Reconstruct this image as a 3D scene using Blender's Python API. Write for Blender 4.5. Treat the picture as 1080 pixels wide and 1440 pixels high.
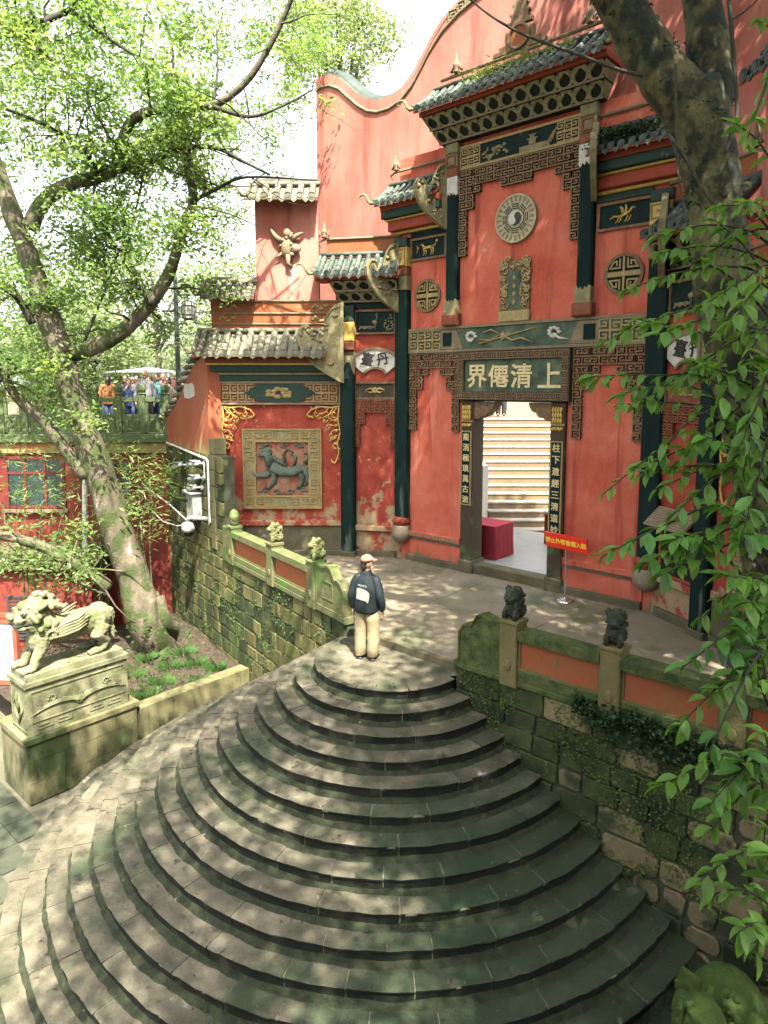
import bpy, math, random
import numpy as np
from mathutils import Matrix, Vector, noise
for _o in list(bpy.data.objects): bpy.data.objects.remove(_o)
scn = bpy.context.scene
COL = scn.collection
R = math.radians
# ------------------------------------------------------------------ camera
# metres; z = 0 is the upper court; the gate faces -Y, the camera looks to -X +Y
CAMH = 4.33
YAW, TILT = R(41.96), math.atan(112 / 960)
cam = bpy.data.objects.new('camera', bpy.data.cameras.new('camera'))
COL.objects.link(cam)
cam.location = (0, 0, CAMH)
cam.rotation_euler = (R(90) - TILT, 0, YAW)
cam.data.lens = 24.0
cam.data.sensor_width = 36.0
cam.data.shift_y = -65 / 1440
cam.data.clip_start = 0.05
cam.data.clip_end = 3000
scn.camera = cam
# ------------------------------------------------------------------ light
SUN = Vector((1.0, -0.62, 1.93)).normalized()          # towards the sun
w = bpy.data.worlds.new('World'); scn.world = w; w.use_nodes = True
wn = w.node_tree
sky = wn.nodes.new('ShaderNodeTexSky'); sky.sky_type = 'NISHITA'; sky.sun_disc = False
sky.sun_elevation = math.asin(SUN.z)
sky.sun_rotation = math.atan2(SUN.x, SUN.y)
sky.air_density = 1.0; sky.dust_density = 5.0; sky.ozone_density = 0.6
wn.nodes['Background'].inputs[1].default_value = 0.125
hz = wn.nodes.new('ShaderNodeHueSaturation')           # humid, milky summer sky
hz.inputs['Saturation'].default_value = 0.30; hz.inputs['Value'].default_value = 1.0
wn.links.new(sky.outputs[0], hz.inputs['Color']); wn.links.new(hz.outputs[0], wn.nodes['Background'].inputs[0])
sl = bpy.data.lights.new('sun', 'SUN'); sl.energy = 5.0; sl.angle = R(0.53); sl.color = (1.0, 0.93, 0.80)
so = bpy.data.objects.new('sun', sl); COL.objects.link(so)
so.rotation_euler = (-SUN).to_track_quat('-Z', 'Y').to_euler()
so.location = (0, 0, 30)
vs = scn.view_settings
vs.view_transform = 'Standard'; vs.look = 'None'; vs.exposure = 2.72; vs.gamma = 1.0; vs.use_curve_mapping = False
scn.render.engine = 'CYCLES'
scn.cycles.max_bounces = 8; scn.cycles.diffuse_bounces = 4; scn.cycles.transparent_max_bounces = 8
# bearings: right / forward axes of the viewpoint, used to survey far things
FW = Vector((-math.sin(YAW), math.cos(YAW), 0)); RT = Vector((math.cos(YAW), math.sin(YAW), 0))
CF = FW * math.cos(TILT) - Vector((0, 0, math.sin(TILT))); CU = FW * math.sin(TILT) + Vector((0, 0, math.cos(TILT)))
def S(x, y, d):
    "survey point: bearing (x, y) of the photograph at depth d metres"
    return Vector((0, 0, CAMH)) + (CF * 960 + RT * (x - 540) - CU * (y - 655)) * (d / 960)
# ------------------------------------------------------------------ materials
MATS = {}
def mat(name, cols, scale=3.0, stretch=(1, 1, 1), rough=0.85, bump=0.25, bs=35.0, rnd=0.0, rndhue=None,
        over=None, over2=None, over3=None, metal=0.0, spec=0.3, riser=None, moss_shade_x=None, translucent=None, detail=6.0):
    """cols: colours along a noise ramp; over/over2: (colour, threshold, softness, scale, stretch, zlo, zhi, zgain)
    stains with their own outline; riser: (colour, amount) growth and painted shade on upright faces."""
    m = bpy.data.materials.new(name); m.use_nodes = True
    N, L = m.node_tree.nodes, m.node_tree.links
    b = N['Principled BSDF']
    b.inputs['Roughness'].default_value = rough; b.inputs['Metallic'].default_value = metal
    b.inputs['Specular IOR Level'].default_value = spec
    g = N.new('ShaderNodeNewGeometry')
    def tex(sc, st, det=detail, w_=0.0):
        mp = N.new('ShaderNodeMapping'); mp.inputs['Scale'].default_value = st
        mp.inputs['Location'].default_value = (w_, w_ * 1.7, w_ * 0.6)
        L.new(g.outputs['Position'], mp.inputs[0])
        t = N.new('ShaderNodeTexNoise'); t.inputs['Scale'].default_value = sc; t.inputs['Detail'].default_value = det
        t.inputs['Roughness'].default_value = 0.6
        L.new(mp.outputs[0], t.inputs['Vector'])
        return t.outputs[0]
    def mix(fac, a, bb, mode='MIX'):
        x = N.new('ShaderNodeMix'); x.data_type = 'RGBA'; x.blend_type = mode
        if isinstance(fac, (int, float)): x.inputs[0].default_value = fac
        else: L.new(fac, x.inputs[0])
        for i, v in ((6, a), (7, bb)):
            if isinstance(v, tuple): x.inputs[i].default_value = (*v, 1) if len(v) == 3 else v
            else: L.new(v, x.inputs[i])
        return x.outputs[2]
    def math_(op, a, bb, clamp=False):
        x = N.new('ShaderNodeMath'); x.operation = op; x.use_clamp = clamp
        for i, v in ((0, a), (1, bb)):
            if isinstance(v, (int, float)): x.inputs[i].default_value = v
            else: L.new(v, x.inputs[i])
        return x.outputs[0]
    def rng(v, a, bb):
        x = N.new('ShaderNodeMapRange'); x.inputs[1].default_value = a; x.inputs[2].default_value = bb
        x.interpolation_type = 'SMOOTHSTEP'
        L.new(v, x.inputs[0]); return x.outputs[0]
    if len(cols) == 1: c = mix(0.0, cols[0], cols[0])
    else:
        r = N.new('ShaderNodeValToRGB'); e = r.color_ramp.elements
        lo, hi = 0.32, 0.68
        for i, cc in enumerate(cols):
            p = lo + (hi - lo) * i / (len(cols) - 1)
            el = e[0] if i == 0 else (e[1] if i == len(cols) - 1 else e.new(p))
            el.position = p; el.color = (*cc, 1)
        L.new(tex(scale, stretch), r.inputs[0]); c = r.outputs[0]
    if rnd:
        oi = N.new('ShaderNodeObjectInfo')
        v = N.new('ShaderNodeMapRange'); v.inputs[3].default_value = 1 - rnd; v.inputs[4].default_value = 1 + rnd
        L.new(oi.outputs['Random'], v.inputs[0])
        vm = N.new('ShaderNodeVectorMath'); vm.operation = 'SCALE'
        L.new(c, vm.inputs[0]); L.new(v.outputs[0], vm.inputs['Scale']); c = vm.outputs[0]
        if rndhue:
            m2 = math_('FRACT', math_('MULTIPLY', oi.outputs['Random'], 7.31), 0)
            c = mix(math_('MULTIPLY', m2, rndhue[1]), c, rndhue[0])
    sp = N.new('ShaderNodeSeparateXYZ'); L.new(g.outputs['Position'], sp.inputs[0])
    for k, ov in enumerate((over, over2, over3)):
        if not ov: continue
        col, th, soft, sc, st, zlo, zhi, zg = ov
        t = tex(sc, st, 8.0, 3.7 + 5 * k)
        if zg:
            zf = math_('MULTIPLY', rng(sp.outputs['Z'], zhi, zlo), zg)      # 1 at zlo, 0 at zhi
            t = math_('ADD', t, zf)
        c = mix(rng(t, th - soft, th + soft), c, col)
    if moss_shade_x:  # darker green towards one side: moss together with painted shade
        t = math_('ADD', tex(1.1, (1, 1, 1), 7, 6.6), math_('MULTIPLY', rng(sp.outputs['X'], moss_shade_x[1], moss_shade_x[2]), .42))
        c = mix(math_('MULTIPLY', rng(t, .55, .85), .85), c, moss_shade_x[0])
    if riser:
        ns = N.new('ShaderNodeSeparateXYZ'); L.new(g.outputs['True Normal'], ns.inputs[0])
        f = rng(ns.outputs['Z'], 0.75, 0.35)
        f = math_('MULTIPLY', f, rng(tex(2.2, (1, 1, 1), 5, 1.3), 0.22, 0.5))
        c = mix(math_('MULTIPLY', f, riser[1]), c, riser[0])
    fine = tex(bs * 0.6, (1, 1, 1), 4, 9.1)
    c = mix(0.35, c, mix(1.0, c, fine, 'MULTIPLY'), 'MIX')
    L.new(c, b.inputs['Base Color'])
    if bump:
        bp = N.new('ShaderNodeBump'); bp.inputs['Strength'].default_value = bump; bp.inputs['Distance'].default_value = 0.02
        L.new(math_('ADD', tex(bs, (1, 1, 1), 5), math_('MULTIPLY', tex(bs * 0.2, (1, 1, 1), 3, 2.2), 1.5)), bp.inputs['Height'])
        L.new(bp.outputs[0], b.inputs['Normal'])
    if translucent:
        tr = N.new('ShaderNodeBsdfTranslucent')
        L.new(mix(1.0, c, translucent[0], 'MULTIPLY'), tr.inputs[0])
        ms = N.new('ShaderNodeMixShader'); ms.inputs[0].default_value = translucent[1]
        L.new(b.outputs[0], ms.inputs[1]); L.new(tr.outputs[0], ms.inputs[2])
        L.new(ms.outputs[0], N['Material Output'].inputs[0])
    MATS[name] = m
    return m
U = (1, 1, 1); V = (1, 1, 0.12)
RED = (0.46, 0.095, 0.045); PINK = (0.52, 0.16, 0.11); DRED = (0.26, 0.030, 0.018)
mat('plaster_red', [(0.37, 0.060, 0.031), (0.46, 0.098, 0.052), (0.48, 0.135, 0.080)], 1.3, U, bump=.22, bs=45, over3=((0.26, 0.046, 0.027), .60, .08, 3.2, (1, 1, .07), 0, 1, 0),
    over=((0.52, 0.19, 0.12), .64, .09, 1.3, V, 0, 1, 0), over2=((0.13, 0.13, 0.05), .93, .06, 3.0, (1, 1, .5), 0.0, 0.85, .45))
mat('plaster_tall', [(0.33, 0.09, 0.062), (0.40, 0.135, 0.098), (0.42, 0.175, 0.132)], 1.2, (1, 1, .4), bump=.1, bs=60,
    over=((0.22, 0.06, 0.045), .60, .10, 2.2, V, 0, 1, 0), over2=((0.14, .10, .05), .70, .07, 1.4, V, 0, 1, 0))
mat('plaster_worn', [(0.19, 0.022, 0.012), (0.25, 0.036, 0.018), (0.31, 0.060, 0.033)], 2.5, U, bump=.3, bs=40,
    over=((0.27, 0.20, 0.11), .74, .05, 2.6, U, 0.2, 3.0, .30), over2=((0.45, .22, .14), .66, .04, 6.0, U, 0, 1, 0))
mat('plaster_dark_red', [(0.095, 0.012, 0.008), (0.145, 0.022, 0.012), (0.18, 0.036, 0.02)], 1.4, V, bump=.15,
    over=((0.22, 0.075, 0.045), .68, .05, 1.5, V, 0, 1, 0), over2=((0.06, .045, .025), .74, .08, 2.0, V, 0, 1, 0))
mat('plaster_end', [(0.25, 0.05, 0.022), (0.32, 0.075, 0.034), (0.28, 0.095, 0.045)], 1.5, V, bump=.2,
    over=((0.22, .19, .07), .80, .10, 2.0, V, 2.2, 3.6, .45), over2=((0.16, .10, .05), .68, .05, 2.5, V, 0, 1, 0))
mat('plinth_moss', [(0.06, 0.055, 0.028), (0.035, 0.045, 0.017), (0.11, 0.095, 0.055)], 2.5, U, bump=.4)
mat('pillar_dark', [(0.002, 0.011, 0.010), (0.004, 0.017, 0.0145), (0.008, 0.024, 0.020)], 2.0, V, rough=.75, spec=.12, bump=.15,
    over=((0.06, 0.085, 0.07), .70, .04, 3.5, V, 0, 3.0, .14))
mat('board_green', [(0.006, 0.024, 0.018), (0.018, 0.050, 0.032), (0.085, 0.12, 0.065)], 3.0, U, rough=.6, bump=.15)
mat('panel_dark', [(0.003, 0.011, 0.011), (0.005, 0.016, 0.015), (0.008, 0.022, 0.018)], 4.0, U, spec=.15, rough=.75, bump=.1)
mat('gold', [(0.22, 0.15, 0.045), (0.38, 0.28, 0.09), (0.28, 0.21, 0.09)], 9.0, U, rough=.55, bump=.3, bs=70)
mat('gold_bright', [(0.34, 0.21, 0.04), (0.50, 0.35, 0.09)], 11.0, U, rough=.5, bump=.2)
mat('letter_gold', [(0.48, 0.38, 0.17), (0.60, 0.50, 0.28)], 9.0, U, rough=.5, bump=.1)
mat('letter_yellow', [(0.85, 0.62, 0.06)], 9.0, U, rough=.5, bump=0)
mat('letter_black', [(0.02, 0.02, 0.018)], 9.0, U, rough=.6, bump=0)
mat('fret_brown', [(0.12, 0.045, 0.02), (0.19, 0.11, 0.05), (0.16, 0.135, 0.07)], 9.0, U, rough=.75, bump=.4, bs=60)
mat('fret_red', [(0.15, 0.035, 0.016), (0.18, 0.07, 0.032)], 9.0, U, rough=.75, bump=.4)
mat('cream_carving', [(0.24, 0.205, 0.10), (0.38, 0.33, 0.19), (0.14, 0.125, 0.065)], 7.0, U, bump=.7, bs=30)
mat('white_cap', [(0.36, 0.34, 0.28), (0.48, 0.47, 0.41)], 8.0, U, bump=.3)
mat('riser_foot_shade', [(0.006, 0.011, 0.004), (0.014, 0.022, 0.007), (0.030, 0.036, 0.014)], 9.0, U, bump=1.0, bs=40)  # shade colour of the dark strips at the riser feet
mat('ledge_stone', [(0.20, 0.15, 0.09), (0.30, 0.24, 0.155), (0.14, 0.11, 0.065)], 5.0, U, bump=.4)
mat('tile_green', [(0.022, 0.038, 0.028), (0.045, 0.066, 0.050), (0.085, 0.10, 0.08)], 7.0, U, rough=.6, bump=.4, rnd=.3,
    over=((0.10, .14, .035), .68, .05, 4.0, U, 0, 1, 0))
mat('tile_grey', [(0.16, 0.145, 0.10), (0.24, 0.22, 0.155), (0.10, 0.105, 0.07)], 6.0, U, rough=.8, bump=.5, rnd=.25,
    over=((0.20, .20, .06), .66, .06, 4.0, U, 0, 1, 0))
mat('cornice_green', [(0.10, 0.105, 0.05), (0.19, 0.185, 0.09), (0.24, 0.21, 0.11)], 9.0, U, bump=.6, bs=45)
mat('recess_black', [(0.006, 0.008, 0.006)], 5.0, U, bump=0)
mat('paint_green', [(0.02, 0.045, 0.034), (0.11, 0.14, 0.10), (0.018, 0.04, 0.03)], 7.0, (1, 1, .3), bump=.2)
mat('paint_red', [(0.22, 0.038, 0.02), (0.28, 0.06, 0.032)], 4.0, U, bump=.2)
mat('brown_wood', [(0.055, 0.036, 0.02), (0.09, 0.062, 0.034), (0.04, 0.03, 0.016)], 5.0, V, bump=.3,
    over=((0.06, .085, .03), .72, .06, 2.2, U, 0, 3.0, .18))
mat('plaster_relief', [(0.19, 0.03, 0.018), (0.24, 0.07, 0.04), (0.24, 0.17, 0.10)], 4.0, U, bump=.4)
mat('green_relief', [(0.08, 0.105, 0.075), (0.16, 0.18, 0.135), (0.055, 0.075, 0.055)], 6.0, U, bump=.4)
mat('step_stone', [(0.052, 0.049, 0.030), (0.090, 0.081, 0.053), (0.132, 0.115, 0.080)], 3.2, U, bump=.7, bs=45, rnd=.24,
    over=((0.024, .034, .014), .58, .12, .8, U, 0, 1, 0), over2=((0.16, .148, .10), .69, .06, 6.0, U, 0, 1, 0), over3=((0.018, .022, .011), .66, .05, 3.0, U, 0, 1, 0), riser=((0.006, 0.010, 0.004), .97), moss_shade_x=((0.010, .026, .009), -7.6, -2.6))
mat('disc_pale', [(0.30, 0.26, 0.16), (0.42, 0.37, 0.24), (0.34, 0.30, 0.19)], 12, U, bump=.5, bs=60)
mat('tablet_gold', [(0.24, 0.18, 0.07), (0.40, 0.32, 0.15), (0.32, 0.26, 0.12)], 9, U, bump=.4)
mat('mortar', [(0.05, 0.05, 0.03), (0.20, 0.185, 0.13)], 3.0, U, bump=.3)
mat('mortar_dark', [(0.03, 0.04, 0.02), (0.06, 0.065, 0.035)], 4.0, U, bump=.4)
mat('court_concrete', [(0.165, 0.148, 0.098), (0.24, 0.208, 0.142), (0.205, 0.167, 0.117)], 1.1, U, bump=.35, bs=50,
    over=((0.10, .105, .055), .57, .09, .9, (1, 1, 1), 0, 1, 0), over2=((0.24, .21, .15), .66, .05, 1.6, U, 0, 1, 0))
mat('stone_moss', [(0.005, 0.014, 0.004), (0.016, 0.040, 0.007), (0.050, 0.062, 0.017)], 3.0, U, bump=.6, bs=30, rnd=.3,
    over=((0.12, .105, .058), .68, .06, 3.5, U, 0, 1, 0))
mat('stone_tan', [(0.12, 0.10, 0.048), (0.185, 0.15, 0.075), (0.15, 0.128, 0.066)], 5.0, (1, 1, .4), bump=.5, bs=35, rnd=.2,
    over=((0.022, .032, .012), .56, .07, 2.2, U, 0, 1, 0))
mat('stone_yellow', [(0.115, 0.10, 0.036), (0.18, 0.15, 0.062), (0.065, 0.07, 0.022)], 3.0, (1, 1, .6), bump=.5, bs=30, rnd=.25,
    over=((0.026, .034, .011), .54, .07, 1.5, (1, 1, .35), 0, 1, 0), over2=((0.07, .11, .02), .60, .08, 1.1, V, 0, 1, 0))
mat('rail_stone', [(0.12, 0.11, 0.052), (0.18, 0.16, 0.09), (0.065, 0.08, 0.026)], 4.0, U, bump=.5, bs=35,
    over=((0.07, .12, .025), .56, .07, 2.2, U, 0, 1, 0))
mat('rail_moss', [(0.014, 0.036, 0.006), (0.040, 0.075, 0.011), (0.085, 0.10, 0.028)], 6.0, U, bump=.9, bs=40)
mat('post_tan', [(0.14, 0.11, 0.045), (0.20, 0.155, 0.07), (0.07, 0.08, 0.025)], 3.5, V, bump=.5, bs=35,
    over=((0.06, .085, .025), .66, .06, 2.6, U, 0, 1, 0))
mat('moss_green', [(0.020, 0.055, 0.008), (0.045, 0.095, 0.012), (0.075, 0.12, 0.02)], 5, U, rough=.9, bump=0)
mat('fallen_leaf', [(0.12, 0.075, 0.03), (0.16, 0.14, 0.04), (0.07, 0.04, 0.02)], 3, U, rough=.7, bump=0)
mat('beast_dark', [(0.009, 0.018, 0.008), (0.018, 0.030, 0.013), (0.035, 0.04, 0.022)], 8.0, U, bump=.8, bs=30)
mat('panel_orange', [(0.25, 0.060, 0.020), (0.33, 0.085, 0.032), (0.20, 0.08, 0.03)], 3.0, U, bump=.3,
    over=((0.10, .09, .035), .66, .05, 5.0, U, 0, 1, 0))
mat('statue_stone', [(0.18, 0.17, 0.10), (0.27, 0.255, 0.175), (0.105, 0.11, 0.055)], 3.0, U, bump=.5, bs=30,
    over=((0.070, .085, .028), .57, .10, 2.4, U, 0, 1, 0), over2=((0.035, .042, .016), .66, .05, 4.0, U, 0, 1, 0))
mat('statue_moss', [(0.060, 0.100, 0.014), (0.135, 0.155, 0.035), (0.022, 0.048, 0.009)], 6.0, U, bump=.8, bs=30)
mat('base_stone', [(0.165, 0.145, 0.075), (0.26, 0.225, 0.14), (0.075, 0.075, 0.028)], 1.9, V, bump=.4, bs=40,
    over=((0.018, .030, .006), .57, .08, 1.1, (1, 1, .5), -3.2, -1.9, .08))
mat('soil', [(0.012, 0.009, 0.005), (0.030, 0.021, 0.012), (0.055, 0.040, 0.022)], 9.0, U, bump=1.0, bs=30)
mat('ground_stone', [(0.05, 0.055, 0.034), (0.085, 0.08, 0.053), (0.03, 0.038, 0.022)], 2.0, U, bump=.4, bs=40, rnd=.2)
mat('ground_earth', [(0.06, 0.06, 0.038), (0.09, 0.085, 0.055)], 1.0, U, bump=.3)
mat('bark', [(0.030, 0.026, 0.014), (0.075, 0.062, 0.038), (0.14, 0.115, 0.078)], 3.0, (1, 1, .5), bump=.9, bs=16,
    over=((0.035, .050, .012), .52, .08, 2.4, U, 0, 1, 0))
mat('bark_thin', [(0.020, 0.020, 0.013), (0.042, 0.038, 0.024)], 5.0, U, bump=.5, bs=20)
mat('bark_moss', [(0.010, 0.014, 0.005), (0.048, 0.048, 0.014), (0.105, 0.095, 0.034)], 6.0, (1, 1, .6), bump=1.0, bs=14,
    over=((0.007, .011, .0035), .52, .07, 3.2, U, 0, 1, 0))
mat('leaf_light', [(0.07, 0.14, 0.04), (0.13, 0.21, 0.06), (0.21, 0.28, 0.095)], .9, U, rough=.5, bump=0,
    translucent=((1.5, 1.55, .8), .58))
mat('leaf_far', [(0.11, 0.16, 0.065), (0.17, 0.23, 0.095), (0.23, 0.28, 0.13)], .5, U, rough=.6, bump=0, translucent=((1.4, 1.45, .8), .45))
mat('leaf_dark', [(0.018, 0.055, 0.012), (0.035, 0.09, 0.02)], 1.5, U, rough=.5, bump=0, translucent=((1.2, 1.3, .6), .3))
mat('leaf_big', [(0.026, 0.125, 0.024), (0.060, 0.19, 0.034), (0.115, 0.26, 0.045)], 1.5, U, rough=.45, bump=0, rnd=.45, rndhue=((0.15, .25, .04), .55),
    translucent=((1.4, 1.5, .6), .45), spec=.35)
mat('leaf_young', [(0.14, 0.22, 0.035), (0.20, 0.25, 0.045)], 1.5, U, rough=.35, bump=0, rnd=.2, translucent=((1.4, 1.4, .6), .4))
mat('grass', [(0.035, 0.085, 0.02), (0.075, 0.14, 0.035)], 3, U, rough=.6, bump=0, translucent=((1.3, 1.4, .6), .3))
mat('ivy', [(0.008, 0.028, 0.006), (0.018, 0.05, 0.011)], 4, U, rough=.5, bump=0, translucent=((1.2, 1.3, .6), .25))
mat('white_plastic', [(0.26, 0.27, 0.245)], 5, U, rough=.4, bump=0)
mat('black_plastic', [(0.015, 0.015, 0.015)], 5, U, rough=.3, bump=0)
mat('steel', [(0.6, 0.6, 0.58)], 5, U, rough=.25, bump=0, metal=.9)
mat('iron_green', [(0.02, 0.035, 0.03), (0.04, 0.055, 0.045)], 6, U, rough=.5, bump=.1)
mat('lantern_glass', [(0.30, 0.29, 0.25)], 5, U, rough=.4, bump=0)
mat('sign_red', [(0.68, 0.035, 0.018)], 5, U, rough=.35, bump=0)
mat('cloth_red', [(0.12, 0.004, 0.010), (0.17, 0.006, 0.012)], 3, U, rough=.75, bump=.2)
mat('cloth_magenta', [(0.30, 0.008, 0.026)], 3, U, rough=.75, bump=.2)
mat('cloth_dark', [(0.012, 0.012, 0.02)], 3, U, rough=.8, bump=.2)
mat('lime_wall', [(0.40, 0.38, 0.33), (0.50, 0.48, 0.43)], 2, V, bump=.2, over=((0.35, .33, .28), .64, .06, 3, V, 0, 1, 0))
mat('stair_tan', [(0.15, 0.105, 0.058), (0.20, 0.15, 0.09), (0.12, 0.09, 0.05)], 3, U, bump=.4, rnd=.1)
mat('tread_pale', [(0.34, 0.31, 0.26), (0.24, 0.21, 0.16)], 5, U, bump=.4)
mat('teal_mat', [(0.03, 0.13, 0.13), (0.04, 0.17, 0.16)], 4, U, bump=.1)
mat('passage_floor', [(0.19, 0.20, 0.18), (0.26, 0.26, 0.24)], 2, U, rough=.4, bump=.15)
mat('skin', [(0.36, 0.21, 0.14)], 5, U, rough=.5, bump=0)
mat('hair', [(0.010, 0.008, 0.007), (0.02, 0.016, 0.013)], 30, U, rough=.45, bump=.2)
mat('jacket_navy', [(0.003, 0.008, 0.010), (0.006, 0.013, 0.016)], 5, U, rough=.7, bump=.2)
mat('trousers_khaki', [(0.19, 0.155, 0.085), (0.26, 0.21, 0.125)], 6, U, rough=.85, bump=.3)
mat('cap_pink', [(0.36, 0.16, 0.11)], 6, U, rough=.8, bump=.15)
mat('print_mint', [(0.24, 0.28, 0.23)], 6, U, rough=.7, bump=0)
mat('shoe_black', [(0.015, 0.015, 0.016)], 6, U, rough=.45, bump=0)
for _n, _c in (('cloth_orange', (.17, .070, .025)), ('cloth_white', (.40, .38, .34)), ('cloth_teal', (.06, .20, .21)), ('cloth_blue', (.05, .07, .15)),
               ('cloth_grey', (.20, .20, .21)), ('cloth_rose', (.30, .13, .12)), ('cloth_black', (.02, .02, .022)), ('cloth_beige', (.28, .22, .16))):
    mat(_n, [_c, tuple(v * 1.2 for v in _c)], 6, U, rough=.85, bump=.15)
mat('window_glass', [(0.008, 0.02, 0.022), (0.016, 0.035, 0.035)], 1.5, U, rough=.08, bump=0, spec=.8)
mat('curtain_glass', [(0.14, 0.19, 0.18), (0.20, 0.25, 0.235)], 1.0, U, rough=.15, bump=0, spec=.7)
mat('frame_maroon', [(0.10, 0.015, 0.012)], 3, U, rough=.6, bump=.1)
mat('grille_dark', [(0.03, 0.03, 0.028)], 3, U, rough=.7, bump=0)
mat('balcony_stone', [(0.09, 0.12, 0.055), (0.15, 0.17, 0.085), (0.06, 0.085, 0.035)], 3, U, bump=.5)
mat('pipe_white', [(0.55, 0.55, 0.50)], 3, U, rough=.5, bump=0)
mat('canopy_white', [(0.45, 0.45, 0.43)], 3, U, rough=.6, bump=0)
mat('basket', [(0.18, 0.14, 0.08), (0.24, 0.19, 0.12)], 8, U, bump=.5)
mat('ceramic', [(0.18, 0.14, 0.09), (0.23, 0.185, 0.13)], 5, U, rough=.5, bump=.3)
# ------------------------------------------------------------------ mesh tools
W = {}                                            # world matrix of every object built
def finish(o, parent=None, world=None):
    world = world or Matrix()
    if parent is not None:
        o.parent = parent; o.matrix_parent_inverse = W[parent.name].inverted()
    o.matrix_basis = world
    W[o.name] = world
    return o
def thing(name, label, cat, loc=(0, 0, 0), group=None, kind=None):
    o = bpy.data.objects.new(name, None); COL.objects.link(o); o.empty_display_size = .2
    tag(o, label, cat, group, kind)
    return finish(o, None, Matrix.Translation(loc))
def tag(o, label=None, cat=None, group=None, kind=None):
    if label: o['label'] = label
    if cat: o['category'] = cat
    if group: o['group'] = group
    if kind: o['kind'] = kind
    return o
def link(name, mesh, parent=None, world=None):
    o = bpy.data.objects.new(name, mesh); COL.objects.link(o)
    return finish(o, parent, world)
class MB:
    def __init__(s): s.v = []; s.f = []
    def add(s, vs_, fs):
        n = len(s.v); s.v += [tuple(p) for p in vs_]; s.f += [tuple(i + n for i in q) for q in fs]; return s
    def box(s, x0, x1, y0, y1, z0, z1, c=0.0):
        "axis box; c > 0 chamfers the four edges of the front (-y) face"
        if not c:
            return s.add([(x0, y0, z0), (x1, y0, z0), (x1, y1, z0), (x0, y1, z0), (x0, y0, z1), (x1, y0, z1), (x1, y1, z1), (x0, y1, z1)],
                         [(0, 1, 5, 4), (1, 2, 6, 5), (2, 3, 7, 6), (3, 0, 4, 7), (4, 5, 6, 7), (3, 2, 1, 0)])
        return s.add([(x0 + c, y0, z0 + c), (x1 - c, y0, z0 + c), (x1 - c, y0, z1 - c), (x0 + c, y0, z1 - c),
                      (x0, y0 + c, z0), (x1, y0 + c, z0), (x1, y0 + c, z1), (x0, y0 + c, z1),
                      (x0, y1, z0), (x1, y1, z0), (x1, y1, z1), (x0, y1, z1)],
                     [(0, 1, 2, 3), (4, 5, 1, 0), (5, 6, 2, 1), (6, 7, 3, 2), (7, 4, 0, 3), (8, 9, 5, 4), (9, 10, 6, 5), (10, 11, 7, 6), (11, 8, 4, 7), (11, 10, 9, 8)])
    def prism(s, poly, y0, y1):
        "outline in x, z (counter-clockwise seen from the front) pushed from y0 (front) to y1"
        n = len(poly)
        return s.add([(x, y0, z) for x, z in poly] + [(x, y1, z) for x, z in poly],
                     [tuple(range(n)), tuple(range(2 * n - 1, n - 1, -1))] + [(i, i + n, (i + 1) % n + n, (i + 1) % n) for i in range(n)])
    def slab(s, poly, z0, z1):
        n = len(poly)
        return s.add([(x, y, z0) for x, y in poly] + [(x, y, z1) for x, y in poly],
                     [tuple(range(n - 1, -1, -1)), tuple(range(n, 2 * n))] + [(i, (i + 1) % n, (i + 1) % n + n, i + n) for i in range(n)])
    def tube(s, path, rad, n=8, cap=True, sq=1.0):
        path = [Vector(p) for p in path]; m = len(path)
        if not hasattr(rad, '__len__'): rad = [rad] * m
        t0 = (path[1] - path[0]).normalized()
        u = t0.orthogonal().normalized()
        vs_, fs = [], []
        for i, p in enumerate(path):
            t = (path[min(i + 1, m - 1)] - path[max(i - 1, 0)])
            t = t.normalized() if t.length > 1e-9 else t0
            u = (u - t * u.dot(t)); u = u.normalized() if u.length > 1e-6 else t.orthogonal().normalized()
            b = t.cross(u)
            for k in range(n):
                a = 2 * math.pi * k / n
                vs_.append(p + (u * math.cos(a) + b * math.sin(a) * sq) * rad[i])
        for i in range(m - 1):
            for k in range(n):
                a, b2 = i * n + k, i * n + (k + 1) % n
                fs.append((a, b2, b2 + n, a + n))
        if cap: fs += [tuple(range(n - 1, -1, -1)), tuple(range((m - 1) * n, m * n))]
        return s.add(vs_, fs)
    def ball(s, c, r, nu=8, nv=6, rot=None):
        r = (r, r, r) if not hasattr(r, '__len__') else r
        vs_ = [Vector((0, 0, -r[2]))]
        for j in range(1, nv):
            a = math.pi * j / nv - math.pi / 2
            for i in range(nu):
                b = 2 * math.pi * i / nu
                vs_.append(Vector((r[0] * math.cos(a) * math.cos(b), r[1] * math.cos(a) * math.sin(b), r[2] * math.sin(a))))
        vs_.append(Vector((0, 0, r[2])))
        if rot is not None: vs_ = [rot @ p for p in vs_]
        c = Vector(c); vs_ = [p + c for p in vs_]
        fs = [(0, 1 + (i + 1) % nu, 1 + i) for i in range(nu)]
        for j in range(nv - 2):
            for i in range(nu):
                a, b = 1 + j * nu + i, 1 + j * nu + (i + 1) % nu
                fs.append((a, b, b + nu, a + nu))
        e = len(vs_) - 1; k = 1 + (nv - 2) * nu
        fs += [(k + i, k + (i + 1) % nu, e) for i in range(nu)]
        return s.add(vs_, fs)
    def lathe(s, prof, c=(0, 0), n=12):
        "profile of (radius, z) turned about the vertical at c"
        vs_, fs = [], []
        for r, z in prof:
            for k in range(n):
                a = 2 * math.pi * k / n
                vs_.append((c[0] + r * math.cos(a), c[1] + r * math.sin(a), z))
        for i in range(len(prof) - 1):
            for k in range(n):
                a, b = i * n + k, i * n + (k + 1) % n
                fs.append((a, b, b + n, a + n))
        fs += [tuple(range(n - 1, -1, -1)), tuple(range((len(prof) - 1) * n, len(prof) * n))]
        return s.add(vs_, fs)
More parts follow.
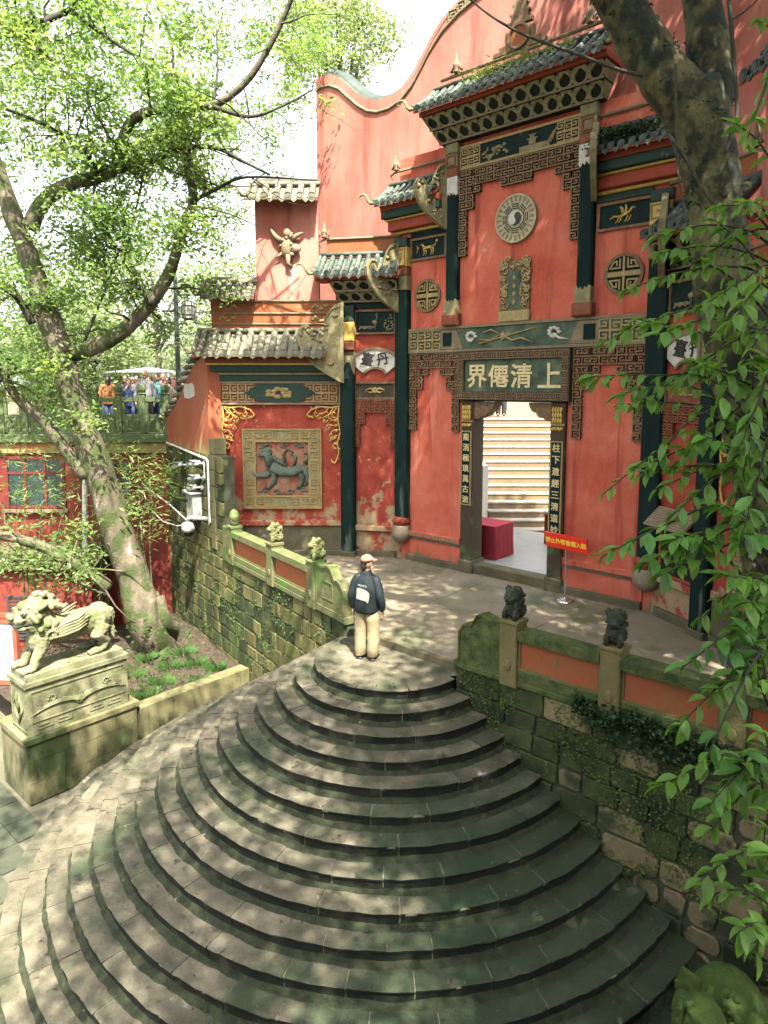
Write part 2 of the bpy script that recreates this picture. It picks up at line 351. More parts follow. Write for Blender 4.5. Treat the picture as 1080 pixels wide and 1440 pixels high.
    def disc(s, cx, cz, r, y0, y1, n=28, hole=0.0):
        "disc or ring facing -y"
        o = [(cx + r * math.cos(2 * math.pi * k / n), cz + r * math.sin(2 * math.pi * k / n)) for k in range(n)]
        if not hole: return s.prism(o, y0, y1)
        i_ = [(cx + hole * math.cos(2 * math.pi * k / n), cz + hole * math.sin(2 * math.pi * k / n)) for k in range(n)]
        return s.ring(o, i_, y0, y1)
    def ring(s, o, i_, y0, y1):
        n = len(o)
        vs_ = [(x, y0, z) for x, z in o] + [(x, y0, z) for x, z in i_] + [(x, y1, z) for x, z in o] + [(x, y1, z) for x, z in i_]
        fs = []
        for k in range(n):
            j = (k + 1) % n
            fs += [(k, j, n + j, n + k), (2 * n + k, 2 * n + j, j, k), (n + k, n + j, 3 * n + j, 3 * n + k)]
        return s.add(vs_, fs)
    def stroke(s, pts, t, y0, y1, closed=False):
        "flat bars of width t along a polyline in x, z"
        n = len(pts)
        for i in range(n if closed else n - 1):
            (x0, z0), (x1, z1) = pts[i], pts[(i + 1) % n]
            d = math.hypot(x1 - x0, z1 - z0) or 1e-6
            ux, uz = (x1 - x0) / d * t / 2, (z1 - z0) / d * t / 2
            e = 0.0006 * (i % 3)
            s.prism([(x0 - ux + uz, z0 - uz - ux), (x1 + ux + uz, z1 + uz - ux), (x1 + ux - uz, z1 + uz + ux), (x0 - ux - uz, z0 - uz + ux)], y0 - e, y1)
        return s
    def frame(s, x0, x1, z0, z1, t, y0, y1):
        return s.ring([(x0, z0), (x1, z0), (x1, z1), (x0, z1)], [(x0 + t, z0 + t), (x1 - t, z0 + t), (x1 - t, z1 - t), (x0 + t, z1 - t)], y0, y1)
    def xf(s, M_):
        s.v = [tuple(M_ @ Vector(p)) for p in s.v]; return s
    def mesh(s, name, m, smooth=False):
        me = bpy.data.meshes.new(name); me.from_pydata(s.v, [], s.f)
        if m: me.materials.append(MATS[m] if isinstance(m, str) else m)
        if smooth: me.polygons.foreach_set('use_smooth', [True] * len(me.polygons))
        me.update(); return me
    def build(s, name, m, parent=None, world=None, smooth=False):
        return link(name, s.mesh(name, m, smooth), parent, world)
def autosmooth(o, ang=40):
    o.data.polygons.foreach_set('use_smooth', [True] * len(o.data.polygons))
    try: o.data.set_sharp_from_angle(angle=R(ang))
    except Exception: pass
    return o
bench = bpy.data.scenes.new('bench')               # a spare scene in which modifiers are evaluated
def evaluated(o):
    for c_ in list(o.users_collection): c_.objects.unlink(o)
    bench.collection.objects.link(o)
    vl = bench.view_layers[0]; vl.update(); dg = vl.depsgraph
    return bpy.data.meshes.new_from_object(o.evaluated_get(dg))
def remeshed(mb, name, m, voxel, smooth_it=4, disp=0.0, dscale=.1):
    "one closed skin over overlapping lumps"
    o = bpy.data.objects.new('tmp', mb.mesh('tmp', None))
    r = o.modifiers.new('r', 'REMESH'); r.mode = 'VOXEL'; r.voxel_size = voxel; r.use_smooth_shade = True
    q = o.modifiers.new('s', 'SMOOTH'); q.iterations = smooth_it; q.factor = .5
    me = evaluated(o); bpy.data.objects.remove(o); me.name = name
    me.materials.clear(); me.materials.append(MATS[m])
    if disp:
        n = len(me.vertices); co = np.empty(n * 3, 'f'); nr = np.empty(n * 3, 'f')
        me.vertices.foreach_get('co', co); me.vertex_normals.foreach_get('vector', nr)
        q_ = np.array([noise.noise(tuple(p)) for p in (co.reshape(-1, 3) / dscale)], 'f') * disp
        me.vertices.foreach_set('co', (co.reshape(-1, 3) + nr.reshape(-1, 3) * q_[:, None]).ravel()); me.update()
    return me
_glyph = {}
def glyph(ch, size, depth, m):
    "one written character as a raised mesh, standing in the x-z plane, facing -y, centred"
    k = (ch, round(size, 3), round(depth, 4), m)
    if k in _glyph: return _glyph[k]
    c = bpy.data.curves.new('glyph', 'FONT'); c.body = ch; c.size = 1.0; c.resolution_u = 2
    o = bpy.data.objects.new('glyph', c)
    me = evaluated(o); bpy.data.objects.remove(o)
    n = len(me.vertices); co = np.empty(n * 3, 'f'); me.vertices.foreach_get('co', co); co = co.reshape(-1, 3)
    lo, hi = co.min(0), co.max(0); s_ = size / max(hi[1] - lo[1], hi[0] - lo[0], .3)
    polys = [tuple(p.vertices) for p in me.polygons]
    xz = [((p[0] - (lo[0] + hi[0]) / 2) * s_, (p[1] - (lo[1] + hi[1]) / 2) * s_) for p in co]
    cnt = {}
    for p in polys:
        for i in range(len(p)): cnt[(p[i], p[(i + 1) % len(p)])] = 1
    b = MB(); q = size * .018                         # brush weight: four slightly shifted strokes
    fc = list(polys) + [(j + 0, i + 0, i + n, j + n) for (i, j) in cnt if (j, i) not in cnt]
    for k_, (ux, uz) in enumerate(((-q, -q), (q, -q), (q, q), (-q, q))):
        e = .0006 * k_
        b.add([(x + ux, -depth - e, z + uz) for x, z in xz] + [(x + ux, 0.0, z + uz) for x, z in xz], fc)
    _glyph[k] = b.mesh('character', m); bpy.data.meshes.remove(me)
    return _glyph[k]
def frame_at(origin, xdir):
    "local frame of a wall: x to the viewer's right, y into the wall, z up"
    x = Vector(xdir).normalized(); z = Vector((0, 0, 1)); y = z.cross(x)
    m = Matrix.Identity(4)
    for i in range(3): m[i][0], m[i][1], m[i][2], m[i][3] = x[i], y[i], z[i], origin[i]
    return m
T = Matrix.Translation
# ================================================================== setting
GZ = -3.16
rs = random.Random(11)
def struct(o): return tag(o, kind='structure')
g = MB(); g.add([(-600, -600, GZ - .03), (600, -600, GZ - .03), (600, 600, GZ - .03), (-600, 600, GZ - .03)], [(0, 1, 2, 3)])
ground = struct(g.build('ground', 'ground_earth'))
# paving slabs of the lower court, laid diagonally to the steps
for i in range(-6, 6):
    for j in range(-5, 4):
        cx, cy = -11.2 + i * .62, 2.6 + j * .46 + (.23 if i % 2 else 0) * 0
        if math.hypot(cx + 7.17, cy - 8.16) < 5.9: continue
        if not (-13.9 < cx < -8.6 and 0.2 < cy < 4.6): continue
        m_ = MB().box(-.302, .302, -.222, .222, 0, .03 + rs.uniform(-.004, .004))
        m_.build('paving_slab', 'ground_stone', ground, T((cx, cy, GZ - .03)) @ Matrix.Rotation(R(0), 4, 'Z'))
# upper court
wl = frame_at((-8.4, 8.28, 0), (0.9743, -0.2249, 0))       # front face of the left retaining wall
wr = frame_at((-5.86, 8.15, 0), (1, 0, 0))                  # front face of the right retaining wall
m_ = MB().slab([(-5.86, 8.46), (0.6, 8.46), (0.6, 14.2), (-18.3, 14.2), (-18.3, 10.85), (-8.4, 8.58), (-8.3, 8.46)], -3.2, 0)
court = struct(m_.build('upper_court_floor', 'court_concrete'))
# expansion joints as thin proud slabs of the court paving
for (x0, y0, x1, y1) in ((-8.2, 8.5, -5.9, 10.4), (-5.9, 8.5, -3.1, 10.6), (-8.2, 10.42, -5.9, 12.4), (-5.88, 10.62, -3.1, 12.2), (-11.0, 9.3, -8.24, 12.6)):
    MB().box(x0, x1, y0, y1, -.02, .006 + rs.uniform(0, .002)).build('court_slab', 'court_concrete', court)
# ------------------------------------------------------------------ semicircular staircase
CX, CY, R0, TR, RI = -7.17, 8.16, 1.28, .306, .19
stairs = thing('stone_staircase', 'semicircular grey stone staircase fanning down from the gate court', 'staircase', (CX, CY - 3.5, GZ))
def arc_block(a0, a1, ri, ro, z0, z1, seed):
    n = max(3, int((a1 - a0) * ro / .09)); b = MB(); rows = []
    for i in range(n + 1):
        a = a0 + (a1 - a0) * i / n
        ca, sa = math.cos(a), math.sin(a)
        q = noise.noise((a * ro * 5.0, z1 * 9.7, seed)) * .020 + noise.noise((a * ro * 16.0, z1 * 3.1, seed)) * .013 - (.05 * max(0, noise.noise((a * ro * 3.3, z1 * 5.0, seed + 9)) - .42))
        wv = noise.noise((a * ro * 1.3, z1 * 4.1, 2.0)) * .012
        zt = z1 + noise.noise((a * ro * 1.1, z1 * 7.0, 5.0)) * .006
        pr = [(ri, z0), (ro - .03 + wv, z0), (ro - .022 + wv, z1 - .055 + q * .6), (ro - .004 + q + wv, z1 - .04 + q * .5), (ro + q * .9 + wv, z1 - .014), (ro - .016 + q + wv, zt), (ri, zt)]
        rows.append([(CX + r * ca, CY + r * sa, z) for r, z in pr])
    m = len(rows[0])
    for r in rows: b.v += r
    for i in range(n):
        for k in range(m - 1):
            b.f.append((i * m + k, (i + 1) * m + k, (i + 1) * m + k + 1, i * m + k + 1))
    b.f += [tuple(range(m)), tuple(n * m + k for k in range(m - 1, -1, -1))]
    return b
for k in range(16):
    ro = R0 + TR * k; z1 = -.12 - RI * k; ri = max(0.0, ro - TR - .14)
    aL, aR = R(168.5) if k else R(172), R(360.5)
    if k == 0:
        # the landing: one semicircular slab with a split face
        poly = []
        n = 46
        for i in range(n + 1):
            a = aL + (aR - aL) * i / n
            poly.append((CX + (ro - .10) * math.cos(a), CY + (ro - .10) * math.sin(a)))
        poly += [(-5.87, 8.47), (-8.42, 8.47)]
        st = MB().slab(poly, z1 - .2, z1).build('landing', 'step_stone', stairs)
    else:
        st = MB()
        b = arc_block(aL, aR, ri + .02, ro - .016, GZ - .02, z1 - .004, 3.3)
        st = b.build('step', 'mortar', stairs)
    # moss-edged dark strip in place of the shadow band along the foot of the riser, onto the tread below
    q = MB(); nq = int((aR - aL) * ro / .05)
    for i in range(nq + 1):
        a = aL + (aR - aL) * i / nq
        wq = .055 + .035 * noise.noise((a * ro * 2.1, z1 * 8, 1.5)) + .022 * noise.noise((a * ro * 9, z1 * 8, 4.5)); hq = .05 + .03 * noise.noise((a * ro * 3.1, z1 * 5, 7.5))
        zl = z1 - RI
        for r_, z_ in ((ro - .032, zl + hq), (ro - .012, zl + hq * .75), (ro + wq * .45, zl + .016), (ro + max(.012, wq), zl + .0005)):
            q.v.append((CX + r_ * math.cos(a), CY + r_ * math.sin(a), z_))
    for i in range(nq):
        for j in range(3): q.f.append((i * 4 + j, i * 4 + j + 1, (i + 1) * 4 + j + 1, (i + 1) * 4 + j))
    shade_strip = q
    a = aL
    while a < aR - 1e-4:
        da = rs.uniform(.62, 1.25) / ro
        if aR - (a + da) < .35 / ro: da = aR - a
        a2 = min(a + da, aR)
        am = (a + a2) / 2
        xm, ym = CX + ro * math.cos(am), CY + ro * math.sin(am)
        if xm > -12.6 or k < 11:
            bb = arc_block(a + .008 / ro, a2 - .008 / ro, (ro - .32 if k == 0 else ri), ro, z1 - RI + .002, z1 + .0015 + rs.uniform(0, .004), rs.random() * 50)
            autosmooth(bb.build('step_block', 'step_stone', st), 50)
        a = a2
    shade_strip.build('foot_shade_strip', 'riser_foot_shade', st)
# dark kerb between court and landing
MB().box(-8.3, -5.87, 8.40, 8.462, -.2, .012, .01).build('kerb', 'plinth_moss', court)
# ------------------------------------------------------------------ stone blocks for walls
def stone(x0, x1, z0, z1, proud, rnd_, depth=.14):
    cx, cz, hx, hz = (x0 + x1) / 2, (z0 + z1) / 2, (x1 - x0) / 2, (z1 - z0) / 2
    cr = min(hx, hz) * rnd_
    pts = []
    for sx, sz, a0 in ((1, 1, 0), (-1, 1, 90), (-1, -1, 180), (1, -1, 270)):
        for da in (0, 30, 60, 90):
            a = R(a0 + da)
            pts.append((cx + sx * (hx - cr) + cr * math.cos(a) + rs.uniform(-.018, .018), cz + sz * (hz - cr) + cr * math.sin(a) + rs.uniform(-.014, .014)))
    n = len(pts); b = MB()
    c = .014
    inn = [(cx + (x - cx) * (1 - c / hx), cz + (z - cz) * (1 - c / hz)) for x, z in pts]
    b.v = [(x, -proud + rs.uniform(-.004, .004), z) for x, z in inn] + [(x, -proud + c, z) for x, z in pts] + [(x, depth, z) for x, z in pts]
    b.f = [tuple(range(n))] + [(n + i, n + (i + 1) % n, (i + 1) % n, i) for i in range(n)] + [(2 * n + i, 2 * n + (i + 1) % n, n + (i + 1) % n, n + i) for i in range(n)]
    return b
def step_top(x, y):
    d = math.hypot(x - CX, y - CY)
    k = max(0, math.ceil((d - R0) / TR))
    return -.12 - RI * k if k < 16 else GZ
def courses(parent, fr, xa, xb, za, zb, hmin, hmax, lmin, lmax, pick, keep):
    z = zb
    while z > za + .05:
        h = rs.uniform(hmin, hmax)
        if z - h < za + .1: h = z - za
        x = xa + rs.uniform(-lmax * .6, 0)
        while x < xb - .02:
            l = rs.uniform(lmin, lmax)
            x0, x1 = max(x, xa), min(x + l, xb)
            if xb - x1 < .18: x1 = xb
            if x1 - x0 > .1 and keep(x0, x1, z - h, z):
                mt, rd, gap, pr = pick((x0 + x1) / 2, z - h / 2)
                stone(x0 + gap, x1 - gap, z - h + gap, z - gap, pr, rd).build('stone_block', mt, parent, fr)
            x = x1 if x1 == xb else x + l
        z -= h
# right retaining wall
rw = thing('retaining_wall', 'dark mossy stone retaining wall with tan blocks beside the stairs and the stone beast head', 'wall', (-3, 8.15, GZ))
MB().box(0, 6.4, .035, .31, GZ - .05, .10).build('wall_core', 'mortar_dark', rw, wr)
MB().box(-.02, 6.42, -.05, .30, .10, .20, .02).build('wall_coping', 'rail_moss', rw, wr)
def pick_r(x, z):
    d = 0.55 * (x - 2.4) - .6 * (z + .9)
    if z > -.35 and x < 2.0: return ('stone_tan' if rs.random() < .34 else 'stone_moss', .25, .008, .008)
    if rs.random() < .26 + .55 * max(-.3, min(1.0, d)): return 'stone_tan', rs.uniform(.45, .85), rs.uniform(.014, .034), rs.uniform(.004, .016)
    return 'stone_moss', .3, .010, rs.uniform(0, .022)
courses(rw, wr, 0, 6.4, GZ, .10, .26, .36, .30, .80, pick_r,
        lambda x0, x1, z0, z1: z1 > step_top(-5.86 + x1, 8.1) - .1)
# left retaining wall
lw = thing('retaining_wall', 'tall yellow stone block wall with green moss streaks above the planting bed', 'wall', (-13, 9.4, GZ))
MB().box(-9.8, 0.05, .035, .31, GZ - .05, .12).build('wall_core', 'mortar_dark', lw, wl)
MB().box(-9.8, -5.55, .036, .31, .12, 2.62).build('wall_core', 'mortar_dark', lw, wl)
MB().box(-5.5, 0.08, -.04, .30, .12, .24, .02).build('wall_coping', 'rail_stone', lw, wl)
def pick_l(x, z):
    if rs.random() < .72: return 'stone_yellow', .3, rs.uniform(.008, .016), rs.uniform(.004, .016)
    return 'stone_moss', .3, .010, .004
courses(lw, wl, -9.8, 0.02, -3.0, .12, .28, .36, .28, .62, pick_l,
        lambda x0, x1, z0, z1: z1 > step_top(-8.4 + x1 * .974, 8.28 - x1 * .2249) - .1)
courses(lw, wl, -9.8, -5.55, .12, 2.62, .30, .42, .28, .56, pick_l, lambda *a: True)
# ------------------------------------------------------------------ balustrades
def beast_lumps(s=1.0):
    b = MB()
    b.ball((0, .02, .16), (.11, .14, .16)); b.ball((0, -.02, .30), (.105, .105, .10)); b.ball((0, -.11, .28), (.07, .06, .06))
    b.ball((0, .10, .10), (.12, .10, .11)); b.ball((-.075, -.07, .07), (.04, .05, .08)); b.ball((.075, -.07, .07), (.04, .05, .08))
    b.ball((-.085, 0, .37), (.035, .05, .05)); b.ball((.085, 0, .37), (.035, .05, .05)); b.ball((0, .07, .36), (.07, .05, .06))
    b.ball((0, .15, .26), (.04, .04, .10))
    for i in range(8):
        a = i * .8
        b.ball((.10 * math.cos(a), .05 + .05 * math.sin(a * 2), .25 + .07 * math.sin(a)), .035, 6, 4)
    return b.xf(Matrix.Scale(s, 4))
cap_beast = remeshed(beast_lumps(), 'beast', 'rail_stone', .011, 1, .012, .03)
cap_beast_dark = remeshed(beast_lumps(1.12), 'beast', 'beast_dark', .011, 1, .016, .03)
def bud():
    b = MB(); b.lathe([(.07, 0), (.10, .03), (.12, .12), (.125, .22), (.10, .32), (.05, .38), (.01, .40)], n=10); b.ball((.04, -.02, .2), .11)
    return b
cap_bud = remeshed(bud(), 'bud', 'rail_stone', .018, 2, .006, .05)
def balustrade(root, fr, posts, rails, caps, mats, drum, zb=.2, scroll=1):
    pm_, rm_, panel_m = mats
    for x, cp in zip(posts, caps):
        b = MB().box(x - .14, x + .14, -.075, .20, zb - .12, 1.0, .015)
        b.box(x - .155, x + .155, -.09, .215, 1.0, 1.05, .01)
        p = b.build('post', pm_, root, fr)
        # a boss carved on the foot of the post
        MB().ball((x, -.078, .40), (.06, .018, .09)).build('carved_boss', pm_, p, fr, True)
        link('carved_beast', cp, p, fr @ T((x, .065, 1.05)) @ Matrix.Rotation(R(rs.uniform(-12, 12)), 4, 'Z'))
    for (x0, x1) in rails:
        b = MB()
        b.prism([(x0, .80), (x1, .80), (x1, .93), (x0, .93)], -.085, .20).build('top_rail', rm_, root, fr)
        MB().box(x0, x1, -.035, .16, zb, .36, .01).build('bottom_rail', rm_, root, fr)
        pn = MB().box(x0, x1, .0, .12, .36, .80).build('red_panel', panel_m, root, fr)
        MB().frame(x0, x1, .36, .80, .035, -.018, .01).build('panel_frame', pm_, pn, fr)
    x0, x1 = drum
    L_ = x1 - x0
    o = [(0, 0), (1, 0), (1, .35), (.99, .52), (.90, .64), (.78, .68), (.70, .66), (.64, .74), (.56, .86), (.42, .90), (.30, .86), (.18, .84), (.06, .86), (0, .88)]
    if scroll < 0: o = [(1 - a, b) for a, b in o][::-1]
    pts = [(x0 + a * L_, zb + b * .92) for a, b in o]
    d = MB().prism(pts, -.02, .15).build('drum_stone', rm_, root, fr)
    cx_ = x0 + L_ * (.45 if scroll > 0 else .55)
    MB().frame(cx_ - .2, cx_ + .16, zb + .18, zb + .52, .02, -.03, .0).build('carved_panel', rm_, d, fr)
    ins = [(x0 + L_ / 2 + (p[0] - x0 - L_ / 2) * .93, zb + .02 + (p[1] - zb) * .93) for p in pts]
    MB().ring(pts, ins, -.04, -.015).build('carved_rim', rm_, d, fr)
br = thing('stone_balustrade', 'mossy stone balustrade with orange panels and dark beast post caps', 'balustrade', (-3.9, 8.2, .2))
balustrade(br, wr, [.95, 2.44, 3.89, 5.35], [(1.09, 2.30), (2.58, 3.75), (4.03, 5.21)], [cap_beast_dark] * 4, ('post_tan', 'rail_moss', 'panel_orange'), (.06, .80), .2, -1)
bl = thing('stone_balustrade', 'sunlit stone balustrade with pale beast post caps along the yellow block wall', 'balustrade', (-11, 8.9, .2))
balustrade(bl, wl, [-5.03, -2.90, -1.12], [(-4.89, -3.04), (-2.76, -1.26)], [cap_bud, cap_beast, cap_beast], ('rail_stone', 'rail_stone', 'panel_orange'), (-.97, 0.02), .24, 1)
MB().box(-5.52, -5.18, -.06, .22, .13, .98, .02).build('end_block', 'rail_stone', bl, wl)
# ivy hanging over the right wall
def leaf_soup(pts, size, up=.6, seed=1, aspect=.5, flat=None):
    "many small folded leaves as one mesh (numpy); pts (n,3)"
    rg = np.random.default_rng(seed); n = len(pts)
    d = rg.normal(size=(n, 3)); d[:, 2] = d[:, 2] * .6 - .25; d /= np.linalg.norm(d, axis=1)[:, None]
    nn = rg.normal(size=(n, 3)); nn[:, 2] += up * 2
    if flat is not None: nn += np.array(flat)
    s_ = np.cross(d, nn); s_ /= np.linalg.norm(s_, axis=1)[:, None] + 1e-9
    nz = np.cross(s_, d)
    L_ = size * rg.uniform(.65, 1.3, n)[:, None]; w_ = L_ * aspect / 2
    a = pts - d * L_ * .5; b = pts + s_ * w_ + nz * w_ * .35; c = pts + d * L_ * .5; e = pts - s_ * w_ + nz * w_ * .35
    v = np.stack([a, b, c, e], 1).reshape(-1, 3).astype('f')
    return v
def leaf_obj(name, v, m, parent, world=None):
    n = len(v) // 4
    me = bpy.data.meshes.new(name)
    me.vertices.add(len(v)); me.vertices.foreach_set('co', v.ravel())
    me.loops.add(n * 4); me.loops.foreach_set('vertex_index', np.arange(n * 4, dtype='i'))
    me.polygons.add(n); me.polygons.foreach_set('loop_start', np.arange(0, n * 4, 4, dtype='i'))
    me.materials.append(MATS[m]); me.update(calc_edges=True)
    return link(name, me, parent, world)
rg = np.random.default_rng(5)
iv = thing('ivy', 'dark green ivy hanging from the coping below the orange panel', 'ivy', (-2.8, 8.1, -.6))
n = 2600
px_ = rg.uniform(-3.9, -1.6, n); hang = np.abs(rg.normal(0, .22, n)) * (1 - .5 * np.abs((px_ + 2.6) / 1.4))
pz = .30 - hang
pts = np.stack([px_, np.where(pz > .2, 8.12 + rg.uniform(-.08, .1, n), 8.09 - rg.uniform(0, .09, n)), pz], 1)
leaf_obj('foliage', leaf_soup(pts, .055, .3, 3, .8, (0, -1, 0)), 'ivy', iv)
# moss cushions on the two retaining walls
for (fr_, par, xr, zr, n_, sd) in ((wr, rw, (0, 5.2), (-2.6, .12), 5200, 3), (wl, lw, (-9.6, 0), (-2.2, .15), 1700, 4)):
    q_ = np.random.default_rng(sd); P_ = []
    while len(P_) < n_:
        x_, z_ = q_.uniform(*xr), q_.uniform(*zr)
        if noise.noise(Vector((x_ * 1.1, z_ * 1.5, sd))) + .25 * (z_ - zr[0]) / (zr[1] - zr[0]) < .16: continue
        P_.append(tuple(fr_ @ Vector((x_, -.012 - q_.uniform(0, .02), z_))))
    tag(leaf_obj('moss_cushion', leaf_soup(np.array(P_), .034, .3, sd + 40, .8, tuple(fr_.to_3x3() @ Vector((0, -1.5, 0)))), 'moss_green', par), kind='stuff')
q_ = np.random.default_rng(21); P_ = []
for _ in range(420):
    a_ = R(q_.uniform(172, 358)); k_ = int(q_.integers(0, 16)); r_0 = R0 + TR * (k_ - q_.uniform(.05, .8))
    P_.append((CX + r_0 * math.cos(a_), CY + r_0 * math.sin(a_), -.12 - RI * k_ + .012))
fl_ = leaf_soup(np.array(P_), .05, 2.5, 8, .5)
tag(leaf_obj('fallen_leaves', fl_, 'fallen_leaf', None), 'small brown leaves fallen over the curved stone steps', 'fallen leaves', kind='stuff')
for i in range(7):
    x = -3.7 + i * .33
    MB().tube([(x, 8.09, .18), (x + .05, 8.07, 0.0), (x + .02, 8.075, -.25), (x + .08, 8.08, -.4)], .006, 5).build('stem', 'bark_thin', iv)
# ------------------------------------------------------------------ lion pedestal, planting bed
bed = thing('planting_bed', 'raised bed of dark soil edged by a stone kerb at the tree foot', 'planting bed', (-14.5, 7.8, GZ))
b = MB()
nx, ny = 16, 14
for j in range(ny + 1):
    for i in range(nx + 1):
        x = -17.9 + (5.4) * i / nx; y = 5.0 + 6.0 * j / ny
        b.v.append((x, y, -2.34 + .10 * noise.noise((x * .9, y * .9, 0)) + .25 * math.exp(-((x + 15.6) ** 2 + (y - 8.75) ** 2) / .8)))
for j in range(ny):
    for i in range(nx):
        a = j * (nx + 1) + i; b.f.append((a, a + 1, a + nx + 2, a + nx + 1))
b.build('soil', 'soil', bed, smooth=True)
y = 6.44
while y < 9.0:
    l = rs.uniform(.7, 1.0); y1 = min(y + l, 9.14)
    MB().box(-12.72, -12.4, y + .004, y1 - .004, GZ, -2.12, 0).build('kerb_stone', 'base_stone', bed)
    y = y1
ped = thing('statue_pedestal', 'carved pale stone pedestal with lotus scroll panel under the winged lion', 'pedestal', (-12.95, 5.3, GZ))
for (z0, z1) in ((GZ, -2.78), (-2.77, -2.38), (-2.37, -2.03)):
    y = 4.28
    while y < 6.38:
        y1 = y + rs.uniform(.55, .95)
        if y1 > 6.1: y1 = 6.38
        MB().box(-13.62, -12.40 + rs.uniform(-.004, .004), y + .004, y1 - .004, z0, z1).build('base_block', 'base_stone', ped)
        y = y1
MB().box(-13.66, -12.36, 4.24, 6.42, -2.028, -1.93).build('base_coping', 'base_stone', ped)
die = MB().box(-13.20, -12.46, 4.35, 6.24, -1.925, -1.0).build('die', 'statue_stone', ped)
MB().box(-13.24, -12.42, 4.31, 6.28, -.998, -.92).build('die_cap', 'statue_stone', ped)
MB().box(-13.18, -12.48, 4.37, 6.18, -.918, -.80).build('plinth', 'statue_stone', ped)
fx = frame_at((-12.46, 5.3, -1.46), (0, 1, 0))            # long face, local x = +Y
MB().frame(-.88, .88, -.22, .36, .018, -.018, .01).build('panel_frame', 'statue_stone', die, fx)
b = MB()
for sgn in (-1, 1):
    for q in range(5):
        pth = []
        for i in range(12):
            t_ = i / 11; a = R(90) - sgn * (R(18) + R(17) * q) * (t_ ** .7)
            r = .10 + t_ * (.26 + .10 * q)
            pth.append((sgn * .02 + r * math.cos(a) * 1.15, -.012, -.12 + r * math.sin(a) * .55))
        b.tube(pth, [.030 * (1 - i / 13) + .007 for i in range(12)], 6)
    for i in range(9):
        a = i * .75; b.ball((sgn * (.50 + .08 * math.cos(a) * (1 - i / 12)), -.012, .13 + .08 * math.sin(a) * (1 - i / 12)), (.022, .012, .022), 6, 4)
b.ball((0, -.012, -.05), (.10, .03, .09))
b.build('lotus_scroll', 'statue_stone', die, fx, True)
b = MB()
for sgn in (-1, 1):
    for (x0, x1) in ((.18, .48), (.52, .84)):
        b.stroke([(sgn * x0, -.26), (sgn * x0, -.36), (sgn * (x1 - .06), -.36), (sgn * (x1 - .06), -.30), (sgn * (x0 + .08), -.30)], .022, -.014, .005)
b.build('fret_carving', 'statue_stone', die, fx)
fs_ = frame_at((-12.83, 4.35, -1.46), (1, 0, 0))
b = MB()
for sgn in (-1, 1):
    b.tube([(0, -.01, -.3), (sgn * .1, -.012, -.12), (sgn * .2, -.012, .0), (sgn * .12, -.012, .14), (sgn * .02, -.01, .06)], [.02, .03, .025, .02, .01], 6)
    b.tube([(0, -.01, -.1), (sgn * .08, -.012, .12), (sgn * .05, -.012, .28)], [.02, .03, .01], 6)
b.build('side_carving', 'statue_stone', die, fs_, True)
MB().frame(-.33, .33, -.40, .40, .018, -.014, .01).build('panel_frame', 'statue_stone', die, fs_)
# winged stone lion: forward is -Y, origin under the belly
def lion_lumps():
    b = MB(); f = lambda x, fwd, z: (x, -fwd, z)
    b.tube([f(0, -.62, .62), f(0, -.25, .62), f(0, .1, .60), f(0, .38, .70)], [.27, .26, .26, .30], 12)
    b.ball(f(0, .42, .74), (.29, .26, .34)); b.ball(f(0, -.62, .66), (.27, .26, .28)); b.ball(f(0, .50, .50), (.24, .20, .26))
    b.ball(f(0, .56, 1.02), (.28, .29, .29)); b.ball(f(0, .84, .97), (.20, .15, .12)); b.ball(f(0, .80, .80), (.17, .15, .065))
    b.ball(f(0, .98, 1.04), (.14, .06, .075)); b.ball(f(0, .72, 1.18), (.20, .12, .09)); b.ball(f(0, .56, .80), (.22, .20, .16))
    for s in (-1, 1):
        b.tube([f(s * .20, .50, .60), f(s * .20, .55, .38), f(s * .20, .66, .20), f(s * .21, .70, .07)], [.14, .12, .09, .085], 10)
        b.ball(f(s * .21, .78, .06), (.11, .14, .075))
        for q in (-1, 0, 1): b.ball(f(s * .21 + q * .06, .90, .045), (.035, .05, .045), 6, 4)
        b.tube([f(s * .18, -.62, .55), f(s * .21, -.50, .36), f(s * .20, -.66, .20), f(s * .20, -.58, .06)], [.20, .15, .09, .08], 10)
        b.ball(f(s * .20, -.46, .055), (.10, .15, .07))
        for q in (-1, 0, 1): b.ball(f(s * .20 + q * .055, -.33, .042), (.033, .045, .042), 6, 4)
        b.tube([f(s * .14, .44, 1.18), f(s * .16, .28, 1.14), f(s * .17, .12, 1.06), f(s * .17, .02, 1.10)], [.09, .08, .06, .02], 8)
        b.ball(f(s * .16, .80, 1.10), .065)
        for i in range(26):
            a = rs.uniform(-2.4, 2.2); rr = rs.uniform(.16, .30)
            b.ball(f(s * rs.uniform(.20, .29), .46 + rr * math.cos(a) * .8 - .04, .98 + rr * math.sin(a)), rs.uniform(.04, .06), 6, 5)
    for i in range(14):
        a = i / 13 * 3.0; b.ball(f(rs.uniform(-.1, .1), .52 - .26 * math.sin(a), 1.1 + .25 * math.cos(a * .7)), .07, 6, 5)
    for i in range(8):
        b.ball(f(.02, -.86 - .02 * math.sin(i * 1.4), .20 + i * .075), (.08, .07, .07), 6, 5)
    return b
lion_mesh = remeshed(lion_lumps(), 'body', 'statue_stone', .016, 1, .008, .045)
lion = thing('winged_lion_statue', 'pale stone winged lion statue striding on a carved pedestal', 'statue', (-12.83, 5.27, -.80))
LM = T((-12.83, 5.27, -.80))
lb = link('body', lion_mesh, lion, LM)
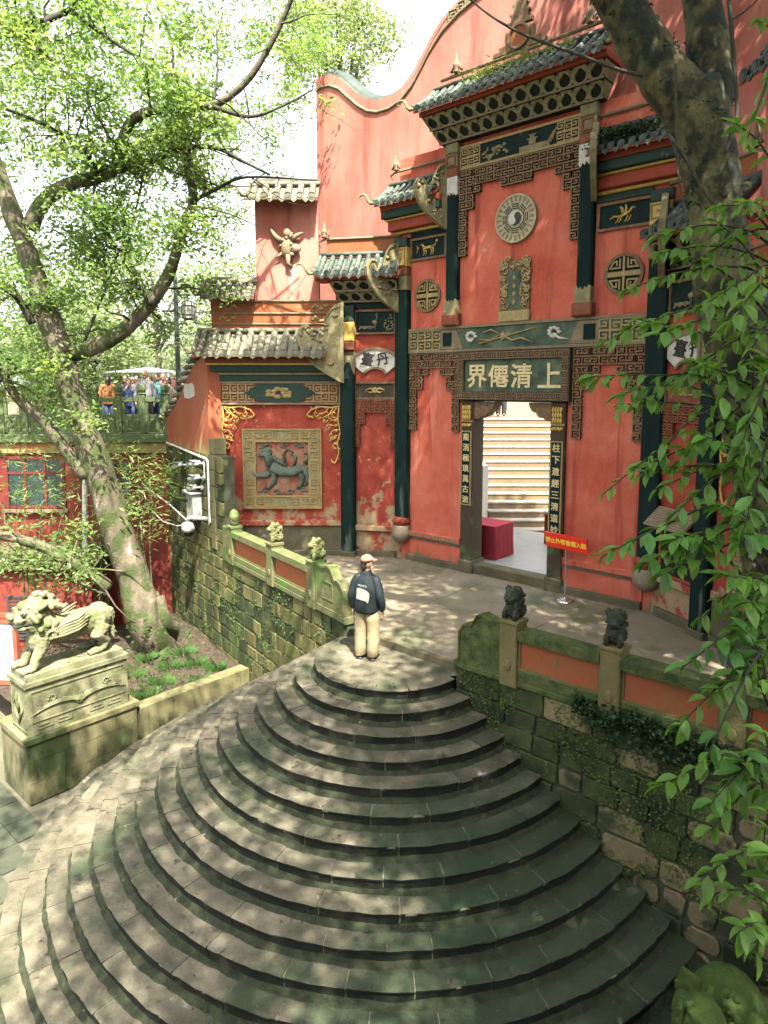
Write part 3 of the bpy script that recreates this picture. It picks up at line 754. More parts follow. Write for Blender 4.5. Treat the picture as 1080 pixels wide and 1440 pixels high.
for s in (-1, 1):
    b = MB()
    for i in range(5):
        z = .58 + i * .055
        b.tube([(s * .26, -.36, .56 + i * .03), (s * .30, -.15, z - .01), (s * .31, .08, z + .02), (s * .30, .26 + i * .02, z + .09 + i * .012)], [.045, .042, .036, .012], 8)
    b.tube([(s * .29 , -.40 + .12 * math.cos(i * .55) * (1 - i / 16), .60 + .12 * math.sin(i * .55) * (1 - i / 16)) for i in range(14)], [.035 - i * .0015 for i in range(14)], 7)
    b.build('wing', 'statue_stone', lion, LM, True)
b = MB()
for s in (-1, 1): b.ball((s * .20, -.84, 1.12), .03)
b.build('eyes', 'statue_stone', lion, LM, True)
MB().box(-.15, .15, -.955, -.70, .865, .895).build('mouth_gap', 'mortar_dark', lion, LM)
# the second beast, at the right foot of the stairs: mossy head, ears and rounded back
BF = frame_at(tuple(S(985, 1470, 7.0)), tuple(RT))          # local x to the right, y away
def head_lumps():
    b = MB()
    b.ball((.50, .42, -.22), (.44, .50, .64), 14, 10); b.ball((.30, .05, -.30), (.42, .45, .5), 12, 8)
    h_ = MB(); b, body_ = h_, b
    b.ball((-.05, -.02, .02), (.25, .27, .27), 12, 8); b.ball((-.20, -.22, -.08), (.18, .20, .16), 10, 8); b.ball((-.30, -.34, -.12), (.10, .10, .09))
    for i in range(9):
        t = i / 8; x0 = -.22 + .34 * t
        pth = [(x0 - .02, .05 + .04 * t, .27 - .10 * t), (x0 + .03, -.12, .24 - .16 * t), (x0 + .10, -.22, .08 - .18 * t), (x0 + .16, -.26, -.14 - .15 * t)]
        pa, ra = [], []
        for k in range(len(pth) - 1):
            for u in (0, .33, .66): pa.append(Vector(pth[k]).lerp(Vector(pth[k + 1]), u)); ra.append(.040)
        b.tube(pa, ra, 7); b.ball(pth[-1], .055, 7, 5)
    for i in range(22):
        a = i * .61; b.ball((.05 + .30 * math.cos(a), .02 + .16 * math.sin(a), .20 - .02 * i), rs.uniform(.04, .065), 6, 5)
    b = body_; b.add([(x, y, z + .30) for x, y, z in h_.v], h_.f); b.ball((.05, .0, .05), (.28, .26, .32), 12, 8)
    b.lathe([(.34, -1.6), (.40, -.9), (.42, -.5), (.30, -.2)], (.3, .1), 12)
    return b
b2 = thing('mossy_beast_statue', 'moss covered stone beast head with pointed ears at the stair foot', 'statue', (BF.translation.x, BF.translation.y, GZ))
link('body', remeshed(head_lumps(), 'body', 'statue_moss', .019, 1, .014, .05), b2, BF)
for (x, y, z, tx, tz, w_) in ((-.29, -.10, .42, -.33, .74, .065), (-.12, .08, .50, -.20, .84, .12)):
    e = MB(); e.add([(x - w_, y, z), (x, y - .05, z - .02), (x + w_, y, z), (x, y + .05, z), (tx, y, tz), (x - w_ * 1.25, y, z + (tz - z) * .45), (x + w_ * 1.25, y, z + (tz - z) * .45), (x, y - .045, z + (tz - z) * .4)],
        [(0, 1, 7, 5), (1, 2, 6, 7), (5, 7, 4), (7, 6, 4), (2, 3, 6), (3, 0, 5), (3, 5, 4, 6)])
    e.build('ear', 'statue_moss', b2, BF)
pb = S(1010, 1500, 7.0)
MB().box(-.35, 1.05, -.45, 1.1, GZ - BF.translation.z, -.72).build('pedestal_block', 'stone_moss', b2, BF)
# ================================================================== the gate
G = frame_at((-7.87, 12.95, 0), (1, 0, 0))
gate = thing('temple_gate', 'red temple gate with carved doorway and green tiled roofs above the court', 'gate', (-7.87, 12.95, 0))
NLf = frame_at((-10.98, 12.97, 0), (0.866, 0.5, 0))     # narrow bay left of the gate: local x < 0
NRf = frame_at((-4.76, 12.97, 0), (0.866, -0.5, 0))     # narrow bay right of the gate: local x > 0
# ---- helpers for carved work
def key_cell(b, x, z, c, t, y0, y1, flip):
    p = [(0, 0), (1, 0), (1, 1), (0, 1), (0, .36), (.66, .36), (.66, .70), (.34, .70)]
    if flip & 1: p = [(1 - u, v) for u, v in p]
    if flip & 2: p = [(u, 1 - v) for u, v in p]
    b.stroke([(x + u * c, z + v * c) for u, v in p], t, y0, y1)
def fret_bay(x0, x1, ztop, drop, rows=10, mt='fret_brown', name='hanging_fret', fr=G, parent=gate, steps=None):
    "openwork corner fret: top band with a stepped drop at each side"
    n = 8; c = (x1 - x0) / n; b = MB(); k = 0
    steps = steps or [rows, max(2, int(rows * .45)), 2, 1]
    ch = drop / rows
    for i in range(n):
        q = min(i, n - 1 - i)
        for j in range(steps[q] if q < len(steps) else 1):
            k += 1
            xx, zz = x0 + i * c, ztop - (j + 1) * ch
            s_ = min(c, ch)
            p = [(0, 0), (1, 0), (1, 1), (0, 1), (0, .36), (.66, .36), (.66, .70), (.34, .70)]
            if k & 1: p = [(1 - u, v) for u, v in p]
            if k & 2: p = [(u, 1 - v) for u, v in p]
            b.stroke([(xx + u * c * .98, zz + v * ch * .98) for u, v in p], .028, -.07 - .001 * (k % 5), .02)
    return b.build(name, mt, parent, fr)
def key_band(b, x0, x1, z0, z1, y0, y1, t=.02):
    c = z1 - z0; n = max(1, round((x1 - x0) / c)); w_ = (x1 - x0) / n
    for i in range(n):
        p = [(0, 0), (1, 0), (1, 1), (0, 1), (0, .36), (.66, .36), (.66, .70), (.34, .70)]
        if i & 1: p = [(1 - u, 1 - v) for u, v in p]
        b.stroke([(x0 + (i + u * .96) * w_, z0 + v * c) for u, v in p], t, y0 - .0007 * (i % 4), y1)
    return b
def blob(b, pts, y, d):
    for (x, z, rx, rz) in pts: b.ball((x, y, z), (rx, d, rz), 7, 5)
def picture(fr, parent, x0, x1, z0, z1, kind, back='panel_dark', rim='fret_brown', y=-.02, fig='gold'):
    "framed carved picture: backing, rim and raised figure"
    p = MB().box(x0, x1, y, .06, z0, z1).build('carved_panel', back, parent, fr)
    MB().frame(x0 - .02, x1 + .02, z0 - .02, z1 + .02, .05, y - .04, .03).build('panel_frame', rim, p, fr)
    cx, cz, s = (x0 + x1) / 2, (z0 + z1) / 2, (z1 - z0)
    b = MB(); d = .025; yy = y - .012
    q = lambda u, v: (cx + u * s, yy, cz + v * s)
    if kind == 'horse':
        b.tube([q(-.25, .02), q(0, .04), q(.22, .03)], [.11 * s, .10 * s, .12 * s], 8, sq=.5)
        b.tube([q(-.28, .06), q(-.38, .20), q(-.48, .18)], [.08 * s, .06 * s, .04 * s], 7, sq=.6)
        for u, v in ((-.30, -.1), (-.18, -.05), (.16, -.08), (.28, -.02)):
            b.tube([q(u, 0), q(u + .04, -.18), q(u - .03, -.34)], [.05 * s, .03 * s, .022 * s], 6)
        b.tube([q(.3, .06), q(.42, .16), q(.46, .02)], [.04 * s, .04 * s, .01 * s], 6)
        b.ball(q(.5, .28), (.07 * s, d, .07 * s)); b.tube([q(-.75, -.2), q(-.65, .1), q(-.8, .2)], [.02 * s, .03 * s, .01 * s], 5); b.ball(q(-.66, .05), (.05 * s, d, .05 * s))
    elif kind == 'flying':
        b.tube([q(-.2, -.08), q(0, .02), q(.2, .08)], [.09 * s, .11 * s, .08 * s], 8, sq=.5)
        b.tube([q(.2, .08), q(.3, .22), q(.42, .20)], [.06 * s, .05 * s, .03 * s], 7)
        b.tube([q(-.2, -.06), q(-.42, -.02), q(-.62, -.10)], [.05 * s, .04 * s, .02 * s], 7)
        b.tube([q(-.05, .05), q(-.12, .25), q(-.22, .33)], [.07 * s, .06 * s, .02 * s], 7); b.tube([q(.05, .05), q(.06, .26), q(.02, .38)], [.07 * s, .05 * s, .02 * s], 7)
        for u in (-.22, -.1, .14, .26): b.tube([q(u, -.05), q(u - .08, -.22), q(u - .16, -.28)], [.035 * s, .025 * s, .015 * s], 6)
    elif kind == 'crane':
        b.ball(q(.0, .0), (.14 * s, d, .10 * s)); b.tube([q(.05, .04), q(.10, .22), q(.05, .34), q(.12, .36)], [.03 * s] * 4, 6)
        for u in (-.03, .03): b.tube([q(u, -.08), q(u, -.36)], [.014 * s, .012 * s], 5)
        b.build('carved_figure', fig, p, fr, True); b = MB()
        for i in range(16): b.ball(q(-.7 + .06 * i * .7, -.30 + .10 * abs(math.sin(i * 1.3))), (.05 * s, d, .05 * s), 6, 4)
        b.build('carved_tree', fig, p, fr, True); b = MB()
        for i in range(24): b.ball(q(.55 + rs.uniform(-.12, .3), rs.uniform(-.38, .35)), (rs.uniform(.03, .07) * s, d, rs.uniform(.03, .06) * s), 6, 4)
    elif kind == 'peony':
        for i in range(9):
            a = i * .7; b.ball(q(.10 * math.cos(a), .10 * math.sin(a)), (.11 * s, d * 1.2, .10 * s), 7, 5)
        for sg in (-1, 1):
            b.tube([q(0, 0), q(sg * .3, .14), q(sg * .55, .05), q(sg * .62, -.15)], [.05 * s, .06 * s, .05 * s, .015 * s], 7)
            b.tube([q(0, 0), q(sg * .3, -.14), q(sg * .5, -.05)], [.05 * s, .06 * s, .02 * s], 7)
    b.build('carved_figure', fig, p, fr, True)
    return p
# ---- roofs
def roof(fr, parent, x0, x1, yf, ze, zb, cols, mt='tile_green', ends=(True, True), fascia='paint_red', flare=0.0, thick=.05, radius=None):
    w_ = (x1 - x0) / cols; rd = radius or w_ * .31
    prof = [(yf * t, zb + (ze - zb) * (1 - (1 - t) ** 1.35)) for t in [i / 6 for i in range(7)]]
    b = MB(); n = len(prof)
    for x in (x0, x1):
        b.v += [(x, y, z - .03) for y, z in prof] + [(x, y, z - .03 - thick) for y, z in prof]
    for i in range(n - 1):
        b.f += [(i, i + 1, 2 * n + i + 1, 2 * n + i), (n + i + 1, n + i, 3 * n + i, 3 * n + i + 1), (i, n + i, n + i + 1, i + 1), (2 * n + i + 1, 3 * n + i + 1, 3 * n + i, 2 * n + i)]
    b.f += [(n - 1, 2 * n - 1, 4 * n - 1, 3 * n - 1)]
    rf = b.build('roof', fascia, parent, fr)
    # cover tile column and pan tile column, shared by every column
    cv = MB(); seg = 4; P = []
    for i in range(n): P.append((prof[i][0], prof[i][1]))
    def at(t):
        f_ = t * (n - 1); i = min(int(f_), n - 2); u = f_ - i
        return P[i][0] + (P[i + 1][0] - P[i][0]) * u, P[i][1] + (P[i + 1][1] - P[i][1]) * u
    for s_ in range(seg):
        ya, za = at(s_ / seg); yb, zb_ = at(min(1, (s_ + 1) / seg + .03))
        cv.tube([(0, ya, za + rd * .3), (0, yb, zb_ + rd * .3)], [rd * .88, rd * 1.02], 8)
    ye, zz = at(1.0)
    cv.disc(0, zz + rd * .3, rd * 1.12, ye - .02, ye + .04, 10)
    cv.disc(0, zz + rd * .3, rd * .62, ye - .03, ye - .01, 8)
    cvm = cv.mesh('cover_tile', mt); cvm.polygons.foreach_set('use_smooth', [True] * len(cvm.polygons)); cvm.set_sharp_from_angle(angle=R(45))
    pn = MB(); hw = w_ / 2
    for s_ in range(5):
        (ya, za), (yb, zb2) = at(s_ / 5), at(min(1, (s_ + 1) / 5 + .02))
        row = []
        for (y, z) in ((ya, za + .012), (yb, zb2 - .004)):
            for u in (-1, -.5, 0, .5, 1): row.append((u * hw, y, z - .03 + .030 * u * u))
        k = len(pn.v); pn.v += row; pn.f += [(k + i, k + 5 + i, k + 6 + i, k + 1 + i) for i in range(4)]
    k = len(pn.v)
    pn.prism([(-hw * .8, zz - .005), (-hw * .45, zz - .075), (0, zz - .125), (hw * .45, zz - .075), (hw * .8, zz - .005), (0, zz - .03)], ye - .014, ye + .01)
    pnm = pn.mesh('pan_tile', mt)
    for i in range(cols):
        x = x0 + (i + .5) * w_
        link('pan_tile', pnm, rf, fr @ T((x + w_ / 2 if i < cols - 1 else x, 0, .001 * (i % 2))))
        link('cover_tile', cvm, rf, fr @ T((x, 0, .002 * (i % 3))))
    MB().tube([(x0 - .03, -.03, zb + .05), ((x0 + x1) / 2, -.04, zb + .04), (x1 + .03, -.03, zb + .05)], [.055] * 3, 8).build('ridge', mt, rf, fr, True)
    for sg, on in ((-1, ends[0]), (1, ends[1])):
        if not on: continue
        xe = x0 if sg < 0 else x1
        hip = [(xe, y, z + .05) for y, z in P]
        MB().tube(hip, [.06] * len(hip), 8).build('hip_tile', mt, rf, fr, True)
        y, z = P[-1]
        cp = []
        for i in range(14):
            a = i / 13 * 4.4; r = .17 * (1 - i / 20)
            cp.append((xe + sg * (.16 + .17 - r * math.cos(a) * 1.0 - .0), y - .03, z + .10 + r * math.sin(a) * .9 + i * .010))
        MB().tube([(xe, y + .05, z + .05), (xe + sg * .10, y, z + .03)] + cp, [.05, .045] + [.035 - i * .0018 for i in range(14)], 7).build('corner_scroll', 'cornice_green', rf, fr, True)
    return rf
def cornice(fr, parent, x0, x1, z0, z1, y0, y1, n, ends=(1, 1), mt='cornice_green'):
    "flaring honeycomb cornice: two tiers of arched openings before a dark recess"
    e0, e1 = ends
    fl = (y0 - y1)
    core = MB()
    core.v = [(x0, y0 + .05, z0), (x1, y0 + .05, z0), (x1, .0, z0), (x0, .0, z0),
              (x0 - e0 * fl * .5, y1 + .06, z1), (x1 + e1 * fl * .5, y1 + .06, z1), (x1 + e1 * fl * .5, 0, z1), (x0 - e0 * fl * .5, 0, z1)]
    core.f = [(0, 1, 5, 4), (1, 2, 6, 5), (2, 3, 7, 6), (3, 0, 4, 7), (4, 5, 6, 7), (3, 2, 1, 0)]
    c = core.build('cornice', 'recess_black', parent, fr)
    for tier in range(2):
        ta, tb = (.04, .47) if tier == 0 else (.53, .96)
        za, zb = z0 + (z1 - z0) * ta, z0 + (z1 - z0) * tb
        xa0, xa1 = x0 - e0 * fl * .5 * ta, x1 + e1 * fl * .5 * ta
        xb0, xb1 = x0 - e0 * fl * .5 * tb, x1 + e1 * fl * .5 * tb
        ya, yb = y0 - fl * ta, y0 - fl * tb
        b = MB()
        for i in range(n):
            N_ = 16
            def pt(u, v):            # u, v in the cell
                w_ = (i + u) / n
                xl = xa0 + (xa1 - xa0) * w_; xh = xb0 + (xb1 - xb0) * w_
                return Vector((xl + (xh - xl) * v, ya + (yb - ya) * v, za + (zb - za) * v))
            o, h = [], []
            for k in range(N_):
                a = 2 * math.pi * (k + .5) / N_
                cu, sv = math.cos(a), math.sin(a)
                m = max(abs(cu), abs(sv)); o.append((.5 + .5 * cu / m, .5 + .5 * sv / m))
                rr = .36 if sv < .2 else .36 - .08 * abs(cu) * sv + (.10 if sv > .93 else 0)
                h.append((.5 + .37 * cu, .44 + rr * sv))
            k0 = len(b.v)
            dpt = Vector((0, .05, 0))
            b.v += [tuple(pt(*p)) for p in o] + [tuple(pt(*p)) for p in h] + [tuple(pt(*p) + dpt) for p in h]
            for k in range(N_):
                j = (k + 1) % N_
                b.f += [(k0 + k, k0 + j, k0 + N_ + j, k0 + N_ + k), (k0 + N_ + k, k0 + N_ + j, k0 + 2 * N_ + j, k0 + 2 * N_ + k)]
            # beads under each arch
            for u in (.12, .88): b.ball(pt(u, .86) + Vector((0, -.012, 0)), .022, 6, 4)
        b.build('arched_tier', mt, c, fr)
        MB().tube([(xa0, ya - .015, za - .012), (xa1, ya - .015, za - .012)], .022, 6).build('moulding', 'ledge_stone', c, fr)
        # returned ends
        for sg, on, xl, xh in ((-1, e0, xa0, xb0), (1, e1, xa1, xb1)):
            if on: MB().add([(xl + sg * .004, ya, za), (xh + sg * .004, yb, zb), (xh + sg * .004, 0, zb), (xl + sg * .004, 0, za)], [(0, 1, 2, 3)]).build('side_tier', mt, c, fr)
    return c
def scroll_board(fr, parent, x, y, z0, z1, w_, sg, splay=45):
    "big cloud-edged cream board that leans out from a pillar head; splayed 45 degrees"
    f2 = fr @ T((x, y, 0)) @ Matrix.Rotation(R(-splay * sg), 4, 'Z')
    h = z1 - z0
    o = [(0, 0), (-.10, .02), (-.35, .10), (-.62, .20), (-.85, .34), (-1.0, .50), (-1.02, .62), (-.90, .72), (-.76, .72), (-.66, .62), (-.58, .55), (-.50, .58), (-.45, .68), (-.36, .84), (-.20, .96), (0, 1.0)]
    pts = [(sg * -u * w_, z0 + v * h) for u, v in o]
    # counter-clockwise from the front
    ar = sum(pts[i][0] * pts[(i + 1) % len(pts)][1] - pts[(i + 1) % len(pts)][0] * pts[i][1] for i in range(len(pts)))
    if ar < 0: pts = pts[::-1]
    b = MB().prism(pts, -.04, .04)
    bd = b.build('scroll_board', 'cream_carving', parent, f2)
    cx = sum(p[0] for p in pts) / len(pts); cz = sum(p[1] for p in pts) / len(pts)
    ins = [(cx + (u - cx) * .86, cz + (v - cz) * .88) for u, v in pts]
    MB().ring(pts, ins, -.07, -.03).build('rim', 'cream_carving', bd, f2)
    b = MB()
    for i in range(26):
        t = rs.random(); u, v = pts[rs.randrange(len(pts))]
        b.ball((cx + (u - cx) * t * .8, -.05, cz + (v - cz) * t * .8), (rs.uniform(.03, .09), .03, rs.uniform(.02, .06)), 6, 4)
    tag(b.build('cloud_carving', 'cream_carving', bd, f2, True), kind='stuff')
    return bd
def finial(fr, parent, x, z, s=1.0, y=-.10):
    s *= .82
    b = MB().lathe([(.05, 0), (.09, .02), (.05, .07), (.09, .14), (.095, .20), (.05, .27), (.035, .36), (.012, .46)], n=8)
    b.v = [(p[0] * s + x, p[1] * s + y, p[2] * s + z) for p in b.v]
    b.tube([(x - .16 * s, y, z + .04), (x - .10 * s, y, z + .14 * s), (x - .17 * s, y, z + .22 * s)], [.04 * s, .03 * s, .01], 6)
    b.tube([(x + .16 * s, y, z + .04), (x + .10 * s, y, z + .14 * s), (x + .17 * s, y, z + .22 * s)], [.04 * s, .03 * s, .01], 6)
    b.build('flame_finial', 'ledge_stone', parent, fr, True)
def pillar(fr, parent, x, z0, z1, hw, base=True, caps=True, mt='pillar_dark', y=-.10):
    b = MB()
    b.box(x - hw, x + hw, y - .08, .05, z0, z1, .035)
    p = b.build('pillar', mt, parent, fr)
    if caps:
        for (za, zb, sg) in ((z1 - .30, z1 + .02, -1), (z0 - .02, z0 + .22, 1)):
            N_ = 8; pts = []
            for i in range(N_ + 1):
                u = i / N_; pts.append((x - hw - .012 + u * (2 * hw + .024), (za if sg < 0 else zb) + sg * .0 + (.10 if i % 2 else 0) * (1 if sg > 0 else -1) * .6 + .06 * (1 if sg < 0 else -1) * abs(u - .5) * 2 * -1))
            if sg < 0: poly = pts + [(x + hw + .012, zb), (x - hw - .012, zb)]
            else: poly = [(x - hw - .012, za), (x + hw + .012, za)] + pts[::-1]
            MB().prism(poly, y - .092, .03).build('pillar_collar', 'white_cap' if sg < 0 else 'cream_carving', p, fr)
    if base:
        b = MB().lathe([(hw * 1.15, z0 - .10), (hw * 1.22, z0 - .14), (hw * 1.35, z0 - .30), (hw * 1.25, z0 - .42), (hw * .8, z0 - .50), (hw * .6, z0 - .54)], (x, y), 14)
        b.build('vase_base', 'ceramic', p, fr, True)
        b = MB().lathe([(hw * 1.02, z0 + .10), (hw * 1.10, z0 + .02), (hw * 1.05, z0 - .10)], (x, y), 14)
        for i in range(10): b.ball((x + hw * 1.1 * math.cos(i * .63), y + hw * 1.1 * math.sin(i * .63), z0 + .0), .045, 6, 4)
        b.build('petal_collar', 'paint_red', p, fr, True)
    return p
def round_lattice(fr, parent, x, z, r):
    o = MB().disc(x, z, r, -.05, .02, 28, r * .84).build('round_lattice', 'fret_brown', parent, fr)
    MB().disc(x, z, r * .86, -.012, .02, 24).build('backing', 'recess_black', o, fr)
    b = MB(); t = r * .11
    b.stroke([(x, z - r * .84), (x, z + r * .84)], t, -.045, 0); b.stroke([(x - r * .84, z), (x + r * .84, z)], t * 2.2, -.044, 0)
    for sx in (-1, 1):
        for sz in (-1, 1):
            b.stroke([(x + sx * r * .2, z + sz * r * .72), (x + sx * r * .2, z + sz * r * .3), (x + sx * r * .7, z + sz * r * .3), (x + sx * r * .52, z + sz * r * .58), (x + sx * r * .36, z + sz * r * .62), (x + sx * r * .36, z + sz * r * .45)], t * .75, -.043, 0)
    b.build('lattice_bars', 'gold', o, fr)
def words(fr, parent, chars, x, z, dx, dz, size, depth, m, y):
    for i, ch in enumerate(chars):
        link('character', glyph(ch, size, depth, m), parent, fr @ T((x + dx * i, y, z + dz * i)))
# ---- main wall with its door opening
WT = .42
b = MB()
for (x0, x1, z0, z1) in ((-3.25, -1.31, -.05, 9.7), (1.28, 3.25, -.05, 9.7), (-1.31, 1.28, 4.0, 9.7)):
    b.box(x0, x1, 0, WT, z0, z1)
b.build('wall', 'plaster_red', gate, G)
# plinth and base moulding left and right of the door
for x0, x1 in ((-2.98, -1.33), (1.30, 2.98)):
    MB().box(x0, x1, -.10, .02, -.02, .16, .02).build('plinth', 'plinth_moss', gate, G)
    MB().box(x0, x1, -.045, .02, .162, .56).build('dado', 'plaster_red', gate, G)
    MB().box(x0, x1, -.10, .02, .62, .76, .02).build('base_moulding', 'plaster_red', gate, G)
    MB().box(x0, x1, -.075, .02, .562, .618).build('base_fillet', 'plinth_moss', gate, G)
    b = MB(); nn = 16
    if x0 < 0:
        for i in range(nn): b.box(x0 + .05 + i * (x1 - x0 - .1) / nn, x0 + .05 + (i + .6) * (x1 - x0 - .1) / nn, -.115, -.095, .645, .735)
        b.build('dentil_row', 'ledge_stone', gate, G)
# outer pillars
for sg in (-1, 1):
    pillar(G, gate, sg * 3.08, .98, 6.62, .19, True, False, y=-.12)
    # gilded capital blocks above the outer pillars
    for (z0, z1, mt) in ((6.62, 6.95, 'cream_carving'), (6.96, 7.16, 'fret_red'), (7.17, 7.62, 'gold_bright'), (7.63, 7.84, 'paint_green')):
        cb = MB().box(sg * 3.08 - .20, sg * 3.08 + .20, -.21, .02, z0, z1, .02).build('capital_block', mt, gate, G)
        if mt == 'gold_bright': key_band(MB(), sg * 3.08 - .17, sg * 3.08 + .17, z0 + .04, z1 - .04, -.235, -.20, .025).build('fret_carving', 'gold', cb, G)
    # upper pillars
    pillar(G, gate, sg * 1.61, 5.98, 8.93, .155, False, True, y=-.08)
    MB().box(sg * 1.61 - .21, sg * 1.61 + .21, -.22, .02, 5.70, 5.96, .03).build('pillar_foot', 'fret_red', gate, G)
    for (z0, z1, mt) in ((8.94, 9.14, 'fret_red'), (9.15, 9.44, 'ledge_stone'), (9.45, 9.68, 'cornice_green')):
        cb = MB().box(sg * 1.61 - .17, sg * 1.61 + .17, -.18, .02, z0, z1, .02).build('capital_block', mt, gate, G)
        if mt == 'ledge_stone': MB().frame(sg * 1.61 - .12, sg * 1.61 + .12, z0 + .03, z1 - .03, .03, -.20, -.17).build('rosette', 'fret_red', cb, G)
# lintel across the middle
lt = MB().box(-2.89, 2.90, -.06, .02, 5.13, 5.67).build('lintel', 'board_green', gate, G)
MB().frame(-2.89, 2.90, 5.11, 5.69, .055, -.10, -.02).build('lintel_frame', 'ledge_stone', lt, G)
for sg in (-1, 1):
    b = MB(); xa, xb = sorted((sg * 2.83, sg * 1.95))
    key_band(b, xa, xb, 5.18, 5.40, -.085, -.05, .03); key_band(b, xa, xb, 5.41, 5.62, -.085, -.05, .03)
    b.build('lintel_fret', 'gold', lt, G)
    bb = sorted((sg * 1.95, sg * 1.30))
    MB().prism([(bb[0], 5.18), (bb[1], 5.18), (bb[1] if sg > 0 else bb[1] - .2, 5.62), (bb[0] + (.2 if sg > 0 else 0), 5.62)], -.075, -.05).build('lintel_inset', 'ledge_stone', lt, G)
    MB().box(min(sg * 1.62, sg * 1.86), max(sg * 1.62, sg * 1.86), -.095, -.05, 5.25, 5.55).build('lintel_inset', 'pillar_dark', lt, G)
b = MB()
b.tube([(-.85, -.075, 5.27), (.55, -.075, 5.55)], [.03, .015], 7); b.tube([(-.85, -.08, 5.36), (-.55, -.08, 5.33), (-.30, -.08, 5.45), (-.55, -.08, 5.56), (-.75, -.08, 5.50)], [.02] * 5, 6)
b.tube([(-.2, -.08, 5.40), (0, -.08, 5.30), (.2, -.08, 5.35), (.5, -.08, 5.24)], [.03, .025, .02, .012], 6); b.ball((-.25, -.08, 5.40), (.07, .03, .09))
b.build('sword_carving', 'gold', lt, G, True)
for cx in (-1.10, .95):
    b = MB()
    for i in range(9): b.ball((cx + .13 * math.cos(i * .7) * (1 - i / 14), -.07, 5.43 + .09 * math.sin(i * .7)), (.06, .025, .04), 6, 4)
    if cx < 0: b.build('cloud_carving', 'white_cap', lt, G, True)
b.tube([(.95, -.075, 5.40), (1.1, -.075, 5.30), (1.3, -.075, 5.28)], [.03, .03, .01], 6)
b.build('cloud_carving', 'white_cap', lt, G, True)
# name board with its four characters
nb = MB().box(-1.37, 1.37, -.12, .02, 4.03, 5.085).build('name_board', 'board_green', gate, G)
b = MB().frame(-1.39, 1.39, 4.02, 5.095, .19, -.17, -.05)
b.build('board_frame', 'brown_wood', nb, G)
b = MB()
key_band(b, -1.36, 1.36, 4.93, 5.06, -.185, -.165, .022); key_band(b, -1.36, 1.36, 4.05, 4.18, -.185, -.165, .022)
for sg in (-1, 1):
    for i in range(5):
        key_cell(b, sg * 1.29 - .065, 4.22 + i * .14, .125, .022, -.185, -.165, i % 4)
b.build('frame_fret', 'fret_brown', nb, G)
for i, ch in enumerate('界僊清上'):
    link('character', glyph(ch, .50 if i != 3 else .52, .02, 'letter_gold'), nb, G @ T(((-.86, -.30, .27, .93)[i], -.121, 4.55)))
# door posts, couplets, corbels, threshold
for sg, x0, x1, txt in ((-1, -1.31, -.98, '裔消極瑣萬古流'), (1, .95, 1.29, '柱下遺經三清道妙')):
    p = MB().box(x0, x1, -.09, .34, 0.24, 4.0, .02).build('door_post', 'brown_wood', gate, G)
    MB().box(x0 - .035, x1 + .035, -.13, .38, -.02, .30, .03).build('post_base', 'plinth_moss', p, G)
    zt, zl = (3.18, 1.22) if sg > 0 else (3.30, 1.62)
    cbd = MB().box(x0 + .045, x1 - .045, -.112, -.085, zl, zt).build('couplet_board', 'pillar_dark', gate, G)
    MB().frame(x0 + .025, x1 - .025, zl - .02, zt + .02, .03, -.122, -.088).build('board_rim', 'gold', cbd, G)
    n = len(txt)
    words(G, cbd, txt, (x0 + x1) / 2, zt - (zt - zl) / n * .5, 0, -(zt - zl) / n, .165, .010, 'letter_gold', -.113)
    b = MB()
    for i in range(12): b.ball((x0 + .07 + (i % 4) * .06, -.105, 3.62 + (i // 4) * .11), (.035, .035, .07), 6, 4)
    b.build('gilt_carving', 'gold_bright', p, G, True); b = MB()
    for i in range(6): b.ball((x0 + .06 + i * .042, -.105, 3.44 + .02 * (i % 2)), (.03, .03, .04), 6, 4)
    b.build('gilt_carving', 'gold_bright', p, G, True)
    MB().box(x0 + .01, x1 - .01, -.10, -.085, 3.52, 3.56).build('gilt_band', 'gold', p, G)
    xi = x1 if sg < 0 else x0
    k = -sg
    pts = [(xi, 3.98), (xi, 3.60), (xi + k * .10, 3.60), (xi + k * .20, 3.66), (xi + k * .30, 3.67), (xi + k * .36, 3.76), (xi + k * .46, 3.80), (xi + k * .52, 3.90), (xi + k * .54, 3.98)]
    if k < 0: pts = pts[::-1]
    if sum(pts[i][0] * pts[(i + 1) % 9][1] - pts[(i + 1) % 9][0] * pts[i][1] for i in range(9)) < 0: pts = pts[::-1]
    MB().prism(pts, -.05, .26).build('corbel', 'fret_brown', p, G)
MB().box(-1.31, 1.28, -.02, .40, 3.99, 4.02).build('door_head', 'brown_wood', gate, G)
MB().box(-.97, .94, -.04, .30, -.02, .22, .02).build('threshold', 'plinth_moss', gate, G)
# hanging frets of the lower bays
fret_bay(-2.86, -1.41, 5.09, 1.80, 11, 'fret_brown', steps=[11, 5, 3, 2])
fret_bay(1.42, 2.86, 5.09, 1.80, 11, 'fret_brown', steps=[11, 5, 3, 2])
# upper storey: fret arch, taiji disc, spirit tablet, panel, cornice, roof
b = MB(); k = 0
cols = [(0, 12), (1, 5)] 
for i in range(16):
    q = min(i, 15 - i); x0 = -1.44 + i * .18
    for j in range([11, 5, 3, 2, 2, 2, 3, 3][q]):
        k += 1; p = [(0, 0), (1, 0), (1, 1), (0, 1), (0, .36), (.66, .36), (.66, .70), (.34, .70)]
        if k & 1: p = [(1 - u, v) for u, v in p]
        if k & 2: p = [(u, 1 - v) for u, v in p]
        b.stroke([(x0 + u * .175, 9.05 - (j + 1) * .165 + v * .16) for u, v in p], .03, -.085 - .001 * (k % 5), .02)
b.build('hanging_fret', 'fret_brown', gate, G)
pc = MB().box(-1.43, 1.43, -.05, .02, 9.09, 9.55).build('carved_panel', 'panel_dark', gate, G)
MB().frame(-1.45, 1.45, 9.07, 9.57, .05, -.09, -.02).build('panel_frame', 'gold', pc, G)
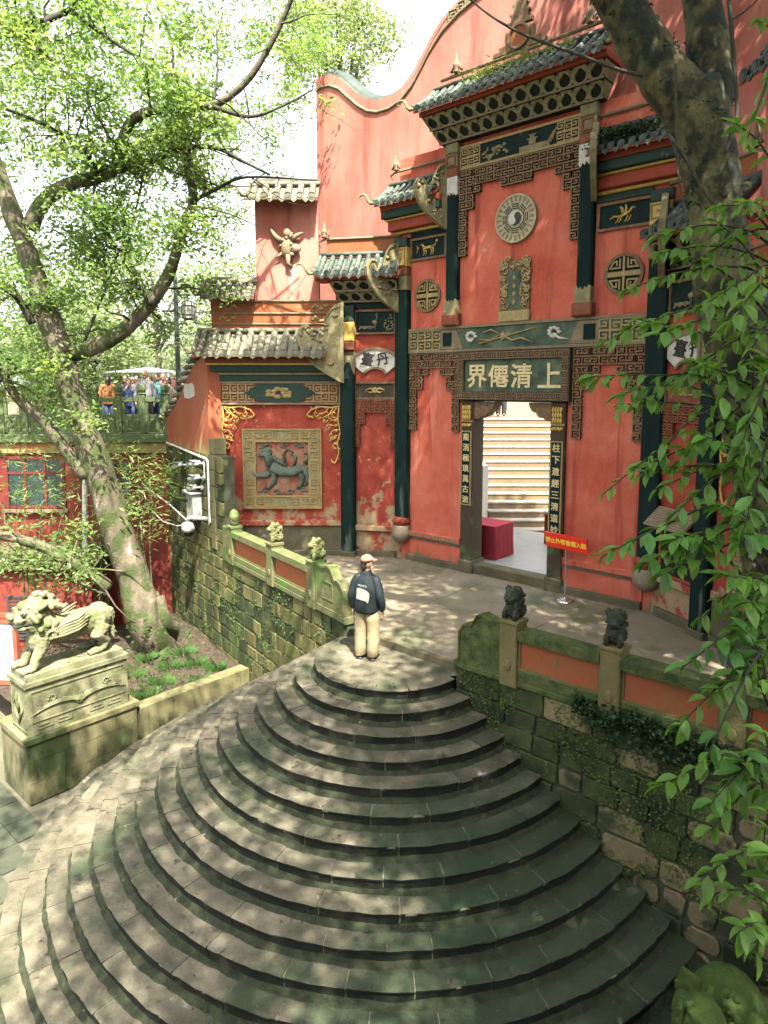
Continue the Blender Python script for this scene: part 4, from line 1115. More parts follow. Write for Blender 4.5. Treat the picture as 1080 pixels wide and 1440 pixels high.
for sg in (-1, 1):
    b = MB()
    xa, xb = sorted((sg * 1.38, sg * .92)); key_band(b, xa, xb, 9.14, 9.31, -.075, -.04, .028); key_band(b, xa, xb, 9.33, 9.50, -.075, -.04, .028)
    b.build('panel_fret', 'gold', pc, G)
b = MB()
for i in range(40):
    u = rs.uniform(-.85, -.25); b.ball((u, -.06, 9.28 + rs.uniform(-.12, .16) * (1 - abs(u + .5))), (rs.uniform(.02, .05), .025, rs.uniform(.02, .035)), 6, 4)
b.tube([(-.7, -.06, 9.14), (-.58, -.06, 9.24), (-.5, -.06, 9.40)], [.03, .025, .012], 6)
b.box(.05, .75, -.065, -.04, 9.13, 9.24); b.box(.28, .44, -.08, -.04, 9.24, 9.34); b.box(.24, .48, -.085, -.04, 9.34, 9.36); b.box(.31, .41, -.08, -.04, 9.36, 9.42); b.box(.28, .44, -.085, -.04, 9.42, 9.435)
b.tube([(.75, -.06, 9.2), (.85, -.06, 9.36), (.9, -.06, 9.45)], [.05, .04, .01], 6)
b.build('landscape_carving', 'cream_carving', pc, G)
yy = MB().disc(0, 7.83, .49, -.07, .02, 40).build('bagua_disc', 'disc_pale', gate, G)
MB().disc(0, 7.83, .495, -.085, -.05, 40, .455).build('disc_rim', 'disc_pale', yy, G)
b = MB().disc(0, 7.83, .34, -.078, -.06, 36).build('inner_ring', 'disc_pale', yy, G)
bb = MB()
for i in range(24):
    a = 2 * math.pi * i / 24
    bb.stroke([(.37 * math.cos(a), 7.83 + .37 * math.sin(a)), (.435 * math.cos(a), 7.83 + .435 * math.sin(a))], .035, -.078, -.06)
bb.build('outer_signs', 'ledge_stone', yy, G)
bb = MB(); tri = ['111', '011', '010', '001', '000', '100', '101', '110']
for i in range(8):
    a = math.pi / 2 + i * math.pi / 4
    for j in range(3):
        r = .20 + j * .045; tx, tz = -math.sin(a), math.cos(a); cx, cz = r * math.cos(a), 7.83 + r * math.sin(a)
        for (u0, u1) in (((-.075, .075),) if tri[i][j] == '1' else ((-.075, -.018), (.018, .075))):
            bb.stroke([(cx + tx * u0, cz + tz * u0), (cx + tx * u1, cz + tz * u1)], .022, -.086, -.07)
bb.build('trigrams', 'letter_black', yy, G)
MB().disc(0, 7.83, .155, -.088, -.07, 28).build('taiji_light', 'white_cap', yy, G)
pts = []
for i in range(17): a = -math.pi / 2 + math.pi * i / 16; pts.append((.15 * math.cos(a), 7.83 + .15 * math.sin(a)))
for i in range(1, 9): a = math.pi / 2 + math.pi * i / 8; pts.append((.075 * math.cos(a), 7.83 + .075 + .075 * math.sin(a)))
for i in range(1, 8): a = math.pi / 2 - math.pi * i / 8; pts.append((.075 * math.cos(a), 7.83 - .075 + .075 * math.sin(a)))
q_ = MB(); cen = (.03, 7.83)
pts = [(x * math.cos(R(-50)) - (z - 7.83) * math.sin(R(-50)), 7.83 + x * math.sin(R(-50)) + (z - 7.83) * math.cos(R(-50))) for x, z in pts]
q_.prism(pts, -.094, -.08).build('taiji_dark', 'letter_black', yy, G)
tb = MB().box(-.36, .36, -.05, .02, 5.74, 6.98).build('spirit_tablet', 'fret_brown', gate, G)
MB().box(-.15, .16, -.062, -.03, 5.98, 6.76).build('tablet_face', 'board_green', tb, G)
MB().box(-.38, .38, -.09, .0, 5.70, 5.93, .02).build('tablet_foot', 'tablet_gold', tb, G)
b = MB()
for i in range(90):
    side = rs.random()
    if side < .36: x, z = rs.uniform(-.34, -.19), rs.uniform(5.98, 6.95)
    elif side < .72: x, z = rs.uniform(.20, .34), rs.uniform(5.98, 6.95)
    else: x, z = rs.uniform(-.33, .33), rs.uniform(6.80, 7.02)
    a0 = rs.uniform(0, 6.3); r_ = rs.uniform(.035, .06)
    b.tube([(x + r_ * math.cos(a0 + k * .7), -.07, z + r_ * math.sin(a0 + k * .7)) for k in range(6)], [.017] * 6, 5)
b.build('dragon_openwork', 'tablet_gold', tb, G, True)
b = MB(); 
for k in range(4): b.ball((0, -.065, 6.1 + k * .17), (.05, .015, .06), 6, 4)
b.build('tablet_figure', 'gold', tb, G, True)
for sg in (-1, 1):
    round_lattice(G, gate, sg * 2.37, 6.45, .385)
    picture(G, gate, *sorted((sg * 1.83, sg * 2.86)), 7.30, 7.78, 'horse' if sg < 0 else 'flying', fig='gold_bright')
    xs_ = sorted((sg * 1.80, sg * 2.87))
    MB().box(xs_[0], xs_[1], -.05, .02, 7.83, 7.95).build('painted_band', 'pillar_dark' if sg < 0 else 'paint_green', gate, G)
    # moulded corbel courses under the side roofs
    for i, (z0, z1, dy, mt) in enumerate(((7.955, 8.02, .12, 'gold_bright'), (8.025, 8.24, .26, 'paint_red'), (8.245, 8.29, .32, 'gold_bright'), (8.295, 8.47, .42, 'paint_green'), (8.475, 8.60, .44, 'paint_red'))):
        xo = 3.30 + dy * .5
        MB().box(*sorted((sg * 1.79, sg * xo)), -dy, .02, z0, z1, .015).build('corbel_course', mt, gate, G)
    roof(G, gate, *sorted((sg * 1.80, sg * 3.55)), -.62, 8.62, 9.10, 9, 'tile_green', (sg < 0, sg > 0))
    scroll_board(G, gate, sg * 1.78, -.12, 7.85, 9.30, .82, sg, 68)
    rg_ = MB().tube([(sg * 1.80, -.06, 9.42), (sg * 3.35, -.06, 9.42), (sg * 3.5, -.07, 9.36), (sg * 3.42, -.08, 9.26)], [.03, .03, .03, .012], 7).build('wall_string', 'ledge_stone', gate, G, True)
    finial(G, gate, sg * 3.30, 9.44, .9)
cornice(G, gate, -1.90, 1.90, 9.68, 10.22, -.18, -.62, 13)
MB().box(-2.16, 2.16, -.66, .02, 10.225, 10.32, .02).build('eave_board', 'paint_red', gate, G)
roof(G, gate, -2.20, 2.20, -.80, 10.34, 10.92, 21, 'tile_green', (True, True))
MB().tube([(-2.0, -.05, 11.12), (2.0, -.05, 11.12)], .04, 8).build('wall_string', 'ledge_stone', gate, G, True)
finial(G, gate, -1.55, 11.14, 1.1); finial(G, gate, 1.55, 11.14, 1.1)
# stepped ornament on the main ridge: roundel below a small stupa
orn = MB().disc(0, 11.42, .21, -.10, .02, 24).build('ridge_ornament', 'panel_orange', gate, G)
MB().disc(0, 11.42, .25, -.13, .0, 24, .20).build('roundel_rim', 'fret_brown', orn, G)
b = MB()
for i, (hw, z0, z1) in enumerate(((.62, 11.16, 11.24), (.48, 11.24, 11.32), (.34, 11.32, 11.56), (.28, 11.66, 11.74), (.20, 11.74, 11.86), (.24, 11.86, 11.90), (.15, 11.90, 12.02), (.18, 12.02, 12.06), (.10, 12.06, 12.18), (.05, 12.18, 12.40))):
    if i == 2:
        b.box(-hw, -.24, -.07, .02, z0, z1); b.box(.24, hw, -.07, .02, z0, z1)
    else: b.box(-hw, hw, -.09 + .002 * i, .02, z0, z1)
b.build('stepped_fret', 'fret_brown', orn, G)
# ---- tall scalloped wall behind the gate
TW = G @ T((0, .36, 0))
top = [(-6.65, 12.62), (-6.45, 12.66), (-6.1, 12.60), (-5.75, 12.42), (-5.45, 12.15), (-5.1, 11.85), (-4.75, 11.62), (-4.4, 11.50), (-4.0, 11.48), (-3.6, 11.58), (-3.25, 11.82), (-3.0, 12.1), (-2.7, 12.45), (-2.35, 12.75), (-1.9, 12.98), (-1.4, 13.14), (-.8, 13.26), (0, 13.32)]
top = top + [(-x, z) for x, z in top[-2::-1]]
tall = MB().prism([(-6.65, 6.0), (6.65, 6.0)] + top[::-1], 0.075, .45).build('scalloped_wall', 'plaster_tall', gate, TW)
for off, t, mt, name in ((.02, .09, 'iron_green', 'wall_coping'), (-.30, .04, 'ledge_stone', 'wall_moulding')):
    MB().tube([(x, .26 if off > 0 else .07, z + off) for x, z in top], [t * (2.6 if off > 0 else 1)] * len(top), 8, sq=.4 if off > 0 else 1).build(name, mt, gate, TW, True)
for sg in (-1, 1):
    b = MB()
    for i in range(4):
        x = sg * (1.25 + i * .27); z = 13.02 - .05 * i
        key_cell(b, x - .11, z - .11 - .05 * i, .2, .03, .045, .08, i)
    b.build('wall_fret', 'cornice_green', gate, TW)
# ---- splayed narrow bays and their second pillars
def narrow_bay(fr, sg, nm):
    L_ = 1.30; xa, xb = sorted((sg * .20, sg * (L_ - .02)))
    MB().box(*sorted((0, sg * 1.75)), 0.01, .40, -.05, 7.2).build('wall', 'plaster_worn', gate, fr)
    MB().box(xa, xb, -.09, .02, -.02, .16, .02).build('plinth', 'plinth_moss', gate, fr)
    MB().box(xa, xb, -.10, .02, .66, .80, .02).build('base_moulding', 'plaster_worn', gate, fr)
    if sg < 0:
        picture(fr, gate, xa + .03, xb - .03, 4.02, 4.42, 'peony', 'brown_wood', fig='gold')
    else:
        picture(fr, gate, xa + .03, xb - .03, 4.02, 4.42, 'peony', 'fret_red', fig='gold')
    # fan tablet
    cx, cz = (xa + xb) / 2, 4.42
    def fan(r0, r1):
        p = [(cx + r1 * math.cos(R(a)), cz + r1 * math.sin(R(a)) * 1.0) for a in range(38, 143, 8)]
        return p + [(cx + r0 * math.cos(R(a)), cz + r0 * math.sin(R(a))) for a in range(142, 37, -8)]
    f = MB().prism(fan(.36, .84), -.03, .03).build('fan_tablet', 'white_cap', gate, fr)
    f1, f2 = fan(.335, .87), fan(.39, .80)
    MB().ring(f1, f2, -.055, .02).build('tablet_rim', 'ledge_stone', f, fr)
    for ch, dx in zip('臺丹', (-.19, .19)):
        link('character', glyph(ch, .30, .012, 'letter_black'), f, fr @ T((cx + dx, -.032, cz + .58)) @ Matrix.Rotation(R(-dx * 60), 4, 'Y'))
    fret_bay(xa, xb, 3.98, 1.15, 8, 'fret_red', fr=fr, steps=[8, 4, 2, 2])
    picture(fr, gate, xa + .03, xb - .03, 5.62, 6.18, 'crane', fig='cream_carving')
    MB().box(*sorted((sg * .2, sg * 1.45)), -.06, .02, 6.24, 6.36).build('painted_band', 'pillar_dark', gate, fr)
    cornice(fr, gate, *sorted((sg * .12, sg * 1.60)), 6.38, 6.86, -.10, -.50, 5, (1, 0) if sg < 0 else (0, 1))
    xr = sorted((sg * .10, sg * 2.12))
    MB().box(xr[0], xr[1], -.54, .02, 6.865, 6.95, .015).build('eave_board', 'paint_red', gate, fr)
    roof(fr, gate, xr[0], xr[1], -.66, 6.98, 7.50, 9, 'tile_green', (sg < 0, sg > 0))
    scroll_board(fr, gate, sg * .16, -.16, 6.10, 7.75, .86, sg, 42)
    MB().tube([(sg * .1, -.05, 7.92), (sg * 2.0, -.05, 7.92), (sg * 2.18, -.06, 7.84), (sg * 2.08, -.07, 7.72)], [.03, .03, .03, .012], 7).build('wall_string', 'ledge_stone', gate, fr, True)
    MB().box(*sorted((sg * .1, sg * 1.95)), -.03, .02, 7.52, 7.90).build('frieze', 'panel_orange', gate, fr)
    finial(fr, gate, sg * 2.0, 7.94, 1.0)
    # second pillar, standing on the floor
    x = sg * 1.42
    p = MB().box(x - .18, x + .18, -.22, .10, .0, 4.55, .04)
    p.add([(x - .18, -.18, 4.55), (x + .18, -.18, 4.55), (x + .18, .1, 4.55), (x - .18, .1, 4.55), (x, -.10, 5.05), (x, .05, 5.05)], [(0, 1, 4), (1, 2, 5, 4), (2, 3, 5), (3, 0, 4, 5)])
    p = p.build('pillar', 'pillar_dark', gate, fr)
    MB().box(x - .20, x + .20, -.235, .11, -.02, .14, .02).build('pillar_foot', 'plinth_moss', p, fr)
    for (z0, z1, mt) in ((4.62, 5.20, 'cream_carving'), (5.21, 5.42, 'fret_red'), (5.43, 5.90, 'gold_bright'), (5.91, 6.30, 'paint_green')):
        cb = MB().box(x - .18, x + .18, -.20 if z0 > 5.1 else -.12, .02, z0, z1, .02).build('capital_block', mt, p, fr)
narrow_bay(NLf, -1, 'left'); narrow_bay(NRf, 1, 'right')
# woven vent hood and niche in the right bay
nh = MB().box(.30, 1.15, -.03, .02, .85, 1.75).build('niche', 'recess_black', gate, NRf)
MB().frame(.27, 1.18, .82, 1.78, .05, -.06, .02).build('niche_frame', 'paint_red', nh, NRf)
b = MB()
for i in range(9): b.tube([(.22, -.05 - .04 * i, 2.08 - .035 * i), (1.22, -.05 - .04 * i, 2.08 - .035 * i)], .03, 6)
b.build('woven_hood', 'basket', nh, NRf)
# ================================================================== screen walls beside the gate
def vine(b, x, z, sx, sz=1):
    "gilded corner scroll running along the top and down the side"
    for (pts, r) in (([(0, 0), (.25, -.05), (.5, -.02), (.75, -.10), (.86, -.22), (.80, -.30), (.72, -.26)], .030),
                     ([(.3, -.04), (.42, -.18), (.56, -.20), (.62, -.30), (.52, -.34)], .022), ([(.05, -.02), (.08, -.35), (.02, -.65), (.10, -.95), (.06, -1.2), (.14, -1.42), (.24, -1.44), (.26, -1.34)], .032),
                     ([(.06, -.3), (.22, -.38), (.32, -.30), (.30, -.18)], .022), ([(.05, -.6), (.20, -.62), (.30, -.74), (.24, -.86), (.14, -.82)], .022), ([(.1, -.05), (.24, -.2), (.18, -.32)], .02),
                     ([(.08, -.9), (.20, -.96), (.22, -1.06), (.14, -1.1)], .02), ([(.2, -.06), (.3, -.22), (.46, -.30), (.44, -.42), (.34, -.40)], .02), ([(.06, -.45), (.2, -.5), (.34, -.46), (.40, -.56), (.32, -.62)], .018), ([(.6, -.06), (.68, -.2), (.62, -.28)], .016), ([(.1, -.75), (.24, -.78), (.32, -.9)], .016), ([(.5, -.03), (.58, .02), (.66, -.04)], .018)):
        q = []
        for i in range(len(pts) - 1):
            for t in (0, .33, .66): q.append((pts[i][0] + (pts[i + 1][0] - pts[i][0]) * t, pts[i][1] + (pts[i + 1][1] - pts[i][1]) * t))
        q.append(pts[-1])
        b.tube([(x + sx * u, -.05, z + v) for u, v in q], [r * .82 * (1 - .45 * i / len(q)) for i in range(len(q))], 6)
        for i in range(2, len(q) - 1, 3):
            u, v = q[i]; b.ball((x + sx * (u + .03 * math.sin(i * 2.1)), -.05, z + v + .03 * math.cos(i * 1.7)), (.030, .018, .024), 6, 4)
def qilin(b, cx, cz, s, y, d=.5):
    q = lambda u, v: (cx + u * s, y, cz + v * s)
    T_ = lambda pts, r: b.tube([q(*p) for p in pts], [v * s for v in r], 9, sq=d)
    T_([(-.28, .12), (-.05, .0), (.2, -.02), (.42, .10)], [.17, .16, .15, .17])
    T_([(-.28, .12), (-.34, .32), (-.42, .42), (-.58, .36)], [.15, .13, .12, .07]); b.ball(q(-.40, .42), (.14 * s, .05, .13 * s))
    T_([(-.25, .05), (-.42, -.10), (-.62, -.12), (-.72, -.02)], [.11, .09, .06, .05]); T_([(-.20, 0), (-.22, -.28), (-.34, -.42), (-.44, -.40)], [.12, .09, .06, .05])
    T_([(.40, .08), (.46, -.18), (.42, -.36), (.30, -.42)], [.15, .10, .06, .05]); T_([(.46, .1), (.58, -.12), (.55, -.30), (.48, -.36)], [.12, .08, .05, .04])
    T_([(.5, .18), (.62, .30), (.58, .44), (.48, .40)], [.08, .06, .05, .02]); T_([(.05, .15), (.0, .36), (.10, .52), (.22, .44), (.16, .34)], [.05, .045, .04, .03, .02])
    T_([(.25, .12), (.30, .30), (.24, .42)], [.05, .04, .02]); T_([(-.45, .52), (-.36, .62), (-.28, .56)], [.04, .03, .015])
    for i in range(5): b.ball(q(-.25 + .07 * i, .30 - .04 * i), (.06 * s, .04, .06 * s), 6, 4)
def screen_wall(fr, sg, label, grey_tiles):
    t = thing('screen_wall', label, 'wall', tuple(fr @ Vector((sg * 1.7, 0, 0))))
    X = lambda a, b: sorted((sg * a, sg * b))
    MB().box(*X(.0, 3.32), 0.012, .38, -.05, 6.1).build('wall', 'plaster_worn', t, fr)
    MB().box(*X(.22, 3.30), -.10, .02, -.02, .14, .02).build('plinth', 'plinth_moss', t, fr)
    MB().box(*X(.22, 3.30), -.03, .02, .145, .76).build('dado', 'plinth_moss', t, fr)
    MB().box(*X(.22, 3.30), -.10, .02, .765, .92, .03).build('base_moulding', 'plaster_worn', t, fr)
    # frieze beam with green lozenge
    bm = MB().box(*X(.24, 3.26), -.05, .02, 3.90, 4.42).build('frieze_beam', 'fret_red', t, fr)
    MB().frame(*X(.22, 3.28), 3.87, 4.45, .05, -.10, -.02).build('beam_frame', 'ledge_stone', bm, fr)
    b = MB()
    for (a0, a1) in ((.32, 1.10), (2.40, 3.18)):
        key_band(b, *X(a0, a1), 3.95, 4.15, -.08, -.04, .028); key_band(b, *X(a0, a1), 4.17, 4.38, -.08, -.04, .028)
    tag(b.build('beam_fret', 'gold', bm, fr), kind='stuff')
    xa, xb = X(.85, 2.65); cx = (xa + xb) / 2
    lo = MB().prism([(xa, 4.16), (cx - .5, 3.94), (cx + .5, 3.94), (xb, 4.16), (cx + .5, 4.39), (cx - .5, 4.39)], -.095, -.04).build('lozenge', 'paint_green', bm, fr)
    b = MB()
    for i in range(14): a = i * .9; b.ball((cx + (.10 + .02 * i) * math.cos(a), -.10, 4.16 + .10 * math.sin(a)), (.09, .03, .06), 7, 4)
    b.build('flower_carving', 'gold', lo, fr, True)
    for (z0, z1, dy, mt) in ((4.455, 4.60, .12, 'paint_green'), (4.605, 4.68, .16, 'cream_carving'), (4.685, 4.84, .26, 'paint_green'), (4.845, 4.90, .32, 'gold_bright'), (4.905, 5.02, .36, 'fret_red')):
        MB().box(*X(.2, 3.36 + dy * .5), -dy, .02, z0, z1, .015).build('corbel_course', mt, t, fr)
    # gilded corner vines
    for a, k in ((.22, 1), (3.26, -1)):
        b = MB(); vine(b, sg * a, 3.84, sg * k); b.build('gilded_vine', 'gold_bright', t, fr, True)
    # framed beast relief
    xa, xb = X(.74, 2.70)
    rp = MB().box(xa + .3, xb - .3, -.03, .02, 1.55, 2.93).build('relief_panel', 'plaster_relief', t, fr)
    b = MB().frame(xa, xb, 1.24, 3.24, .30, -.06, .02); b.build('relief_frame', 'cream_carving', rp, fr)
    MB().frame(xa - .02, xb + .02, 1.22, 3.26, .04, -.09, .0).build('frame_edge', 'gold', rp, fr)
    MB().frame(xa + .28, xb - .28, 1.52, 2.96, .035, -.085, .0).build('frame_edge', 'gold', rp, fr)
    for (x0, z0, n, dx, dz) in ((xa + .05, 2.97, 3, .24, 0), (xb - .27, 2.97, 3, -.24, 0), (xa + .05, 2.72, 2, 0, -.24), (xb - .27, 2.72, 3, 0, -.24), (xa + .05, 1.28, 3, .24, 0), (xb - .27, 1.28, 3, -.24, 0), (xa + .05, 1.53, 2, 0, .24), (xb - .27, 1.53, 2, 0, .24)):
        b = MB()
        for i in range(n): key_cell(b, x0 + dx * i, z0 + dz * i, .21, .028, -.082, -.05, i)
        b.build('frame_fret', 'gold', rp, fr)
    b = MB(); qilin(b, (xa + xb) / 2 + .03, 2.20, 1.08, -.05)
    b.build('beast_relief', 'green_relief', rp, fr, True)
    cx0 = (xa + xb) / 2
    for (u, v, r_, k) in ((-.45, -.52, .09, 1), (-.15, -.56, .08, -1), (.2, -.56, .09, 1), (.5, -.50, .08, -1), (-.48, .60, .07, 1), (.42, .62, .08, -1), (.05, .62, .06, 1)):
        b = MB(); b.tube([(cx0 + u + k * r_ * (1 - i / 11) * math.cos(i * .75), -.04, 2.2 + v + r_ * (1 - i / 11) * math.sin(i * .75)) for i in range(9)] + [(cx0 + u - k * r_ * 1.6, -.04, 2.2 + v - r_ * .4)], [.022] * 10, 6)
        b.build('cloud_curl', 'green_relief', rp, fr, True)
    # main roof of the screen
    rt = 'tile_grey' if grey_tiles else 'tile_green'  # left screen has grey tiles, right screen green ones
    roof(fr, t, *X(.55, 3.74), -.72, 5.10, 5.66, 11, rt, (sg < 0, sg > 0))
    scroll_board(fr, t, sg * .12, -.42, 4.40, 6.35, 1.12, sg, 0)
    b = MB().box(*X(.1, 3.42), -.03, .02, 5.72, 6.44)
    fz = b.build('frieze', 'panel_orange', t, fr)
    for z in (5.86, 6.12, 6.42): MB().tube([(sg * .2, -.045, z), (sg * 3.46, -.045, z)], .022, 6).build('moulding', 'ledge_stone', fz, fr)
    for a in (3.2, .9):
        for z in (5.98, 6.27):
            b = MB()
            for i in range(7): b.ball((sg * (a - .10 * i * .6), -.04, z + .05 * math.sin(i * 1.4)), (.05, .02, .04), 6, 4)
            b.build('gilt_scroll', 'gold', fz, fr, True)
    # stepped upper walls with their own small roofs
    MB().box(*X(.75, 2.30), .03, .40, 6.1, 8.95).build('upper_wall', 'plaster_tall', t, fr)
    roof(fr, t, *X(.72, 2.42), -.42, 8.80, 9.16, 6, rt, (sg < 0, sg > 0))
    MB().box(*X(.75, 2.25), -.05, .30, 9.20, 9.32).build('roof_ridge', rt, t, fr)
    MB().box(*X(2.305, 3.45), .03, .40, 6.1, 6.62).build('step_wall', 'plaster_tall', t, fr)
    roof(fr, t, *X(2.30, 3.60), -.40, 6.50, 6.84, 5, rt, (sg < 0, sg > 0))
    MB().box(*X(2.31, 3.40), -.05, .30, 6.88, 7.00).build('roof_ridge', rt, t, fr)
    # bird carving on the upper wall
    bx, bz = sg * 1.52, 7.72
    b = MB()
    b.ball((bx, -.06, bz), (.16, .10, .28)); b.ball((bx + .02, -.10, bz + .30), (.10, .09, .12)); b.ball((bx + .2, -.08, bz - .05), (.16, .08, .12))
    b.tube([(bx - .1, -.06, bz + .1), (bx - .28, -.06, bz + .25), (bx - .42, -.06, bz + .48)], [.08, .06, .01], 7); b.tube([(bx + .1, -.06, bz + .15), (bx + .28, -.07, bz + .28), (bx + .42, -.06, bz + .34)], [.08, .05, .01], 7)
    b.tube([(bx + .05, -.08, bz - .2), (bx + .02, -.08, bz - .4), (bx + .12, -.08, bz - .48)], [.08, .05, .03], 7); b.tube([(bx - .1, -.06, bz - .15), (bx - .3, -.06, bz - .28)], [.04, .008], 6)
    for i in range(10): b.ball((bx + rs.uniform(-.18, .26), -.12, bz + rs.uniform(-.2, .3)), rs.uniform(.03, .06), 6, 4)
    b.build('bird_carving', 'ledge_stone', t, fr, True)
    return t
WLf = frame_at((-12.19, 12.27, 0), (.743, .669, 0))
WRf = frame_at((-3.50, 12.22, 0), (.743, -.669, 0))
swl = screen_wall(WLf, -1, 'worn red screen wall with framed green beast relief, gilded vines and grey roof tiles', True)
swr = screen_wall(WRf, 1, 'red screen wall half hidden behind leaves on the tree side of the gate', False)
# curved end wall over the yellow block wall
cur = [(-9.82, 3.35), (-9.4, 3.52), (-8.9, 3.78), (-8.3, 4.18), (-7.8, 4.56), (-7.3, 4.86), (-6.8, 5.02), (-6.35, 5.06)]
MB().prism([(-9.82, 2.62), (-6.35, 2.62)] + cur[::-1], 0.0, .34).build('end_wall', 'plaster_end', swl, wl)
MB().prism([(-8.05, 4.02), (-7.70, 4.00), (-7.28, 4.08), (-7.30, 4.32), (-7.45, 4.42), (-7.75, 4.38), (-7.98, 4.40), (-8.12, 4.22)], -.012, .01).build('bare_patch', 'lime_wall', swl, wl)
ec = MB().tube([(x, .16, z + .05) for x, z in cur], [.17] * len(cur), 8, sq=.5).build('end_coping', 'balcony_stone', swl, wl, True)
for i in range(len(cur) * 2 - 2):
    f_ = i / 2; j = int(f_); u = f_ - j
    x = cur[j][0] + (cur[j + 1][0] - cur[j][0]) * u; z = cur[j][1] + (cur[j + 1][1] - cur[j][1]) * u
    MB().tube([(x, .30, z + .15), (x, -.12, z + .10), (x, -.16, z + .06)], [.065, .065, .06], 7).build('coping_tile', 'tile_grey', ec, wl, True)
# quoin strip at the corner of end wall and screen
for i in range(7):
    MB().box(-6.34, -6.02, -.02, .30, .26 + i * .40, .26 + i * .40 + .385, .015).build('quoin_block', 'base_stone', lw, wl)
# ================================================================== security cameras on the block wall
WH = 'white_plastic'
pp = thing('conduit_pipe', 'thin white conduit pipe running across and down the block wall corner', 'pipe', tuple(wl @ Vector((-7, -.06, 2.5))))
MB().tube([(-9.6, -.05, 2.72), (-6.5, -.05, 2.52), (-6.36, -.05, 2.46), (-6.36, -.05, 2.3), (-6.34, -.05, .92), (-6.42, -.05, .86)], .028, 7).build('pipe', 'pipe_white', pp, wl)
MB().tube([(-6.62, -.05, 2.48), (-6.62, -.05, 2.02)], .018, 6).build('pipe', 'pipe_white', pp, wl)
for (x, z, a, lab) in ((-8.20, 2.20, -35, 'small white bullet camera pointing down on the mossy block wall, apart from the others'), (-6.90, 2.36, 20, 'white bullet camera right under the conduit pipe'), (-6.98, 1.98, 30, 'white bullet camera with hood on a short bracket arm'), (-7.12, 1.72, 28, 'small white bullet camera above the white cabinet')):
    c = thing('security_camera', lab, 'camera', tuple(wl @ Vector((x, -.1, z))), 'security cameras on the wall')
    d = Vector((-math.cos(R(a)) * .30, -.16, -math.sin(R(abs(a))) * .2))
    p0 = Vector((x, -.20, z))
    MB().tube([p0 - d * .5, p0 + d * .5], .068, 10).build('housing', WH, c, wl, True)
    MB().tube([p0 + d * .5, p0 + d * .53], .05, 10).build('lens', 'black_plastic', c, wl)
    b = MB().tube([p0, Vector((x + .16, -.10, z + .02)), Vector((x + .24, -.03, z + .02))], .03, 7); b.tube([(x + .24, -.05, z + .02), (x + .24, .0, z + .02)], .07, 10)
    b.build('bracket', WH, c, wl)
    MB().box(p0.x - .16, p0.x + .12, -.29, -.12, z + .07, z + .085).build('sun_hood', WH, c, wl)
cbx = thing('junction_cabinet', 'white metal cabinet box fixed to the block wall under the cameras', 'cabinet', tuple(wl @ Vector((-7.2, -.1, 1.0))))
MB().box(-7.52, -7.02, -.24, .01, .88, 1.56, .012).build('box', WH, cbx, wl)
MB().prism([(-7.60, 1.565), (-6.96, 1.565), (-6.96, 1.59), (-7.60, 1.62)], -.32, .01).build('rain_lid', WH, cbx, wl)
MB().box(-7.46, -7.40, -.252, -.238, 1.30, 1.38).build('lock', 'black_plastic', cbx, wl)
dc = thing('dome_camera', 'white dome camera hanging from a bent arm below the cabinet', 'camera', tuple(wl @ Vector((-7.1, -.3, .7))))
MB().tube([(-6.48, -.02, .98), (-6.9, -.30, .98), (-7.02, -.36, .95), (-7.04, -.37, .84)], .055, 9).build('arm', WH, dc, wl, True)
b = MB(); b.v = []
b.lathe([(.05, .86), (.15, .82), (.17, .70), (.17, .60)], (-7.04, -.37), 14); b.build('shell', WH, dc, wl, True)
MB().ball((-7.04, -.37, .59), (.145, .145, .13), 12, 8).build('dome', 'black_plastic', dc, wl, True)
cb = thing('hanging_cable', 'slack white cable looping from the camera to the red building', 'cable', tuple(wl @ Vector((-9, -.3, .8))))
MB().tube([wl @ Vector((-7.1, -.30, .78)), wl @ Vector((-7.8, -.4, .62)), wl @ Vector((-8.7, -.5, .60)), wl @ Vector((-9.6, -.6, .85)), S(195, 690, 18.6)], .014, 6).build('cable', 'pipe_white', cb)
MB().tube([wl @ Vector((-7.1, -.30, .80)), wl @ Vector((-8.3, -.4, 1.10)), S(212, 690, 18.4), S(200, 680, 18.2)], .016, 6).build('cable', 'pipe_white', cb)
# ================================================================== red building with terrace
RB = frame_at((-18.0, 10.52, 0), (.743, .669, 0))
bld = thing('red_building', 'red rendered building under a stone railed terrace full of visitors', 'building', tuple(RB @ Vector((-4, 0, GZ))))
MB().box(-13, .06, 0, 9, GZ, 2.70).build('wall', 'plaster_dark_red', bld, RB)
MB().box(-13, .2, -.22, 9.2, 2.705, 2.96, .02).build('terrace_slab', 'balcony_stone', bld, RB)
MB().box(-13, .12, -.10, .0, 2.40, 2.70).build('cornice_band', 'plaster_end', bld, RB)
for (x0, x1, z0, z1, nx) in ((-4.75, -3.0, .75, 2.3, 3), (-1.75, -1.0, 1.0, 2.2, 2), (-7.2, -5.5, .75, 2.3, 3)):
    wf = MB().frame(x0, x1, z0, z1, .09, -.05, .06).build('window', 'frame_maroon', bld, RB)
    MB().box(x0 + .05, x1 - .05, -.012, .02, z0 + .05, z1 - .05).build('pane', 'window_glass', wf, RB)
    for i in range(1, nx): MB().box(x0 + (x1 - x0) * i / nx - .035, x0 + (x1 - x0) * i / nx + .035, -.045, .0, z0 + .09, z1 - .09).build('mullion', 'frame_maroon', wf, RB)
    MB().box(x0 + .09, x1 - .09, -.043, .0, z0 + (z1 - z0) * .66, z0 + (z1 - z0) * .66 + .06).build('transom', 'frame_maroon', wf, RB)
    MB().box(x0 - .08, x1 + .08, -.14, .0, z0 - .10, z0 - .02).build('sill', 'ledge_stone', wf, RB)
MB().box(-2.95, -2.5, -.06, .0, GZ, 2.38).build('pilaster', 'plaster_dark_red', bld, RB)
